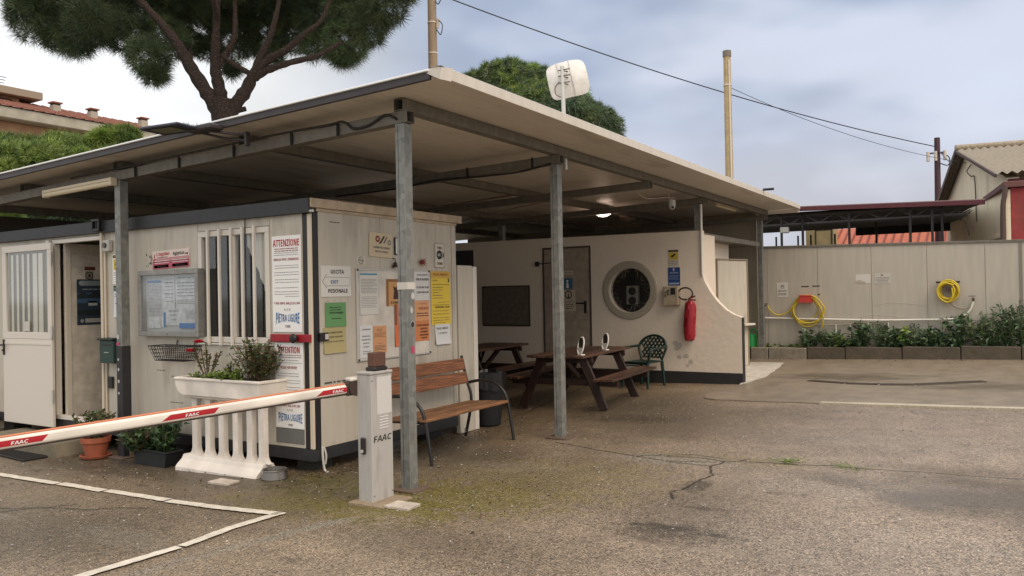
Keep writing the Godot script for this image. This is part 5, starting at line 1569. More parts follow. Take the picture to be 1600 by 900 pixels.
func barrier() -> void:
	var c := thing("parking_barrier", "parking barrier: grey cabinet by the corner post with a lowered white arm carrying red stickers", "barrier", Vector3(-4.30, 0.0, -4.81))
	var gr := M("cabinet_grey", rgb(178, 174, 168), 0.38, {"tex": "streak", "s": 0.7, "dirt": 0.55})
	part("body", span(-0.075, 0.075, -0.01, 1.005, -0.125, 0.125, 0.006), gr, c)
	part("lid", span(-0.08, 0.08, 1.006, 1.03, -0.13, 0.13, 0.006), gr, c)
	part("white_sticker", span(0.0755, 0.0765, 0.69, 0.985, -0.11, 0.06, 0), M("sticker_white", rgb(234, 230, 224), 0.6, {"tex": "fine", "s": 2.5}), c)
	for k in 5:
		part("vent_slot", span(0.0752, 0.078, 0.575 + k * 0.022, 0.583 + k * 0.022, -0.07, 0.035, 0.001), M("vent_pale", rgb(214, 210, 204), 0.4), c)
	var lt := B()
	lt.col = INK
	lt.xf = Transform3D(Basis(Vector3.UP, PI / 2), Vector3(0.0755, 0, 0))
	text(lt, "FAAC", 0.0, 0.50, 0.048, 0.001, true, {"w": 0.205, "slant": 0.18})
	part("lettering", lt, vcol(), c)
	var lk := part("lock", span(-0.03, 0.015, 0.385, 0.515, 0.126, 0.15, 0.01), M("black_trim", Color.WHITE), c)
	part("lock_cylinder", tb([Vector3(-0.008, 0.41, 0.148), Vector3(-0.008, 0.41, 0.158)], 0.014, 12), M("hinge_steel", Color.WHITE), lk)
	for q in [[0.06, -0.11], [0.06, 0.11], [0.96, -0.115], [0.96, 0.115]]:
		part("screw", tb([Vector3(0.0745, q[0], q[1]), Vector3(0.078, q[0], q[1])], 0.005, 8), M("screw_dark", rgb(50, 48, 46), 0.5), c)
	var bxm := thing("warning_lamp_box", "brown box on a black foot standing on the barrier cabinet", "lamp box", Vector3(-4.30, 1.03, -4.83))
	part("foot", span(-0.05, 0.06, 0.001, 0.03, -0.075, 0.075, 0.008), M("black_trim", Color.WHITE), bxm)
	part("brown_box", span(-0.035, 0.045, 0.031, 0.145, -0.07, 0.065, 0.006), M("box_brown", rgb(92, 60, 46), 0.5), bxm)
	# arm
	var p1 := Vector3(-4.42, 0.90, -4.70)
	var e := Vector3(0.348, 0.0574, -0.9355).normalized()
	var y := (Vector3.UP - e * e.y).normalized()
	var ax := Transform3D(Basis(e, y, e.cross(y)), p1 - c.position)
	var ln := 3.6
	var turn := Transform3D(Basis(Vector3.UP, PI / 2), Vector3.ZERO)
	var pts := PackedVector2Array()
	for k in 20:
		var t := TAU * k / 20.0
		pts.append(Vector2(signf(cos(t)) * pow(absf(cos(t)), 0.7) * 0.03, signf(sin(t)) * pow(absf(sin(t)), 0.6) * 0.037))
	var bm := B()
	bm.xf = turn
	bm.prism(pts, -ln, -0.06)
	var a := part("arm", bm, M("boom_white", rgb(238, 230, 218), 0.35, {"tex": "grain", "s": 0.3}), c)
	a.transform = ax
	part("top_strip", span(-ln, -0.06, 0.037, 0.045, -0.016, 0.016, 0.003), M("strip_orange", rgb(206, 122, 82), 0.5), a)
	part("rubber_edge", span(-ln, -0.06, -0.046, -0.036, -0.018, 0.018, 0.003), M("rubber_dark", rgb(58, 44, 38), 0.7), a)
	for s in [[-0.30, -0.06], [-1.42, -1.08], [-2.42, -2.14], [-3.5, -3.18]]:
		var m := B()
		for k in 6:        # follows the rounded side
			var t0 := (k / 6.0 - 0.56) * 0.62
			var t1 := ((k + 1) / 6.0 - 0.56) * 0.62
			var f := func(t: float) -> Vector2: return Vector2(pow(absf(cos(t)), 0.7) * 0.0303 + 0.0006, signf(sin(t)) * pow(absf(sin(t)), 0.6) * 0.0374)
			var q0: Vector2 = f.call(t0)
			var q1: Vector2 = f.call(t1)
			m.quad(Vector3(s[0] + q0.y * 1.6, q0.y, q0.x), Vector3(s[1] + q0.y * 1.0, q0.y, q0.x), Vector3(s[1] + q1.y * 1.0, q1.y, q1.x), Vector3(s[0] + q1.y * 1.6, q1.y, q1.x))
		part("red_sticker", m, M("sticker_red", rgb(168, 24, 36), 0.4), a)
		var tx := B()
		tx.col = WHITE
		text(tx, "FAAC", (s[0] + s[1]) / 2 + (0.03 if s[0] > -1.0 else 0.0), -0.004, 0.021, 0.0335, true, {"w": 0.09, "slant": 0.2})
		part("lettering", tx, vcol(), a)
	var hub := B()
	hub.tube([Vector3(0.0, 0.0, -0.05), Vector3(0.0, 0.0, 0.05)], 0.062, 20)
	hub.box(Vector3(-0.03, 0, 0), Vector3(0.1, 0.11, 0.07), 0.01)
	part("pivot_hub", hub, M("rubber_dark", Color.WHITE), a)
	part("pivot_cover", span(-0.05, 0.07, 0.055, 0.085, -0.05, 0.05, 0.012), M("boom_white", Color.WHITE), a)

func plank(nm: String, parent: Node, a: Vector3, b: Vector3, w: float, h: float, mat: Material, up := Vector3.UP) -> void:
	var m := B()
	m.beam(a, b, w, h, 0.005, up)
	part(nm, m, mat, parent)

func seats() -> void:
	var blk := M("bench_iron", rgb(30, 28, 28), 0.4)
	var w1 := M("bench_wood_red", rgb(182, 116, 72), 0.5, {"tex": "wood", "uv": true, "s3": Vector3(0.7, 3.0, 1), "bump": "woodh", "bs": 0.15})
	var w2 := M("bench_wood_worn", rgb(186, 132, 88), 0.7, {"tex": "wood", "uv": true, "s3": Vector3(0.8, 4.0, 1), "bump": "woodh", "bs": 0.25})
	var w3 := M("bench_wood_grey", rgb(164, 120, 86), 0.75, {"tex": "wood", "uv": true, "s3": Vector3(0.6, 3.0, 1), "bump": "woodh", "bs": 0.35})
	var b := thing("bench", "wooden slatted bench with red-brown back on black tube frame", "bench", Vector3(-5.05, -0.015, -6.76), 1.0)
	for k in 5:
		plank("seat_slat", b, Vector3(0.25 - k * 0.108, 0.43 - k * 0.006, 0.74), Vector3(0.25 - k * 0.108, 0.43 - k * 0.006 - (0.004 if k == 1 else 0.0), -0.78), 0.098, 0.028, w2 if k % 2 == 0 else w3)
	for q in [[-0.272, 0.68], [-0.306, 0.835]]:
		plank("back_slat", b, Vector3(q[0], q[1], 0.74), Vector3(q[0], q[1], -0.78), 0.03, 0.135, w1, Vector3(-0.22, 1, 0))
	for z in [0.70, -0.79]:
		var o := -0.02 if z < 0 else 0.02
		part("front_leg", tb(spline([Vector3(0.34, 0.0, z + o), Vector3(0.30, 0.25, z + o), Vector3(0.26, 0.45, z + o), Vector3(0.20, 0.56, z + o), Vector3(0.08, 0.635, z + o), Vector3(-0.1, 0.65, z + o), Vector3(-0.26, 0.62, z + o)], 5), 0.018, 10), blk, b)
		part("rear_leg", tb(spline([Vector3(-0.34, 0.93, z), Vector3(-0.27, 0.65, z), Vector3(-0.21, 0.42, z), Vector3(-0.30, 0.0, z)], 5), 0.018, 10), blk, b)
		part("seat_bearer", tb([Vector3(0.27, 0.405, z), Vector3(-0.23, 0.39, z)], 0.014, 8), blk, b)
		part("foot_sleeve", tb([Vector3(-0.292, 0.05, z), Vector3(-0.285, 0.09, z)], 0.0195, 10), M("label_white", Color.WHITE), b)
	# picnic tables
	var pw := M("picnic_wood", rgb(108, 70, 50), 0.34, {"tex": "wood", "uv": true, "s3": Vector3(0.6, 3.0, 1), "bump": "woodh", "bs": 0.2})
	var pd := M("picnic_wood_dark", rgb(70, 42, 33), 0.45, {"tex": "wood", "uv": true, "s3": Vector3(0.6, 3.0, 1), "bump": "woodh", "bs": 0.2})
	var pws := [pw, M("picnic_wood_b", rgb(94, 62, 46), 0.4, {"tex": "wood", "uv": true, "s3": Vector3(0.5, 2.2, 1), "bump": "woodh", "bs": 0.25}), M("picnic_wood_c", rgb(124, 86, 64), 0.45, {"tex": "wood", "uv": true, "s3": Vector3(0.7, 3.6, 1), "bump": "woodh", "bs": 0.3})]
	var t := thing("picnic_table", "brown wooden picnic table with fixed benches in front of the round window", "picnic table", Vector3(-5.37, 0.01, -10.55), 5.0, "picnic tables under the canopy")
	for k in 6:
		plank("top_plank", t, Vector3(-0.36 + k * 0.145, 0.735, 1.0), Vector3(-0.36 + k * 0.145, 0.735, -1.0 + 0.01 * (k % 3)), 0.126, 0.036, pws[(k * 2 + k / 3) % 3])
	for s in [-1, 1]:
		for k in 3:
			plank("bench_plank", t, Vector3(s * (0.60 + k * 0.1), 0.43, 1.0), Vector3(s * (0.60 + k * 0.1), 0.43, -1.0 + 0.012 * (k % 2)), 0.084, 0.036, pws[(k + s + 1) % 3])
	for z in [0.68, -0.68]:
		plank("cross_bearer", t, Vector3(-0.80, 0.365, z), Vector3(0.80, 0.365, z), 0.045, 0.09, pd)
		plank("top_bearer", t, Vector3(-0.42, 0.675, z), Vector3(0.44, 0.675, z), 0.045, 0.08, pd)
		for s in [-1, 1]:
			plank("leg", t, Vector3(s * 0.62, -0.01, z + 0.047), Vector3(s * 0.30, 0.715, z + 0.047), 0.045, 0.12, pd, Vector3(1, 0.4 * s, 0))
		plank("brace", t, Vector3(0.0, 0.66, z * 0.94), Vector3(0.0, 0.38, z * 0.2), 0.045, 0.08, pd)
	var t2 := t.duplicate()
	t2.name = numbered(self, "picnic_table")
	add_child(t2, true)
	t2.position = Vector3(-7.6, -0.01, -11.15)
	t2.rotation_degrees.y = 3.0
	t2.set_meta("label", "second picnic table, in shadow behind the bin and partition panel")
	# two white oval stands on the first table
	for q in [[-4.97, -9.75, -20.0, "oval white stand with dark centre on the near half of the picnic table"], [-5.06, -10.72, -14.0, "oval white stand with dark centre on the far half of the picnic table"]]:
		var m := thing("oval_stand", q[3], "stand", Vector3(q[0], 0.765, q[1]), q[2], "oval stands on the picnic table")
		var ring := []
		var inner := PackedVector2Array()
		var lowp := PackedVector2Array()
		for k in 29:
			var a := TAU * k / 28.0
			ring.append(Vector3(cos(a) * 0.055, 0.125 + sin(a) * 0.12, -0.03 * sin(a)))
			inner.append(Vector2(cos(a) * 0.05, 0.125 + sin(a) * 0.112))
			if sin(a) < -0.15: lowp.append(Vector2(cos(a) * 0.048, 0.125 + sin(a) * 0.108))
		inner.remove_at(28)
		part("rim", tb(ring, 0.011, 8), M("stand_white", rgb(226, 220, 210), 0.35), m)
		var im := B()
		im.prism(inner, -0.012, -0.004)
		part("back", im, M("stand_dark", rgb(60, 52, 46), 0.4), m)
		var lm := B()
		lm.prism(lowp, -0.003, 0.02)
		part("scoop", lm, M("stand_white", Color.WHITE), m)
		part("foot", span(-0.045, 0.045, -0.012, 0.012, -0.04, 0.03, 0.005), M("stand_white", Color.WHITE), m)
	chair()

func chair() -> void:
	var g := M("chair_green", rgb(20, 46, 40), 0.4)
	var c := thing("plastic_chair", "dark green plastic garden chair with lattice back by the picnic table", "chair", Vector3(-5.14, 0.045, -12.35), -12.0)
	part("seat", span(-0.22, 0.22, 0.40, 0.425, -0.22, 0.24, 0.01), g, c)
	for q in [[-0.25, 0.25, 0.02], [0.25, 0.25, -0.02], [-0.23, -0.27, 0.02], [0.23, -0.27, -0.02]]:
		part("leg", tb([Vector3(q[0], 0, q[1]), Vector3(q[0] + q[2], 0.42, q[1] * 0.85)], [0.022, 0.03], 8), g, c)
	# back: arched rim, lattice strips curved round the sitter
	var bend := func(x: float, y: float) -> Vector3: return Vector3(x, y, -0.25 + 0.35 * x * x - (y - 0.42) * 0.22)
	var rim := []
	for k in 25:
		var a := PI * k / 24.0
		rim.append(bend.call(cos(a) * 0.27, 0.62 + sin(a) * 0.21))
	rim.push_front(bend.call(0.2, 0.43)); rim.append(bend.call(-0.2, 0.43))
	part("back_rim", tb(spline(rim, 2), 0.022, 8), g, c)
	var la := B()
	for s in [-1, 1]:
		for k in range(-5, 8):
			var pts := []
			for j in 15:
				var y := 0.46 + j * 0.026
				var x: float = s * ((y - 0.6) * 0.75 + (k - 1) * 0.075)
				var e := Vector2(x / 0.25, (y - 0.62) / 0.20)
				if absf(x) < 0.2 if y < 0.62 else e.length() < 1.0: pts.append(bend.call(x, y))
			if pts.size() > 1: la.tube(pts, 0.016, 6)
	part("back_lattice", la, g, c)
	for s in [-1, 1]:
		part("arm", tb(spline([bend.call(s * 0.27, 0.66), Vector3(s * 0.31, 0.645, -0.1), Vector3(s * 0.31, 0.64, 0.1), Vector3(s * 0.29, 0.60, 0.22), Vector3(s * 0.25, 0.42, 0.22)], 5), 0.022, 8), g, c)
	part("apron", _frame(-0.24, 0.24, 0.35, 0.40, 0.23, 0.21, 0.02), g, c)

# ---------------------------------------------------------------- notices on the cabin front
const PAPER := Color8(240, 237, 232)
func cabin_notices() -> void:
	var F := -5.3585
	var small := Color(0.10, 0.10, 0.10)
	var logo := func(y: float) -> Array: return [
		["T", "A. S. D.", 0.52, y - 0.085, 0.022, true, {}, GREY],
		["T", "PIETRA LIGURE", 0.52, y, 0.07, true, {"w": 0.32, "bow": 0.7}, Color(0.03, 0.14, 0.34)],
		["T", "1998", 0.52, y + 0.09, 0.026, true, {}, GREY]]
	var it := [["T", "ATTENZIONE", 0.5, 0.072, 0.072, true, {"w": 0.36}, RED], ["L", 0.1, 0.135, 0.92, 2, 0.022, 0.012, Color(0.30, 0.06, 0.06)],
		["L", 0.08, 0.178, 0.9, 1, 0.02, 0.006, small], ["L", 0.08, 0.2, 0.92, 1, 0.02, 0.006, small],
		["T", "REGOLE PER L'INGRESSO", 0.5, 0.245, 0.024, true, {"w": 0.34}, Color(0.28, 0.02, 0.03)],
		["L", 0.1, 0.31, 0.93, 2, 0.024, 0.006, small], ["L", 0.08, 0.38, 0.93, 2, 0.026, 0.006, small], ["L", 0.1, 0.455, 0.93, 2, 0.028, 0.006, small], ["L", 0.08, 0.54, 0.9, 1, 0.03, 0.006, small], ["L", 0.08, 0.58, 0.93, 2, 0.026, 0.006, small], ["L", 0.45, 0.63, 0.93, 1, 0.026, 0.005, small],
		["T", "* PER INFO 346.23.91.394", 0.5, 0.70, 0.024, true, {"w": 0.36}, Color(0.28, 0.02, 0.03)]]
	it.append_array(logo.call(0.85))
	notice("entry_rules_sign", "tall white ATTENZIONE entry rules sign right of the barred window", "sign", Vector3(-5.882, 1.759, F), 0, 0.40, 0.93, PAPER, it, {"th": 0.006})
	it = [["T", "ATTENTION", 0.5, 0.08, 0.075, true, {"w": 0.3}, RED], ["L", 0.08, 0.145, 0.95, 2, 0.025, 0.010, Color(0.22, 0.10, 0.10)], ["L", 0.1, 0.205, 0.85, 1, 0.02, 0.006, small], ["L", 0.1, 0.235, 0.95, 1, 0.02, 0.006, small],
		["T", "RULES FOR ENTRY", 0.5, 0.29, 0.03, true, {"w": 0.22}, Color(0.28, 0.02, 0.03)],
		["L", 0.1, 0.36, 0.85, 2, 0.03, 0.007, small], ["L", 0.1, 0.44, 0.9, 2, 0.03, 0.007, small], ["L", 0.1, 0.52, 0.9, 3, 0.03, 0.007, small], ["L", 0.1, 0.64, 0.9, 2, 0.03, 0.007, small],
		["T", "PER INFO 346.23.91.394", 0.5, 0.735, 0.026, true, {"w": 0.29}, Color(0.28, 0.02, 0.03)]]
	it.append_array(logo.call(0.872))
	notice("entry_rules_sign", "white ATTENTION rules sign in English below the red bar", "sign", Vector3(-5.868, 0.782, F), 0, 0.385, 0.82, PAPER, it, {"th": 0.006})
	# glazed notice case
	var c := thing("notice_case", "grey glazed aluminium notice case full of papers left of the window", "notice case", Vector3(-7.625, 1.592, F))
	var al := M("case_alu", rgb(158, 156, 150), 0.4, {"metal": 0.3, "tex": "grain", "s": 1.0})
	part("frame", _frame(-0.518, 0.518, -0.357, 0.357, 0.092, 0.0, 0.052), al, c)
	part("back_panel", span(-0.466, 0.466, -0.305, 0.305, 0.02, 0.002, 0), M("case_back", rgb(176, 178, 176), 0.7), c)
	part("pane", span(-0.464, 0.464, -0.303, 0.303, 0.078, 0.074, 0), glass("case_glass", rgb(150, 160, 165), 0.05), c)
	var pm := M("case_paper", rgb(214, 218, 220), 0.7, {"tex": "grain", "s": 1.7})
	for q in [[-0.43, -0.14, -0.26, 0.26, 0.024], [-0.14, 0.05, -0.10, 0.29, 0.028], [0.06, 0.43, -0.08, 0.29, 0.026], [-0.11, 0.44, -0.24, -0.06, 0.03], [-0.42, -0.2, -0.27, -0.16, 0.032]]:
		part("paper", span(q[0], q[1], q[2], q[3], q[4], q[4] - 0.002, 0), pm, c)
	var lm := B()
	lm.col = GREY
	text(lm, "TARIFFA 1 NOTTE", 0.24, 0.27, 0.02, 0.034, true, {"w": 0.31})
	lm.col = small
	for k in 5: scrib(lm, 0.1, 0.4, 0.215 - k * 0.035, 0.011, 0.034)
	for k in 3: scrib(lm, 0.1, 0.4, 0.03 - k * 0.018, 0.007, 0.034)
	for k in 22: scrib(lm, -0.41, -0.17, 0.20 - k * 0.016, 0.006, 0.034)
	for k in 7: scrib(lm, -0.12, 0.03, 0.26 - k * 0.04, 0.014 if k % 3 == 1 else 0.007, 0.034)
	for k in 7: scrib(lm, 0.24, 0.42, -0.085 - k * 0.014, 0.005, 0.036)
	lm.col = Color(0.06, 0.07, 0.09)
	text(lm, "SOLO CARICO", 0.03, -0.085, 0.02, 0.036, false)
	text(lm, "E SCARICO", 0.03, -0.13, 0.02, 0.036, false)
	text(lm, "€ 5,00", 0.03, -0.175, 0.02, 0.036, false)
	lm.col = Color(0.03, 0.16, 0.42)
	rect(lm, -0.14, -0.26, -0.11, -0.10, 0.036)
	rect(lm, 0.13, -0.27, 0.44, -0.215, 0.036)
	rect(lm, -0.42, 0.225, -0.18, 0.25, 0.034)
	part("lettering", lm, vcol(), c)
	part("lock", tb([Vector3(0, -0.33, 0.09), Vector3(0, -0.33, 0.098)], 0.006, 8), M("black_trim", Color.WHITE), c)
	# pink trade advertisement above the case
	notice("trade_sign", "pink and white advertising plate mounted above the notice case", "sign", Vector3(-7.665, 2.07, F), 0, 0.64, 0.195, rgb(226, 206, 196), [
		["R", 0.0, 0.40, 1.0, 0.62, Color(0.56, 0.26, 0.26)], ["R", 0.0, 0.60, 1.0, 1.0, Color(0.50, 0.10, 0.14)], ["R", 0.04, 0.78, 0.44, 0.95, WHITE], ["R", 0.54, 0.78, 0.96, 0.95, WHITE],
		["T", "L'Angolino", 0.29, 0.2, 0.17, true, {"serif": true, "w": 0.23}, RED], ["T", "AgipGas", 0.72, 0.24, 0.17, true, {"w": 0.20}, INK], ["P", [[0.89, 0.34], [0.91, 0.22], [0.95, 0.26], [0.97, 0.2], [0.965, 0.36], [0.93, 0.3]], INK],
		["L", 0.14, 0.36, 0.44, 1, 0.1, 0.06, GREY], ["L", 0.06, 0.56, 0.46, 2, 0.12, 0.05, WHITE], ["L", 0.54, 0.56, 0.95, 2, 0.12, 0.05, WHITE], ["P", [[0.04, 0.36], [0.06, 0.1], [0.08, 0.36]], RED], ["O", 0.06, 0.5, 0.09, 0.05, RED],
		["T", "019 682 188", 0.25, 0.87, 0.1, true, {}, INK], ["T", "335.28.09.414", 0.75, 0.87, 0.1, true, {}, INK]], {"th": 0.008, "roll": 1.5})
	# camera warning and leaflets behind the corner post
	var cam_items := [["R", 0.05, 0.02, 0.95, 0.12, INK], ["T", "ATTENZIONE", 0.5, 0.07, 0.045, true, {}, Color(0.6, 0.5, 0.02)], ["R", 0.12, 0.16, 0.88, 0.52, Color(0.62, 0.46, 0.02)], ["P", [[0.25, 0.32], [0.6, 0.22], [0.7, 0.3], [0.36, 0.42]], INK], ["P", [[0.36, 0.40], [0.44, 0.38], [0.5, 0.48], [0.3, 0.48]], INK], ["L", 0.1, 0.62, 0.9, 2, 0.07, 0.03, GREY], ["L", 0.1, 0.78, 0.9, 3, 0.07, 0.015, GREY]]
	notice("camera_notice", "video surveillance notice with yellow pictogram, left of the corner post by the open door", "sign", Vector3(-8.655, 1.99, F), 0, 0.19, 0.34, PAPER, cam_items)
	notice("leaflet", "dark green strip label under the surveillance notice by the letter box", "label", Vector3(-8.65, 1.765, F), 0, 0.18, 0.075, rgb(52, 78, 72), [["L", 0.1, 0.5, 0.9, 1, 0.2, 0.2, Color(0.2, 0.3, 0.28)]])
	notice("leaflet", "white leaflet with blue print above the green letter box", "leaflet", Vector3(-8.655, 1.59, F), 0, 0.155, 0.30, rgb(214, 218, 220), [["L", 0.1, 0.12, 0.9, 2, 0.08, 0.04, Color(0.05, 0.2, 0.42)], ["R", 0.15, 0.45, 0.85, 0.62, Color(0.1, 0.25, 0.5)], ["L", 0.1, 0.72, 0.9, 3, 0.08, 0.02, GREY]], {"curl": 0.01})
	# stuff on the inner door
	notice("door_poster", "dark blue landscape poster on the inner door leaf", "poster", Vector3(-9.8825, 1.62, -5.745), 90, 0.345, 0.575, rgb(42, 54, 66), [["R", 0.16, 0.03, 1.0, 0.14, Color(0.25, 0.28, 0.28)], ["O", 0.16, 0.085, 0.05, 0.0, Color(0.30, 0.33, 0.33)], ["R", 0.0, 0.30, 1.0, 0.52, Color(0.05, 0.10, 0.17)], ["P", [[0, 0.36], [0.2, 0.28], [0.45, 0.34], [0.7, 0.26], [1.0, 0.33], [1.0, 0.42], [0, 0.42]], Color(0.02, 0.03, 0.035)], ["R", 0.42, 0.48, 0.76, 0.58, Color(0.42, 0.42, 0.38)], ["P", [[0, 0.70], [0.3, 0.66], [0.6, 0.69], [1.0, 0.64], [1.0, 0.78], [0, 0.78]], Color(0.015, 0.02, 0.02)], ["R", 0.3, 0.86, 0.95, 0.95, Color(0.36, 0.35, 0.30)], ["O", 0.18, 0.91, 0.04, 0.0, Color(0.3, 0.3, 0.28)], ["L", 0.2, 0.22, 0.95, 1, 0.05, 0.03, Color(0.3, 0.33, 0.35)]])
	notice("door_label", "small red strip label at the top of the inner door", "label", Vector3(-9.8825, 2.045, -5.745), 90, 0.14, 0.045, rgb(120, 52, 44), [["L", 0.1, 0.5, 0.9, 1, 0.2, 0.3, INK]])
	notice("door_sticker", "round dark prohibition sticker between the red label and the poster", "sticker", Vector3(-9.8825, 1.955, -5.735), 90, 0.105, 0.105, rgb(150, 136, 120), [["O", 0.5, 0.5, 0.48, 0.38, INK], ["P", [[0.36, 0.7], [0.4, 0.35], [0.6, 0.3], [0.68, 0.66]], INK]])
	# wire bicycle basket with a sticker beside it
	var b := thing("wire_basket", "black wire basket hung on the cabin front under the notice case", "basket", Vector3(-7.47, 0.985, -5.35))
	var bw := M("basket_wire", rgb(34, 30, 28), 0.5)
	var bm := B()
	var up := [[-0.32, 0.0], [0.30, 0.0], [0.30, 0.2], [-0.32, 0.2]]
	var dn := [[-0.26, 0.02], [0.22, 0.02], [0.22, 0.16], [-0.26, 0.16]]
	for k in 4:
		var a: Array = up[k]; var a2: Array = up[(k + 1) % 4]
		var d: Array = dn[k]; var d2: Array = dn[(k + 1) % 4]
		bm.tube([Vector3(a[0], 0.155, a[1]), Vector3(a2[0], 0.155, a2[1])], 0.006, 6)
		bm.tube([Vector3(d[0], 0, d[1]), Vector3(d2[0], 0, d2[1])], 0.004, 6)
		var n := 16 if k % 2 == 0 else 6
		for j in n:
			var f := j / float(n)
			bm.tube([Vector3(lerpf(a[0], a2[0], f), 0.155, lerpf(a[1], a2[1], f)), Vector3(lerpf(d[0], d2[0], f), 0, lerpf(d[1], d2[1], f))], 0.0028, 5)
		for j in [0.25, 0.5, 0.75]:
			bm.tube([Vector3(lerpf(a[0], d[0], j), 0.155 * (1 - j), lerpf(a[1], d[1], j)), Vector3(lerpf(a2[0], d2[0], j), 0.155 * (1 - j), lerpf(a2[1], d2[1], j))], 0.0028, 5)
	for j in 12:
		var f := (j + 0.5) / 12.0
		bm.tube([Vector3(lerpf(-0.26, 0.22, f), 0, 0.02), Vector3(lerpf(-0.26, 0.22, f), 0, 0.16)], 0.0028, 5)
	bm.tube([Vector3(-0.1, 0.155, 0.01), Vector3(-0.1, 0.21, 0.0)], 0.006, 6)
	bm.tube([Vector3(0.2, 0.155, 0.01), Vector3(0.2, 0.21, 0.0)], 0.006, 6)
	part("wires", bm, bw, b)
	notice("wall_sticker", "oval white sticker on the cabin front left of the wire basket", "sticker", Vector3(-7.91, 1.015, F), 0, 0.11, 0.085, rgb(220, 214, 202), [["O", 0.5, 0.5, 0.46, 0.40, GREY], ["O", 0.46, 0.4, 0.07, 0.0, INK], ["O", 0.56, 0.6, 0.07, 0.0, INK]])

# ---------------------------------------------------------------- notices on the cabin's right face
func board_notices() -> void:
	var E := -5.5485
	var S := func(z: float, y: float, o := 0.0) -> Vector3: return Vector3(E + o, y, z)
	var small := Color(0.10, 0.10, 0.10)
	notice("exit_sign", "white USCITA PEDONALE sign with arrow on the cabin's right face", "sign", S.call(-5.675, 1.776), 90, 0.405, 0.30, rgb(216, 212, 204), [
		["T", "USCITA", 0.54, 0.185, 0.125, true, {"w": 0.18}, INK], ["T", "PEDONALE", 0.55, 0.81, 0.125, true, {"w": 0.265}, INK], ["T", "EXIT", 0.44, 0.515, 0.115, true, {"w": 0.10}, BLUE],
		["R", 0.15, 0.36, 0.96, 0.372, GREY], ["R", 0.15, 0.64, 0.96, 0.652, GREY], ["R", 0.953, 0.36, 0.96, 0.65, GREY],
		["P", [[0.035, 0.5], [0.17, 0.27], [0.178, 0.285], [0.05, 0.5]], GREY], ["P", [[0.035, 0.5], [0.17, 0.73], [0.178, 0.715], [0.05, 0.5]], GREY]], {"th": 0.005})
	notice("green_notice", "green printed sheet taped under the USCITA sign", "notice", S.call(-5.662, 1.452), 90, 0.285, 0.235, rgb(98, 148, 92), [["L", 0.2, 0.2, 0.75, 2, 0.1, 0.045, INK], ["T", "Verde campeggio", 0.52, 0.42, 0.08, true, {"w": 0.19}, INK], ["L", 0.3, 0.66, 0.75, 1, 0.1, 0.05, INK], ["T", "campeggio", 0.56, 0.78, 0.075, true, {"w": 0.12}, INK]], {"curl": 0.006})
	notice("exit_code_notice", "yellowed exit code sheet in four languages below the green sheet", "notice", S.call(-5.645, 1.205), 90, 0.30, 0.25, rgb(178, 164, 116), [["T", "CODICE USCITA", 0.55, 0.2, 0.065, true, {"w": 0.17}, INK], ["T", "CODE FOR EXIT", 0.55, 0.37, 0.065, true, {"w": 0.18}, INK], ["T", "CODE POUR SORTIE", 0.53, 0.55, 0.065, true, {"w": 0.22}, INK], ["T", "CODE FUR DIE AUSFAHRT", 0.53, 0.73, 0.065, true, {"w": 0.25}, INK]], {"curl": 0.012})
	# whiteboard and what is pinned to it
	var b := thing("whiteboard", "worn white notice board with rounded frame on the cabin's right face", "notice board", S.call(-6.541, 1.438), 90)
	part("board", span(-0.58, 0.58, -0.455, 0.455, 0.012, 0.001, 0.003), M("board_white", rgb(224, 216, 204), 0.4, {"tex": "grain", "s": 0.5}), b)
	part("frame", _frame(-0.595, 0.595, -0.47, 0.47, 0.02, 0.0, 0.02), M("board_frame", rgb(196, 192, 186), 0.4, {"metal": 0.2}), b)
	for q in [[-0.58, -0.455], [0.58, -0.455], [-0.58, 0.455], [0.58, 0.455]]:
		part("screw", tb([Vector3(q[0], q[1], 0.018), Vector3(q[0], q[1], 0.026)], 0.012, 10), M("screw_dark", rgb(60, 56, 52), 0.5), b)
	var P := func(z: float, y: float) -> Vector3: return Vector3(E + 0.0135, y, z)
	notice("price_list", "long white typed sheet with blue-green header at the board's top left", "notice", P.call(-6.128, 1.652), 90, 0.275, 0.43, rgb(210, 206, 198), [["R", 0.02, 0.02, 0.96, 0.06, Color(0.08, 0.28, 0.38)], ["L", 0.06, 0.16, 0.94, 10, 0.036, 0.012, small], ["L", 0.06, 0.58, 0.94, 8, 0.04, 0.012, small]], {"curl": 0.004})
	notice("night_notice", "white sheet headed ATTENZIONE at the board's lower left corner", "notice", P.call(-6.077, 1.165), 90, 0.19, 0.325, rgb(214, 214, 212), [["T", "ATTENZIONE", 0.48, 0.12, 0.042, true, {"w": 0.125}, GREY], ["T", "DOMENICA", 0.48, 0.33, 0.04, true, {"w": 0.115}, GREY], ["T", "POMERIGGIO", 0.48, 0.44, 0.04, true, {"w": 0.13}, GREY], ["T", "UFFICIO", 0.48, 0.55, 0.04, true, {"w": 0.09}, GREY], ["T", "CHIUSO", 0.48, 0.66, 0.04, true, {"w": 0.085}, GREY], ["L", 0.2, 0.81, 0.85, 2, 0.07, 0.025, INK]])
	notice("orange_notice", "plain orange typed sheet beside the ATTENZIONE sheet, low on the board", "notice", P.call(-6.285, 1.175), 90, 0.205, 0.28, rgb(206, 150, 104), [["L", 0.25, 0.12, 0.7, 2, 0.06, 0.025, small], ["L", 0.08, 0.26, 0.92, 4, 0.045, 0.018, small], ["L", 0.3, 0.64, 0.7, 1, 0.05, 0.02, small], ["L", 0.08, 0.73, 0.92, 4, 0.05, 0.025, small]])
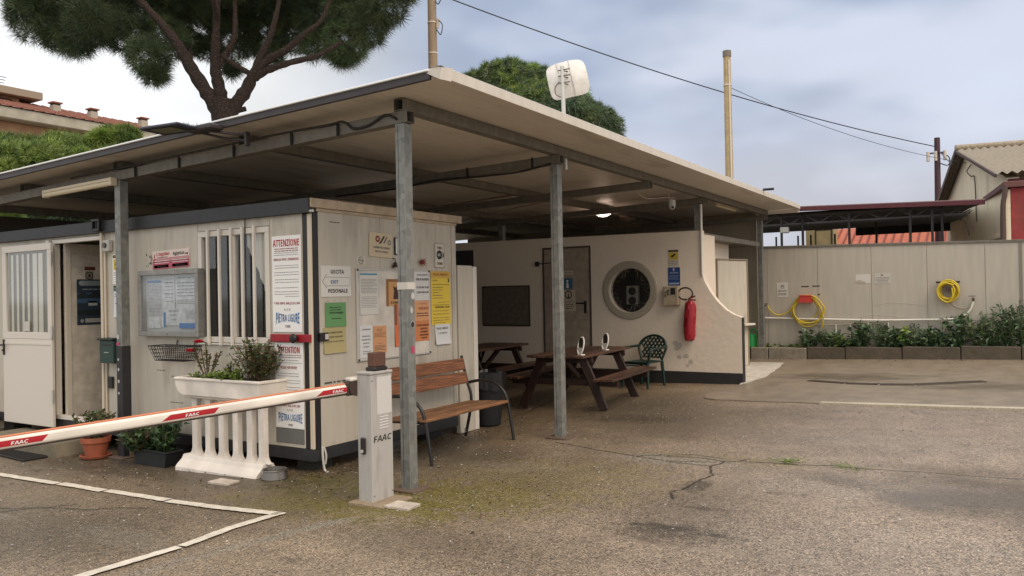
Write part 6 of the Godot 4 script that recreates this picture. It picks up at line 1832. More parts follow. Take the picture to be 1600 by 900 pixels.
	notice("dog_notice", "brown taped sheet with a dog picture, partly behind the corner post", "notice", P.call(-6.53, 1.66), 90, 0.27, 0.285, rgb(198, 150, 96), [["R", 0.0, 0.0, 1.0, 0.1, Color(0.28, 0.13, 0.055)], ["R", 0.0, 0.1, 0.13, 1.0, Color(0.28, 0.13, 0.055)], ["P", [[0.4, 0.75], [0.46, 0.45], [0.4, 0.25], [0.55, 0.32], [0.66, 0.25], [0.68, 0.5], [0.8, 0.75]], Color(0.06, 0.03, 0.02)], ["T", "AL GUINZAGLIO", 0.58, 0.87, 0.08, true, {"w": 0.18}, INK]])
	notice("red_orange_notice", "red-orange sheet with dark border below the dog picture, behind the post", "notice", P.call(-6.62, 1.31), 90, 0.20, 0.45, rgb(214, 112, 66), [["R", 0.0, 0.0, 0.2, 1.0, Color(0.26, 0.09, 0.04)], ["L", 0.3, 0.1, 0.95, 3, 0.07, 0.03, INK]], {"curl": 0.01})
	notice("silence_notice", "white sheet with the hours of silence right of the corner post", "notice", P.call(-6.98, 1.732), 90, 0.32, 0.325, rgb(214, 212, 208), [["T", "ORARIO DI RISPETTO", 0.6, 0.13, 0.05, true, {"w": 0.2}, GREY], ["T", "ORE DI SILENZIO", 0.58, 0.28, 0.075, true, {"w": 0.23}, INK], ["T", "13.30 alle 16.00", 0.58, 0.55, 0.065, true, {"w": 0.22}, INK], ["T", "23.00 alle 8.00", 0.58, 0.72, 0.065, true, {"w": 0.21}, INK]])
	notice("prohibition_notice", "light orange VETATO sheet right of the post", "notice", P.call(-6.985, 1.452), 90, 0.31, 0.225, rgb(216, 156, 112), [["T", "VETATO", 0.6, 0.38, 0.13, true, {"w": 0.17}, Color(0.25, 0.07, 0.03)], ["L", 0.2, 0.62, 0.92, 2, 0.12, 0.06, INK], ["L", 0.4, 0.15, 0.8, 1, 0.1, 0.04, GREY]])
	notice("rules_notice", "deeper orange sheet of bold lines directly below the VETATO sheet", "notice", P.call(-6.985, 1.228), 90, 0.31, 0.22, rgb(206, 128, 80), [["T", "IL REGOLAMENTO", 0.55, 0.2, 0.085, true, {"w": 0.22}, INK], ["T", "VIETATO", 0.6, 0.38, 0.085, true, {"w": 0.12}, INK], ["T", "ATTENDERE", 0.6, 0.54, 0.085, true, {"w": 0.13}, INK], ["T", "PARCHEGGIARE", 0.6, 0.69, 0.085, true, {"w": 0.15}, INK], ["T", "E SOSTARE", 0.6, 0.84, 0.075, true, {"w": 0.11}, INK]])
	notice("regulations_notice", "tall yellow REGOLAMENTO sheet right of the notice board", "notice", S.call(-7.36, 1.59, 0.002), 90, 0.37, 0.615, rgb(222, 192, 66), [["R", 0.0, 0.0, 1.0, 0.13, Color(0.62, 0.38, 0.08)], ["T", "REGOLAMENTO", 0.5, 0.06, 0.045, true, {"w": 0.28}, Color(0.30, 0.10, 0.02)], ["T", "E' VIETATO", 0.2, 0.17, 0.022, true, {}, GREY], ["P", [[0.86, 0.12], [0.92, 0.14], [0.93, 0.2], [0.87, 0.21]], INK], ["L", 0.08, 0.25, 0.92, 1, 0.05, 0.012, INK], ["L", 0.08, 0.30, 0.6, 5, 0.05, 0.014, small], ["L", 0.3, 0.58, 0.9, 1, 0.05, 0.01, small], ["L", 0.08, 0.63, 0.92, 1, 0.05, 0.012, INK], ["T", "APERTURA  24:00", 0.55, 0.67, 0.032, true, {"w": 0.27}, INK], ["L", 0.08, 0.74, 0.9, 2, 0.06, 0.012, small], ["L", 0.08, 0.87, 0.92, 3, 0.045, 0.012, small]])
	notice("loading_notice", "white SOLO CARICO E SCARICO sheet under the yellow one", "notice", S.call(-7.38, 1.172, 0.002), 90, 0.285, 0.23, rgb(214, 214, 212), [["T", "SOLO CARICO", 0.48, 0.2, 0.1, true, {"w": 0.22}, INK], ["T", "E SCARICO", 0.5, 0.45, 0.1, true, {"w": 0.165}, INK], ["T", "€ 5,00", 0.52, 0.70, 0.1, true, {"w": 0.1}, INK]], {"curl": 0.02})
	notice("wifi_sign", "white FREE WiFi ZONE plate near the cabin's rear top corner", "sign", S.call(-7.34, 2.078, 0.002), 90, 0.185, 0.285, rgb(210, 202, 186), [["R", 0.02, 0.01, 0.98, 0.03, GREY], ["R", 0.02, 0.97, 0.98, 0.99, GREY], ["R", 0.02, 0.01, 0.06, 0.99, GREY], ["R", 0.94, 0.01, 0.98, 0.99, GREY], ["T", "FREE", 0.52, 0.19, 0.1, true, {"w": 0.09}, INK], ["O", 0.46, 0.47, 0.185, 0.0, INK], ["T", "Wi", 0.42, 0.47, 0.12, true, {"w": 0.05}, WHITE], ["O", 0.72, 0.47, 0.135, 0.11, INK], ["T", "Fi", 0.76, 0.47, 0.12, true, {"w": 0.04}, INK], ["T", "ZONE", 0.52, 0.82, 0.1, true, {"w": 0.1}, INK]], {"th": 0.008, "roll": -1.5})
	notice("club_plaque", "cream plaque with red and black emblem above the notice board", "plaque", S.call(-6.33, 2.155, 0.002), 90, 0.355, 0.25, rgb(206, 188, 158), [["O", 0.34, 0.25, 0.14, 0.06, Color(0.22, 0.05, 0.03)], ["P", [[0.40, 0.44], [0.60, 0.10], [0.66, 0.12], [0.48, 0.44]], INK], ["P", [[0.58, 0.40], [0.74, 0.10], [0.78, 0.13], [0.64, 0.42]], GREY], ["O", 0.86, 0.36, 0.11, 0.06, GREY], ["T", "ALPINE PER SEMPRE", 0.52, 0.60, 0.085, true, {"w": 0.26}, GREY], ["T", "FIATO LUNGO", 0.52, 0.77, 0.085, true, {"w": 0.2}, GREY]], {"th": 0.012, "roll": -2.0})
	notice("round_sticker", "round worn white sticker above the board's left corner", "sticker", S.call(-6.03, 1.99), 90, 0.13, 0.085, rgb(206, 196, 176), [["O", 0.5, 0.5, 0.44, 0.36, GREY], ["O", 0.4, 0.46, 0.12, 0.04, GREY], ["O", 0.64, 0.56, 0.14, 0.06, GREY]])
	notice("black_frame", "small white plate in a black frame beside the corner post", "plate", S.call(-6.60, 2.155), 90, 0.10, 0.185, rgb(40, 38, 36), [["R", 0.05, 0.05, 0.7, 0.95, WHITE]], {"th": 0.02})
	var bell := thing("hand_bell", "small dark bell hanging below the cream plaque", "bell", S.call(-6.525, 1.965), 90)
	var bm := B()
	bm.xf.origin = Vector3(0, -0.04, 0.035)
	bm.lathe([Vector2(0.032, 0), Vector2(0.03, 0.012), Vector2(0.022, 0.03), Vector2(0.018, 0.05), Vector2(0.006, 0.062), Vector2(0, 0.062)], 16)
	part("body", bm, M("bell_dark", rgb(62, 44, 36), 0.4, {"metal": 0.5}), bell)
	part("bracket", tb([Vector3(0, 0.025, 0.035), Vector3(0, 0.05, 0.035), Vector3(0, 0.06, 0.0)], 0.005, 6), M("black_trim", Color.WHITE), bell)
	# red metal sun ornament
	var f := thing("red_ornament", "dark red spiky wall ornament right of the corner post above the board", "ornament", S.call(-7.0, 1.995), 90)
	var fm := B()
	for k in 14:
		var a := TAU * k / 14.0
		var d := Vector3(cos(a), sin(a) * 0.8, 0.0)
		var n := Vector3(-d.y, d.x, 0) * 0.012
		var tip := d * rng.randf_range(0.05, 0.09) + Vector3(0, 0, 0.05)
		fm.tri(-n + Vector3(0, 0, 0.02), n + Vector3(0, 0, 0.02), tip)
	fm.xf.origin = Vector3(0, 0, 0.02)
	fm.box(Vector3.ZERO, Vector3(0.05, 0.04, 0.03), 0.012)
	part("petals", fm, M("ornament_red", rgb(122, 44, 34), 0.6, {"two": true}), f)
	# stickers on the corner post that carries the canopy
	var s := thing("post_stickers", "stickers and a white band on the front corner post facing the yard", "stickers", Vector3(-4.2285, 1.6, -5.2), 90)
	part("white_band", span(-0.052, 0.052, 0.075, 0.135, 0.001, 0.003, 0), M("label_white", Color.WHITE), s)
	part("white_band", span(-0.054, -0.051, 0.075, 0.135, 0.0, -0.104, 0), M("label_white", Color.WHITE), s)
	for q in [[0.0, -0.10, 0.017, 1.6], [0.01, -0.22, 0.027, 1.15], [0.02, 0.02, 0.022, 1.4]]:
		part("sticker", disc(Vector3(q[0], q[1], 0.002), q[2], q[3], Color(0.45, 0.44, 0.42)), vcol(), s)
	part("black_emblem", disc(Vector3(0.01, -0.22, 0.0032), 0.022, 1.2, INK), vcol(), s)
	var sm2 := B()
	sm2.col = Color(0.45, 0.05, 0.12)
	rect(sm2, -0.01, -0.46, 0.03, -0.40, 0.002)
	part("red_sticker", sm2, vcol(), s)

# ---------------------------------------------------------------- on the service block
func block_things() -> void:
	var Z := -12.8985
	notice("camera_notice", "yellow surveillance notice on the plaster wall above the blue one", "sign", Vector3(-4.785, 2.175, Z), 0, 0.19, 0.28, rgb(196, 186, 168), [["R", 0.02, 0.0, 0.98, 0.12, Color(0.06, 0.04, 0.01)], ["R", 0.1, 0.15, 0.9, 0.58, Color(0.52, 0.38, 0.03)], ["P", [[0.25, 0.38], [0.6, 0.22], [0.72, 0.3], [0.36, 0.48]], INK], ["L", 0.06, 0.68, 0.94, 2, 0.12, 0.05, GREY], ["L", 0.06, 0.9, 0.94, 1, 0.1, 0.03, GREY]])
	notice("water_notice", "blue water supply notice directly above the coin box", "sign", Vector3(-4.78, 1.865, Z), 0, 0.215, 0.31, rgb(34, 62, 118), [["P", [[0.42, 0.06], [0.56, 0.06], [0.52, 0.2], [0.44, 0.2]], Color(0.5, 0.55, 0.65)], ["T", "ACQUA", 0.5, 0.30, 0.07, true, {"w": 0.15}, Color(0.5, 0.55, 0.65)], ["L", 0.08, 0.44, 0.92, 5, 0.055, 0.02, Color(0.3, 0.38, 0.52)], ["R", 0.08, 0.84, 0.92, 0.93, Color(0.3, 0.38, 0.52)]])
	var b := thing("coin_box", "beige coin meter box on the plaster wall under the blue notice", "meter box", Vector3(-4.80, 1.54, Z))
	part("body", span(-0.135, 0.13, -0.16, 0.16, 0.001, 0.13, 0.008), M("box_beige", rgb(180, 162, 136), 0.5, {"tex": "grain", "s": 1.2}), b)
	part("panel", span(0.0, 0.085, 0.02, 0.13, 0.1305, 0.136, 0.002), M("meter_dark", Color.WHITE), b)
	for q in [[-0.09, 0.05], [-0.06, 0.08], [-0.045, 0.05], [-0.03, 0.09], [-0.04, 0.02], [-0.09, 0.0]]:
		part("button", tb([Vector3(q[0], q[1], 0.13), Vector3(q[0], q[1], 0.14)], 0.013, 10), M("meter_dark", Color.WHITE), b)
	part("coin_slot", tb([Vector3(-0.09, 0.09, 0.13), Vector3(-0.09, 0.09, 0.137)], 0.016, 12), M("hinge_steel", Color.WHITE), b)
	# fire extinguisher in its red bag
	var e := thing("fire_extinguisher", "fire extinguisher in a creased red cover hanging on the plaster wall", "fire extinguisher", Vector3(-4.485, 1.13, Z + 0.1))
	var bag := B()
	var prof := [[0.03, -0.345], [0.075, -0.325], [0.094, -0.25], [0.098, -0.1], [0.1, 0.05], [0.094, 0.18], [0.088, 0.26], [0.07, 0.305], [0.03, 0.315]]
	var sides := 28
	for i in prof.size() - 1:
		for k in sides:
			var q := func(ii: int, kk: int) -> Vector3:
				var a := TAU * (kk % sides) / sides
				var yy: float = prof[ii][1]
				var r: float = prof[ii][0] * (1.0 + 0.05 * sin(a * 3 + yy * 14.0) + 0.035 * sin(a * 7 - yy * 23.0))
				return Vector3(cos(a) * r + 0.012 * sin(yy * 6.0), yy + 0.01 * sin(a * 2), sin(a) * r)
			bag.quad(q.call(i, k + 1), q.call(i, k), q.call(i + 1, k), q.call(i + 1, k + 1))
	part("cover", bag, M("cover_red", rgb(176, 26, 44), 0.42, {"tex": "fine", "s": 1.0}), e)
	var vm := B()
	vm.tube([Vector3(0.0, 0.31, 0), Vector3(0.0, 0.36, 0)], 0.022, 10)
	vm.tube([Vector3(-0.02, 0.355, 0), Vector3(0.10, 0.40, 0)], 0.012, 8)
	vm.tube([Vector3(-0.02, 0.345, 0), Vector3(0.11, 0.33, 0)], 0.011, 8)
	part("valve", vm, M("valve_red", rgb(110, 30, 34), 0.5), e)
	var hs := []
	for k in 22:
		var a := TAU * k / 21.0 * 0.93 - 0.9
		hs.append(Vector3(-0.07 + cos(a) * 0.125, 0.44 + sin(a) * 0.10, 0.0))
	part("hose", tb(hs, 0.013, 8), M("hose_black", rgb(40, 34, 32), 0.5), e)
	# signs on the steel door
	notice("door_sign", "small white strip label at the top of the brown steel door", "label", Vector3(-6.80, 1.99, Z + 0.013), 0, 0.2, 0.07, rgb(190, 176, 156), [["L", 0.1, 0.5, 0.9, 1, 0.2, 0.25, GREY]])
	notice("door_sign", "blue square pictogram sign on the brown steel door", "sign", Vector3(-6.82, 1.79, Z + 0.013), 0, 0.22, 0.2, rgb(60, 104, 132), [["P", [[0.4, 0.9], [0.45, 0.4], [0.6, 0.4], [0.66, 0.9]], WHITE], ["O", 0.52, 0.25, 0.1, 0.0, WHITE]])
	notice("door_sign", "round prohibition sign and text sheet beside the steel door handle", "sign", Vector3(-6.80, 1.48, Z + 0.013), 0, 0.28, 0.38, rgb(188, 174, 152), [["O", 0.5, 0.22, 0.2, 0.15, INK], ["P", [[0.44, 0.36], [0.5, 0.08], [0.56, 0.36]], INK], ["L", 0.1, 0.52, 0.9, 2, 0.09, 0.03, INK], ["L", 0.1, 0.7, 0.9, 3, 0.09, 0.045, INK]])
	# green watering can by the end of the planter
	var w := thing("green_can", "bright green plastic watering can at the planter end by the post", "watering can", Vector3(-4.62, 0.4, -17.0))
	var gm := M("can_green", rgb(34, 146, 70), 0.4)
	var cm := B()
	cm.lathe([Vector2(0, 0), Vector2(0.12, 0), Vector2(0.125, 0.02), Vector2(0.11, 0.26), Vector2(0.08, 0.28), Vector2(0, 0.28)], 18)
	part("body", cm, gm, w)
	var hm := []
	for k in 12:
		var a := PI * k / 11.0 - 0.4
		hm.append(Vector3(0.05 + cos(a) * 0.1, 0.24 + sin(a) * 0.14, 0.02))
	part("handle", tb(hm, 0.014, 8), gm, w)
	part("spout", tb([Vector3(-0.09, 0.08, 0), Vector3(-0.2, 0.28, 0.03)], [0.025, 0.016], 8), gm, w)

# ---------------------------------------------------------------- on the yard wall
func wall_things() -> void:
	var Z := -17.1985
	var hose := M("hose_yellow", rgb(204, 178, 48), 0.5)
	var white := M("pipe_white", rgb(226, 220, 208), 0.45)
	notice("wall_notice", "white notice at the left end of the panel wall above the hose tap", "notice", Vector3(-4.0, 1.6, Z), 0, 0.22, 0.31, rgb(206, 200, 190), [["P", [[0.3, 0.28], [0.5, 0.16], [0.7, 0.28], [0.6, 0.3], [0.5, 0.24], [0.4, 0.3]], INK], ["T", "ACQUA", 0.5, 0.38, 0.06, true, {}, INK], ["L", 0.1, 0.54, 0.9, 2, 0.07, 0.04, INK], ["L", 0.1, 0.76, 0.9, 2, 0.08, 0.045, INK]])
	notice("torn_notice", "torn white remnant of a notice in the middle of the panel wall", "notice", Vector3(-2.43, 1.79, Z), 0, 0.28, 0.18, rgb(204, 198, 188), [["P", [[0.0, 0.75], [0.3, 0.62], [0.45, 0.75], [0.6, 0.8], [0.7, 1.0], [0.0, 1.0]], Color(0.42, 0.36, 0.29)]], {"th": 0.002})
	notice("wall_notice", "grey printed notice beside the torn remnant on the panel wall", "notice", Vector3(-2.075, 1.79, Z), 0, 0.285, 0.205, rgb(190, 184, 172), [["L", 0.4, 0.14, 0.6, 2, 0.1, 0.06, INK], ["L", 0.1, 0.42, 0.92, 3, 0.14, 0.06, GREY], ["L", 0.2, 0.85, 0.85, 1, 0.1, 0.06, GREY]])
	var wr := B()
	wr.col = INK
	scrib(wr, -3.62, -3.44, 1.66, 0.03, Z + 0.002)
	scrib(wr, -3.40, -3.25, 1.665, 0.03, Z + 0.002)
	scrib(wr, -3.3, -3.25, 1.49, 0.03, Z + 0.002)
	solo("painted_writing", wr, vcol(), "faded black hand lettering on the wall above the red hose holder", "lettering")
	# red holder and looped yellow hose
	var h := thing("hose_holder", "red wall bracket for the garden hose on the panel wall", "hose holder", Vector3(-3.52, 1.40, Z))
	var red := M("holder_red", rgb(196, 62, 52), 0.5)
	var hb := B()
	hb.prism(PackedVector2Array([Vector2(-0.13, -0.07), Vector2(0.13, -0.07), Vector2(0.11, 0.06), Vector2(-0.11, 0.06)]), 0.001, 0.16)
	part("body", hb, red, h)
	part("lip", span(-0.125, 0.125, 0.061, 0.085, 0.06, 0.17, 0.008), red, h)
	var c := thing("yellow_hose", "yellow garden hose looped over the red wall bracket and tap", "hose", Vector3(-3.52, 1.40, Z))
	for q in [[0.0, 0.30, 0.30, 0.05], [0.03, 0.27, 0.33, 0.08], [0.06, 0.31, 0.29, 0.11], [-0.03, 0.25, 0.27, 0.03]]:
		var pts := []
		for k in 37:
			var a := PI / 2 + TAU * k / 36.0
			var r: float = q[1] * (1.0 if sin(a) < 0.2 else 0.9)
			pts.append(Vector3(q[0] + cos(a) * r, 0.06 - q[2] * 0.92 + sin(a) * q[2] * 0.98, q[3] + 0.02 * sin(a * 2)))
		part("coil", tb(pts, 0.014, 8), hose, c)
	part("free_end", tb(spline([Vector3(0.1, 0.05, 0.1), Vector3(0.26, -0.12, 0.11), Vector3(0.34, -0.36, 0.1), Vector3(0.31, -0.58, 0.09)], 6), 0.014, 8), hose, c)
	part("feed", tb(spline([Vector3(-0.14, 0.0, 0.06), Vector3(-0.35, -0.25, 0.06), Vector3(-0.56, -0.33, 0.06), Vector3(-0.72, -0.24, 0.05), Vector3(-0.79, -0.12, 0.04)], 6), 0.014, 8), hose, c)
	# second coil on a reel hook
	var c2 := thing("yellow_hose", "coiled yellow hose on a hook high on the right of the wall", "hose", Vector3(-0.94, 1.53, Z))
	part("hook_bar", tb([Vector3(-0.2, 0.16, 0.05), Vector3(0.2, 0.16, 0.05)], 0.018, 8), M("hose_black", rgb(40, 34, 32), 0.5), c2)
	for k in 9:
		var pts := []
		var r := 0.135 + 0.012 * (k % 4) + rng.randf_range(-0.015, 0.02)
		var o := Vector3(rng.randf_range(-0.025, 0.025), rng.randf_range(-0.03, 0.02), 0.03 + k * 0.017)
		for j in 33:
			var a := TAU * j / 32.0
			pts.append(o + Vector3(cos(a) * r, sin(a) * r * 1.08, 0.012 * sin(a * 2 + k)))
		part("coil", tb(pts, 0.014, 7), hose, c2)
	part("loop", tb(spline([Vector3(0.1, 0.1, 0.2), Vector3(-0.05, 0.14, 0.2), Vector3(-0.17, 0.02, 0.2), Vector3(-0.13, -0.14, 0.2), Vector3(0.0, -0.22, 0.19), Vector3(0.08, -0.12, 0.2), Vector3(0.07, 0.05, 0.2)], 6), 0.0145, 8), hose, c2)
	part("hub", tb([Vector3(0, 0.03, 0.02), Vector3(0, 0.03, 0.18)], 0.05, 12), M("hub_brown", rgb(78, 60, 50), 0.6), c2)
	part("tail", tb(spline([Vector3(0.02, -0.22, 0.1), Vector3(0.12, -0.31, 0.07), Vector3(0.26, -0.345, 0.06), Vector3(0.36, -0.30, 0.05), Vector3(0.40, -0.2, 0.05)], 6), 0.012, 7), M("hose_grey", rgb(150, 140, 118), 0.5), c2)
	# white water pipe with taps
	var p := thing("water_pipe", "white plastic water pipe along the panel wall with taps at its ends", "pipe", Vector3(0, 0, Z))
	part("run", tb(spline([Vector3(-4.37, 1.01, 0.05), Vector3(-3.2, 0.985, 0.05), Vector3(-2.2, 0.965, 0.05), Vector3(-1.4, 0.975, 0.05), Vector3(-0.95, 0.985, 0.05), Vector3(-0.72, 1.03, 0.05), Vector3(-0.59, 1.15, 0.05), Vector3(-0.53, 1.32, 0.05)], 6), 0.02, 8), white, p)
	part("second_run", tb(spline([Vector3(-3.6, 0.865, 0.04), Vector3(-2.9, 0.875, 0.04), Vector3(-2.3, 0.93, 0.05), Vector3(-1.9, 0.96, 0.06)], 5), 0.012, 7), M("pipe_dirty", rgb(170, 160, 142), 0.5), p)
	part("drop", tb([Vector3(-4.37, 1.29, 0.05), Vector3(-4.375, 0.4, 0.05)], 0.016, 8), M("pipe_brown", Color.WHITE), p)
	for x in [-2.95, -2.68, -2.35, -1.98]:
		part("riser", tb([Vector3(x, 0.88 + (0.05 if x > -2.4 else 0.0), 0.05), Vector3(x, 0.45, 0.06)], 0.011, 6), white, p)
	var tp := B()
	tp.tube([Vector3(-0.53, 1.31, 0.03), Vector3(-0.53, 1.39, 0.1)], 0.022, 8)
	tp.box(Vector3(-0.55, 1.42, 0.07), Vector3(0.12, 0.015, 0.03), 0.004)
	part("tap", tp, M("tap_steel", rgb(120, 112, 104), 0.35, {"metal": 0.6}), p)
	var tp2 := B()
	tp2.tube([Vector3(-4.37, 1.28, 0.04), Vector3(-4.30, 1.28, 0.1)], 0.02, 8)
	tp2.box(Vector3(-4.33, 1.315, 0.08), Vector3(0.09, 0.014, 0.03), 0.004)
	part("tap", tp2, M("tap_steel", Color.WHITE), p)

# ---------------------------------------------------------------- on and under the roof
func roof_things() -> void:
	var cream := M("batten_cream", rgb(214, 198, 170), 0.4)
	var l := thing("tube_light", "long cream tube light fixed to the canopy's front beam", "light fitting", Vector3(-9.0, 2.94, -5.11), 0.0)
	l.rotation.z = 0.02
	part("housing", span(-0.68, 0.68, -0.005, 0.03, -0.035, 0.035, 0.006), cream, l)
	part("diffuser", tb([Vector3(-0.66, -0.025, 0), Vector3(0.66, -0.025, 0)], 0.032, 12), M("diffuser_cream", rgb(222, 206, 176), 0.3), l)
	part("end_cap", span(0.661, 0.70, -0.06, 0.032, -0.04, 0.04, 0.008), cream, l)
	part("end_cap", span(-0.70, -0.661, -0.06, 0.032, -0.04, 0.04, 0.008), cream, l)
	var l2 := thing("tube_light", "short tube light under the roof near the rear post", "light fitting", Vector3(-4.47, 3.18, -14.9), 90.0)
	part("housing", span(-0.6, 0.6, 0.02, 0.05, -0.035, 0.035, 0.006), cream, l2)
	part("diffuser", tb([Vector3(-0.58, -0.005, 0), Vector3(0.58, -0.005, 0)], 0.03, 12), M("diffuser_cream", Color.WHITE), l2)
	# lit dome lamp: a glowing bowl with its own light just below it
	var lit := thing("ceiling_lamp", "lit round white dome lamp hanging from the canopy ceiling", "ceiling lamp", Vector3(-6.42, roof_y(-6.42) - 0.02, -13.62))
	part("base", tb([Vector3(0, -0.035, 0), Vector3(0, 0.015, 0)], 0.19, 24), cream, lit)
	var dome := B()
	dome.lathe([Vector2(0, -0.16), Vector2(0.07, -0.15), Vector2(0.13, -0.12), Vector2(0.175, -0.075), Vector2(0.185, -0.04)], 24)
	var glow := M("lamp_glow", rgb(255, 244, 236), 0.4)
	glow.emission_enabled = true
	glow.emission = Color(1.0, 0.93, 0.88)
	glow.emission_energy_multiplier = 2.2
	part("lamp_dome", dome, glow, lit)
	var om := OmniLight3D.new()
	om.name = "dome_light"
	om.light_color = Color(1.0, 0.86, 0.76)
	om.light_energy = 0.10
	om.light_size = 0.15
	om.omni_range = 20.0
	om.omni_attenuation = 2.0
	om.shadow_enabled = true
	om.position = Vector3(0, -0.24, 0)
	lit.add_child(om)
	var off := thing("ceiling_lamp", "unlit round dome lamp beside the lit one under the canopy", "ceiling lamp", Vector3(-6.6, roof_y(-6.6) - 0.02, -15.2))
	part("base", tb([Vector3(0, -0.035, 0), Vector3(0, 0.015, 0)], 0.19, 24), cream, off)
	part("lamp_dome", dome, M("dome_off", rgb(120, 106, 92), 0.4), off)
	# security camera and cable hung along the purlin
	var cam := thing("security_camera", "small white dome security camera under the canopy edge", "security camera", Vector3(-4.55, 3.02, -12.25))
	part("bracket", tb([Vector3(-0.05, 0.17, 0), Vector3(-0.05, 0.1, 0), Vector3(0.0, 0.07, 0)], 0.016, 8), M("label_white", Color.WHITE), cam)
	var cb := B()
	cb.lathe([Vector2(0, -0.09), Vector2(0.035, -0.08), Vector2(0.052, -0.045), Vector2(0.055, -0.01), Vector2(0.055, 0.055), Vector2(0.035, 0.075), Vector2(0, 0.078)], 20)
	part("body", cb, M("sticker_white", Color.WHITE), cam)
	part("lens", tb([Vector3(0.02, -0.05, 0.03), Vector3(0.035, -0.06, 0.055)], 0.022, 10), M("black_trim", Color.WHITE), cam)
	var blk := M("cable_black", rgb(34, 30, 28), 0.6)
	var grey := M("cable_pale", rgb(170, 156, 138), 0.6)
	solo("roof_cable", tb(spline([Vector3(-4.5, 3.12, -12.25), Vector3(-4.55, 3.09, -11.9), Vector3(-4.7, 3.06, -11.5), Vector3(-4.72, 3.15, -11.1), Vector3(-4.8, 3.2, -10.95), Vector3(-5.4, 3.13, -11.1), Vector3(-6.3, 3.12, -11.3), Vector3(-7.3, 3.09, -11.7), Vector3(-8.1, 3.07, -12.1), Vector3(-9.8, 3.02, -13.0)], 6), 0.009, 6), grey, "pale cable sagging across the canopy ceiling to the camera", "cable")
	solo("roof_cable", tb(spline([Vector3(-4.30, 3.10, -5.14), Vector3(-4.42, 3.15, -5.135), Vector3(-4.6, 3.09, -5.135), Vector3(-4.78, 3.08, -5.135), Vector3(-4.9, 3.155, -5.135), Vector3(-5.1, 3.15, -5.135), Vector3(-5.8, 3.145, -5.135), Vector3(-6.8, 3.12, -5.135), Vector3(-7.9, 3.09, -5.135), Vector3(-9.2, 3.06, -5.135)], 6), 0.011, 7), blk, "black cable tied along the top of the canopy's front beam", "cable")
	solo("roof_cable", tb(spline([Vector3(-4.30, 3.07, -7.79), Vector3(-4.7, 3.02, -7.79), Vector3(-5.2, 3.015, -7.79), Vector3(-5.9, 3.03, -7.79), Vector3(-6.6, 2.98, -7.79), Vector3(-7.6, 2.97, -7.79)], 6), 0.012, 6), blk, "black cable along the second cross beam from the middle post", "cable")
	for x in [-4.97, -5.55, -6.35, -7.2, -7.95]:
		solo("cable_tie", _frame(x - 0.012, x + 0.012, roof_y(x) - 0.215, roof_y(x) - 0.10, -5.128, -5.146, 0.008), blk, "black strap round the canopy's front beam, " + ["next to the corner post", "second from the corner post", "midway along the beam", "beside the dangling bracket of the solar lamp", "near the left post"][[-4.97, -5.55, -6.35, -7.2, -7.95].find(x)], "strap", "straps round the canopy's front beam")
	for x in [-4.55, -5.45, -6.5]:
		solo("cable_tie", _frame(x - 0.009, x + 0.009, roof_y(x) - 0.225, roof_y(x) - 0.10, -7.79, -7.81, 0.006), blk, "black strap round the second cross beam, " + ["next to the middle post", "second from the middle post", "farthest from the middle post"][[-4.55, -5.45, -6.5].find(x)], "strap", "straps round the second cross beam")
	solo("ceiling_rod", tb([Vector3(-8.4, 3.12, -10.85), Vector3(-6.55, 3.17, -10.6)], 0.018, 8), grey, "pale conduit rod ending under the canopy ceiling", "conduit")
	# grid antenna on a mast
	var a := thing("dish_antenna", "white square dish antenna on a mast above the canopy's right edge", "antenna", Vector3(-4.29, 3.1, -8.12))
	var mast := M("mast_galv", rgb(196, 194, 188), 0.4, {"metal": 0.4})
	part("mast", tb([Vector3(0, -0.06, 0), Vector3(-0.02, 1.14, 0)], 0.024, 12), mast, a)
	var refl := B()
	var bas := Basis(Vector3(0.86, 0, -0.5).normalized(), 0.0)
	# local frame of the reflector: u to the right, w up, both tilted; it faces away and right
	var u := Vector3(0.86, 0.20, -0.47).normalized()
	var nrm := Vector3(-0.50, -0.05, -0.86).normalized()
	nrm = (nrm - u * nrm.dot(u)).normalized()
	var w := u.cross(nrm).normalized()
	if w.y < 0: w = -w
	var g := 10
	var at := func(i: int, j: int, off: float) -> Vector3:
		var x := (i / float(g) - 0.5) * 2.0
		var y := (j / float(g) - 0.5) * 2.0
		var k := pow(pow(absf(x), 5.0) + pow(absf(y), 5.0), 0.2) / maxf(maxf(absf(x), absf(y)), 0.001) if absf(x) + absf(y) > 0.01 else 1.0
		x /= k; y /= k
		return Vector3(0.0, 1.03, -0.10) + u * x * 0.235 + w * y * 0.215 + nrm * (0.06 * (x * x + y * y) + off)
	for i in g:
		for j in g:
			var q := [at.call(i, j, 0.0), at.call(i + 1, j, 0.0), at.call(i + 1, j + 1, 0.0), at.call(i, j + 1, 0.0)]
			var q2 := [at.call(i, j, 0.008), at.call(i + 1, j, 0.008), at.call(i + 1, j + 1, 0.008), at.call(i, j + 1, 0.008)]
			refl.quad(q[0], q[1], q[2], q[3]); refl.quad(q2[1], q2[0], q2[3], q2[2])
	for i in g:
		for e in [[i, 0, i + 1, 0], [i, g, i + 1, g], [0, i, 0, i + 1], [g, i, g, i + 1]]:
			refl.quad(at.call(e[0], e[1], 0.0), at.call(e[2], e[3], 0.0), at.call(e[2], e[3], 0.008), at.call(e[0], e[1], 0.008))
	part("reflector", refl, M("dish_white", rgb(236, 232, 226), 0.45, {"tex": "grain", "s": 1.2}), a)
	var ribs := B()
	for i in [3, 6]:
		var pts := []
		for j in g + 1: pts.append(at.call(i, j, -0.006))
		ribs.tube(pts, 0.005, 6)
	part("rib", ribs, mast, a)
	var cl := B()
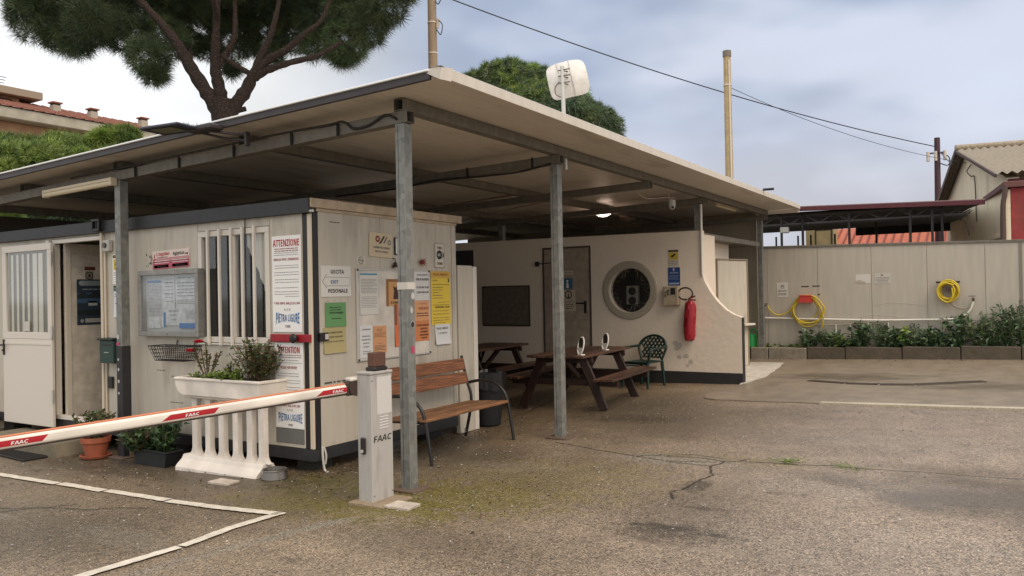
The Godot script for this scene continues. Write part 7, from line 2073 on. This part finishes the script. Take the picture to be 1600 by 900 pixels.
	for y in [0.94, 1.02, 1.09]:
		cl.tube([Vector3(-0.06, y, 0.03), Vector3(0.07, y + 0.015, -0.02)], 0.008, 6)
		cl.tube([Vector3(-0.018, y, 0), at.call(5, 5, 0.0) + Vector3(0, y - 1.02, 0)], 0.008, 6)
	part("clamp", cl, M("tap_steel", Color.WHITE), a)
	part("feed_cable", tb(spline([Vector3(-0.05, 0.96, 0.02), Vector3(-0.10, 0.9, 0.03), Vector3(-0.09, 0.82, 0.03), Vector3(-0.03, 0.78, 0.03)], 6), 0.007, 6), M("cable_grey", Color.WHITE), a)
	# solar flood lamp on an arm at the front eave
	var s := thing("solar_lamp", "dark solar flood lamp on brackets at the canopy's front eave", "solar lamp", Vector3(-6.35, 3.17, -4.82))
	var dm := M("solar_dark", rgb(44, 44, 58), 0.35, {"metal": 0.2})
	var pm := B()
	pm.xf = Transform3D(Basis(Vector3.RIGHT, -0.05) * Basis(Vector3.BACK, -0.04), Vector3(-0.24, 0.05, 0.20))
	pm.box(Vector3.ZERO, Vector3(0.56, 0.028, 0.27), 0.01)
	part("panel", pm, dm, s)
	var le := B()
	le.xf = pm.xf
	le.box(Vector3(0.0, -0.0185, 0.02), Vector3(0.32, 0.006, 0.15), 0.002)
	part("led_window", le, M("led_olive", rgb(112, 112, 78), 0.4), s)
	var bk := B()
	bk.box(Vector3(0.05, 0.04, 0.05), Vector3(0.36, 0.05, 0.16), 0.012)
	bk.tube([Vector3(-0.05, 0.02, 0.02), Vector3(0.20, -0.05, -0.10), Vector3(0.40, -0.08, -0.14)], 0.012, 8)
	bk.tube([Vector3(0.08, 0.02, 0.04), Vector3(0.30, -0.02, -0.06), Vector3(0.42, -0.03, -0.12)], 0.012, 8)
	bk.box(Vector3(0.42, -0.07, -0.13), Vector3(0.03, 0.13, 0.05), 0.004)
	part("bracket", bk, M("gutter_dark", Color.WHITE), s)
	# small dark spout on the edge trim near the ochre pole
	solo("eave_spout", tb([Vector3(-3.60, 3.37, -14.2), Vector3(-3.42, 3.375, -14.25)], 0.022, 8), M("black_trim", Color.WHITE), "small dark pipe stub on the canopy's right edge near the ochre pole", "pipe stub")

# ---------------------------------------------------------------- plants
func leaf_mesh(w: float) -> ArrayMesh:
	var m := B()
	var a := Vector3(0, 0, 0); var b := Vector3(w, 0.42, 0.10); var c := Vector3(0, 0.45, 0.0); var d := Vector3(-w, 0.42, 0.10); var e := Vector3(0, 1.0, -0.12)
	m.tri(a, b, c); m.tri(a, c, d); m.tri(c, b, e); m.tri(c, e, d)
	return m.mesh()

func sprigs(xs: Array, cols: Array, stems: MB, foot: Vector3, h: float, spread: float, n: int, leaf: float, tone: Array, bare := 0.25, sr := 0.006) -> void:
	for s in n:
		var a := rng.randf() * TAU
		var rr := sqrt(rng.randf()) * spread
		var hh := h * rng.randf_range(0.6, 1.0)
		var top := foot + Vector3(cos(a) * rr, hh, sin(a) * rr)
		var mid := foot.lerp(top, 0.5) + Vector3(cos(a) * rr, 0, sin(a) * rr) * 0.1
		var sp := spline([foot + Vector3(cos(a), 0, sin(a)) * rr * 0.15, mid, top], 4)
		stems.tube(sp, sr, 5, false)
		var cnt := int(hh / leaf * 2.6) + 3
		for k in cnt:
			var f := bare + (1.0 - bare) * (k + rng.randf()) / cnt
			var p: Vector3 = sp[clampi(int(f * (sp.size() - 1)), 0, sp.size() - 1)]
			p += Vector3(rng.randf() - 0.5, rng.randf() - 0.5, rng.randf() - 0.5) * leaf * 0.6
			var d := Vector3(rng.randfn(), rng.randfn() * 0.5 + 0.45, rng.randfn()).normalized()
			var z := Vector3(rng.randfn() * 0.5, 1, rng.randfn() * 0.5)
			var x := d.cross(z).normalized()
			var sc := leaf * rng.randf_range(0.7, 1.25)
			xs.append(Transform3D(Basis(x, d, x.cross(d)).scaled(Vector3(sc, sc, sc)), p))
			var c: Color = tone[rng.randi() % tone.size()]
			cols.append(c * rng.randf_range(0.75, 1.25))

func plants() -> void:
	rng.seed = 77
	var leaf := M("leaf", Color.WHITE, 0.42, {"vc": true, "back": Color(0.16, 0.2, 0.08), "two": true})
	var stem := M("stem", rgb(92, 74, 52), 0.9)
	var gstem := M("stem_green", rgb(84, 96, 56), 0.8)
	var wide := leaf_mesh(0.32)
	var slim := leaf_mesh(0.17)
	var dark := [Color(0.035, 0.075, 0.028), Color(0.045, 0.09, 0.035), Color(0.06, 0.11, 0.04), Color(0.03, 0.06, 0.028)]
	var mixed := [Color(0.07, 0.12, 0.035), Color(0.10, 0.12, 0.04), Color(0.13, 0.10, 0.045), Color(0.05, 0.09, 0.03), Color(0.15, 0.09, 0.05)]
	var bed := [Color(0.05, 0.10, 0.045), Color(0.07, 0.13, 0.055), Color(0.09, 0.15, 0.07), Color(0.04, 0.08, 0.04), Color(0.12, 0.17, 0.09)]
	var lime := [Color(0.20, 0.28, 0.045), Color(0.26, 0.34, 0.06), Color(0.15, 0.24, 0.04)]
	var add := func(nm: String, label: String, cat: String, at: Vector3, sets: Array, lm: ArrayMesh, sm_: Material, grp := "") -> Node3D:
		var t := thing(nm, label, cat, at, 0.0, grp)
		var xs := []
		var cols := []
		var st := B()
		for q in sets: sprigs(xs, cols, st, q[0], q[1], q[2], q[3], q[4], q[5], q[6] if q.size() > 6 else 0.25, q[7] if q.size() > 7 else 0.005)
		part("stems", st, sm_, t)
		many("foliage", lm, leaf, xs, cols, t)
		return t
	var top := 0.835
	add.call("leafy_shrub", "bushy reddish-green shrub growing at the right of the white trough planter", "shrub", Vector3(-6.05, top, -5.19), [[Vector3(0, 0, 0), 0.42, 0.26, 40, 0.042, mixed, 0.25, 0.003], [Vector3(-0.1, 0, 0.02), 0.36, 0.24, 24, 0.04, mixed, 0.25, 0.003]], wide, stem)
	var rose := add.call("rose_bush", "thin rose bush with red blooms in the white trough planter's left half", "rose bush", Vector3(-6.80, top, -5.14), [[Vector3(0, 0, 0), 0.36, 0.15, 9, 0.035, mixed, 0.45, 0.006]], wide, stem) as Node3D
	var petal := M("rose_red", rgb(196, 24, 48), 0.6, {"two": true})
	var n := 0
	for q in [Vector3(-0.02, 0.36, 0.08), Vector3(-0.12, 0.27, 0.10)]:
		n += 1
		var fm := B()
		for ring in 3:
			for k in 6:
				var a := TAU * (k + ring * 0.4) / 6.0
				var r := 0.018 + ring * 0.017
				var o := Vector3(cos(a), 0, sin(a))
				var s := Vector3(-o.z, 0, o.x) * (0.024 + ring * 0.006)
				fm.quad(q + o * r * 0.3 - s * 0.5, q + o * r - s + Vector3(0, 0.03 - ring * 0.008, 0), q + o * r + s + Vector3(0, 0.03 - ring * 0.008, 0), q + o * r * 0.3 + s * 0.5)
		part("bloom", fm, petal, rose)
	add.call("ground_cover", "low lime-green plants filling the middle of the trough planter", "plants", Vector3(-6.45, top, -5.13), [[Vector3(0, 0, 0.05), 0.10, 0.14, 22, 0.04, lime, 0.1, 0.003], [Vector3(0.16, 0, 0.05), 0.12, 0.10, 16, 0.04, lime, 0.1, 0.003], [Vector3(-0.22, 0, 0.04), 0.07, 0.12, 14, 0.04, lime, 0.1, 0.003], [Vector3(-0.45, 0, 0.04), 0.06, 0.10, 10, 0.035, lime, 0.1, 0.003], [Vector3(0.06, 0, 0.03), 0.2, 0.08, 8, 0.04, mixed, 0.3, 0.003]], wide, gstem)
	# terracotta pot by the dark post
	var pot := func(label: String, at: Vector3, s: float) -> Node3D:
		var t := thing("terracotta_pot", label, "flower pot", at)
		var tc := M("pot_terracotta", rgb(176, 98, 70), 0.8, {"tex": "grain", "s": 1.5, "dirt": 1.3})
		var m := B()
		m.lathe([Vector2(0, 0.02), Vector2(0.105 * s, 0.02), Vector2(0.14 * s, 0.17 * s), Vector2(0.155 * s, 0.17 * s), Vector2(0.16 * s, 0.225 * s), Vector2(0.145 * s, 0.225 * s), Vector2(0.14 * s, 0.19 * s), Vector2(0, 0.19 * s)], 28)
		part("pot", m, tc, t)
		var sc := B()
		sc.lathe([Vector2(0, 0), Vector2(0.15 * s, 0), Vector2(0.165 * s, 0.028), Vector2(0.155 * s, 0.03), Vector2(0.14 * s, 0.012), Vector2(0, 0.012)], 28)
		part("saucer", sc, tc, t)
		return t
	pot.call("terracotta pot and saucer on the asphalt beside the dark post", Vector3(-8.62, -0.10, -5.05), 1.0)
	add.call("potted_plant", "reddish-green bushy plant in the terracotta pot beside the dark post", "plant", Vector3(-8.62, 0.09, -5.05), [[Vector3(0, 0, 0), 0.33, 0.23, 44, 0.05, mixed, 0.15, 0.004]], wide, gstem)
	pot.call("terracotta pot at the photo's left edge beyond the glazed door", Vector3(-11.50, -0.12, -5.18), 1.1)
	add.call("potted_plant", "small plant in the pot at the left edge", "plant", Vector3(-11.50, 0.09, -5.18), [[Vector3(0, 0, 0), 0.3, 0.1, 14, 0.06, mixed, 0.2, 0.004]], slim, gstem)
	var tr := thing("plastic_trough", "black plastic plant trough on the ground between dark post and white planter", "plant trough", Vector3(-7.55, -0.09, -5.08), -3.0)
	var tm := B()
	tm.prism(PackedVector2Array([Vector2(-0.27, 0.0), Vector2(0.27, 0.0), Vector2(0.30, 0.155), Vector2(-0.30, 0.155)]), -0.09, 0.09)
	part("body", tm, M("bin_plastic", Color.WHITE), tr)
	part("rim", _flatframe(-0.31, 0.31, -0.105, 0.105, 0.15, 0.172, 0.025), M("bin_plastic", Color.WHITE), tr)
	add.call("trough_plant", "leafy green plants spilling out of the black trough", "plant", Vector3(-7.60, 0.04, -5.07), [[Vector3(-0.12, 0, 0), 0.34, 0.28, 34, 0.075, dark + mixed, 0.12, 0.005], [Vector3(0.16, 0, 0), 0.36, 0.2, 22, 0.08, dark, 0.15, 0.005], [Vector3(-0.25, 0, 0.06), 0.2, 0.2, 18, 0.07, dark + mixed, 0.05, 0.004]], wide, gstem)
	# shrubs along the wall: left to right
	var where := ["leftmost low shrub in the bed, before the looped hose", "second shrub from the left, under the first pipe riser", "low wide shrub under the second pipe riser", "taller shrub below the torn notice", "shrub below the printed wall notice", "small shrub just left of the wall's middle joint", "upright shrub between the pipe's middle and the coil", "low shrub in front of the pipe's middle", "shrub left below the hose coil", "upright shrub below the hose coil", "broad shrub below the right tap", "dense shrub right of the tap", "tall open shrub near the wall's right joint", "tallest shrub at the right edge of the bed"]
	var sx := [[-3.42, 0.38], [-3.08, 0.42], [-2.78, 0.34], [-2.48, 0.55], [-2.1, 0.56], [-1.86, 0.42], [-1.66, 0.46], [-1.42, 0.5], [-1.16, 0.5], [-0.80, 0.66], [-0.48, 0.66], [-0.22, 0.74], [0.02, 0.84], [0.24, 0.98]]
	for i in sx.size():
		var h: float = sx[i][1]
		add.call("bed_shrub", "dark green " + where[i], "shrub", Vector3(sx[i][0], 0.36 + 0.018 * (sx[i][0] + 4.5), -17.02), [[Vector3(0, 0, 0.02), h, 0.26 if i < 12 else 0.2, 13 if i < 12 else 12, 0.125 if i % 3 != 1 else 0.10, bed if i % 4 != 2 else bed + lime, 0.1, 0.006], [Vector3(0.03, 0, 0.07), h * 0.55, 0.24, 8, 0.125, bed, 0.05, 0.005]], wide if i % 3 != 1 and i < 11 else slim, gstem, "shrubs along the panel wall")
	for i in 6:
		add.call("bed_weed", ["low weed by the rear post in the bed", "second low weed right of the rear post", "low weed under the wall's left notice", "low weed left of the looped hose", "small weed below the hose bracket", "trailing weed at the left kerb edge"][i], "weed", Vector3(-4.3 + i * 0.15, 0.36, -16.98 + 0.03 * (i % 3)), [[Vector3(0, 0, 0), 0.12, 0.13, 10, 0.05, lime + dark, 0.0, 0.003]], wide, gstem, "weeds in the bed")
	add.call("crack_grass", "thin strip of grass growing in the long asphalt crack", "grass", Vector3(-1.4, ground_y(-1.4, -7.33), -7.33), [[Vector3(-0.3, 0, 0), 0.035, 0.22, 30, 0.02, lime, 0.0, 0.001], [Vector3(0.25, 0, 0.0), 0.03, 0.25, 24, 0.02, lime, 0.0, 0.001]], slim, gstem)

func litter() -> void:
	rng.seed = 5
	# pale grit scattered over the asphalt
	var m := B()
	var o := [Vector3(1, 0, 0), Vector3(-1, 0, 0.1), Vector3(0, 0.6, 0), Vector3(0, -0.6, 0), Vector3(0.1, 0, 1), Vector3(0, 0.1, -1)]
	for q in [[0, 2, 4], [4, 2, 1], [1, 2, 5], [5, 2, 0], [0, 4, 3], [4, 1, 3], [1, 5, 3], [5, 0, 3]]:
		m.tri(o[q[0]], o[q[1]], o[q[2]])
	var f := FastNoiseLite.new()
	f.frequency = 0.5
	f.seed = 9
	var xs := []
	var cols := []
	while xs.size() < 11000:
		var x := rng.randf_range(-11.0, 3.5)
		var z := rng.randf_range(-11.0, -1.8)
		if rng.randf() > 0.25 + 0.9 * (f.get_noise_2d(x, z) + 0.3): continue
		var s := 0.0026 + 0.009 * pow(rng.randf(), 4.0)
		xs.append(Transform3D(Basis(Vector3(rng.randf(), rng.randf(), rng.randf() + 0.1).normalized(), rng.randf() * 6.0).scaled(Vector3(s, s * 0.7, s)), Vector3(x, ground_y(x, z) + s * 0.3, z)))
		var g := rng.randf_range(0.16, 0.5)
		cols.append(Color(g, g * 0.94, g * 0.85))
	many("loose_grit", m.mesh(), M("grit", Color.WHITE, 0.9, {"vc": true}), xs, cols, self)
	tag(get_node("loose_grit"), "pale loose grit scattered over the asphalt yard", "grit")
	# dead leaves and debris under the cabin and along its foot
	var lm := leaf_mesh(0.3)
	xs = []
	cols = []
	for k in 1300:
		var x := 0.0
		var z := 0.0
		match k % 4:
			3:
				x = rng.randf_range(-4.5, 2.5); z = -16.66 + absf(rng.randfn()) * 0.12
			0:
				x = rng.randf_range(-8.2, -5.3); z = -5.2 - absf(rng.randfn()) * 0.12
			1:
				x = -5.42 + rng.randfn() * 0.14; z = rng.randf_range(-8.0, -5.2)
			2:
				x = rng.randf_range(-9.5, -3.0); z = rng.randf_range(-6.0, -4.3)
		var s := rng.randf_range(0.012, 0.035)
		var b := Basis(Vector3(rng.randfn(), 0.3, rng.randfn()).normalized(), PI / 2 + rng.randfn() * 0.3) * Basis(Vector3.UP, rng.randf() * TAU)
		xs.append(Transform3D(b.scaled(Vector3(s, s, s)), Vector3(x, ground_y(x, z) + 0.006, z)))
		var g := rng.randf_range(0.5, 1.2)
		cols.append(Color(0.10 * g, 0.065 * g, 0.035 * g))
	many("dead_leaves", lm, M("dead_leaf", Color.WHITE, 0.9, {"vc": true, "two": true}), xs, cols, self)
	tag(get_node("dead_leaves"), "brown dead leaves and debris along the cabin's foot", "dead leaves")
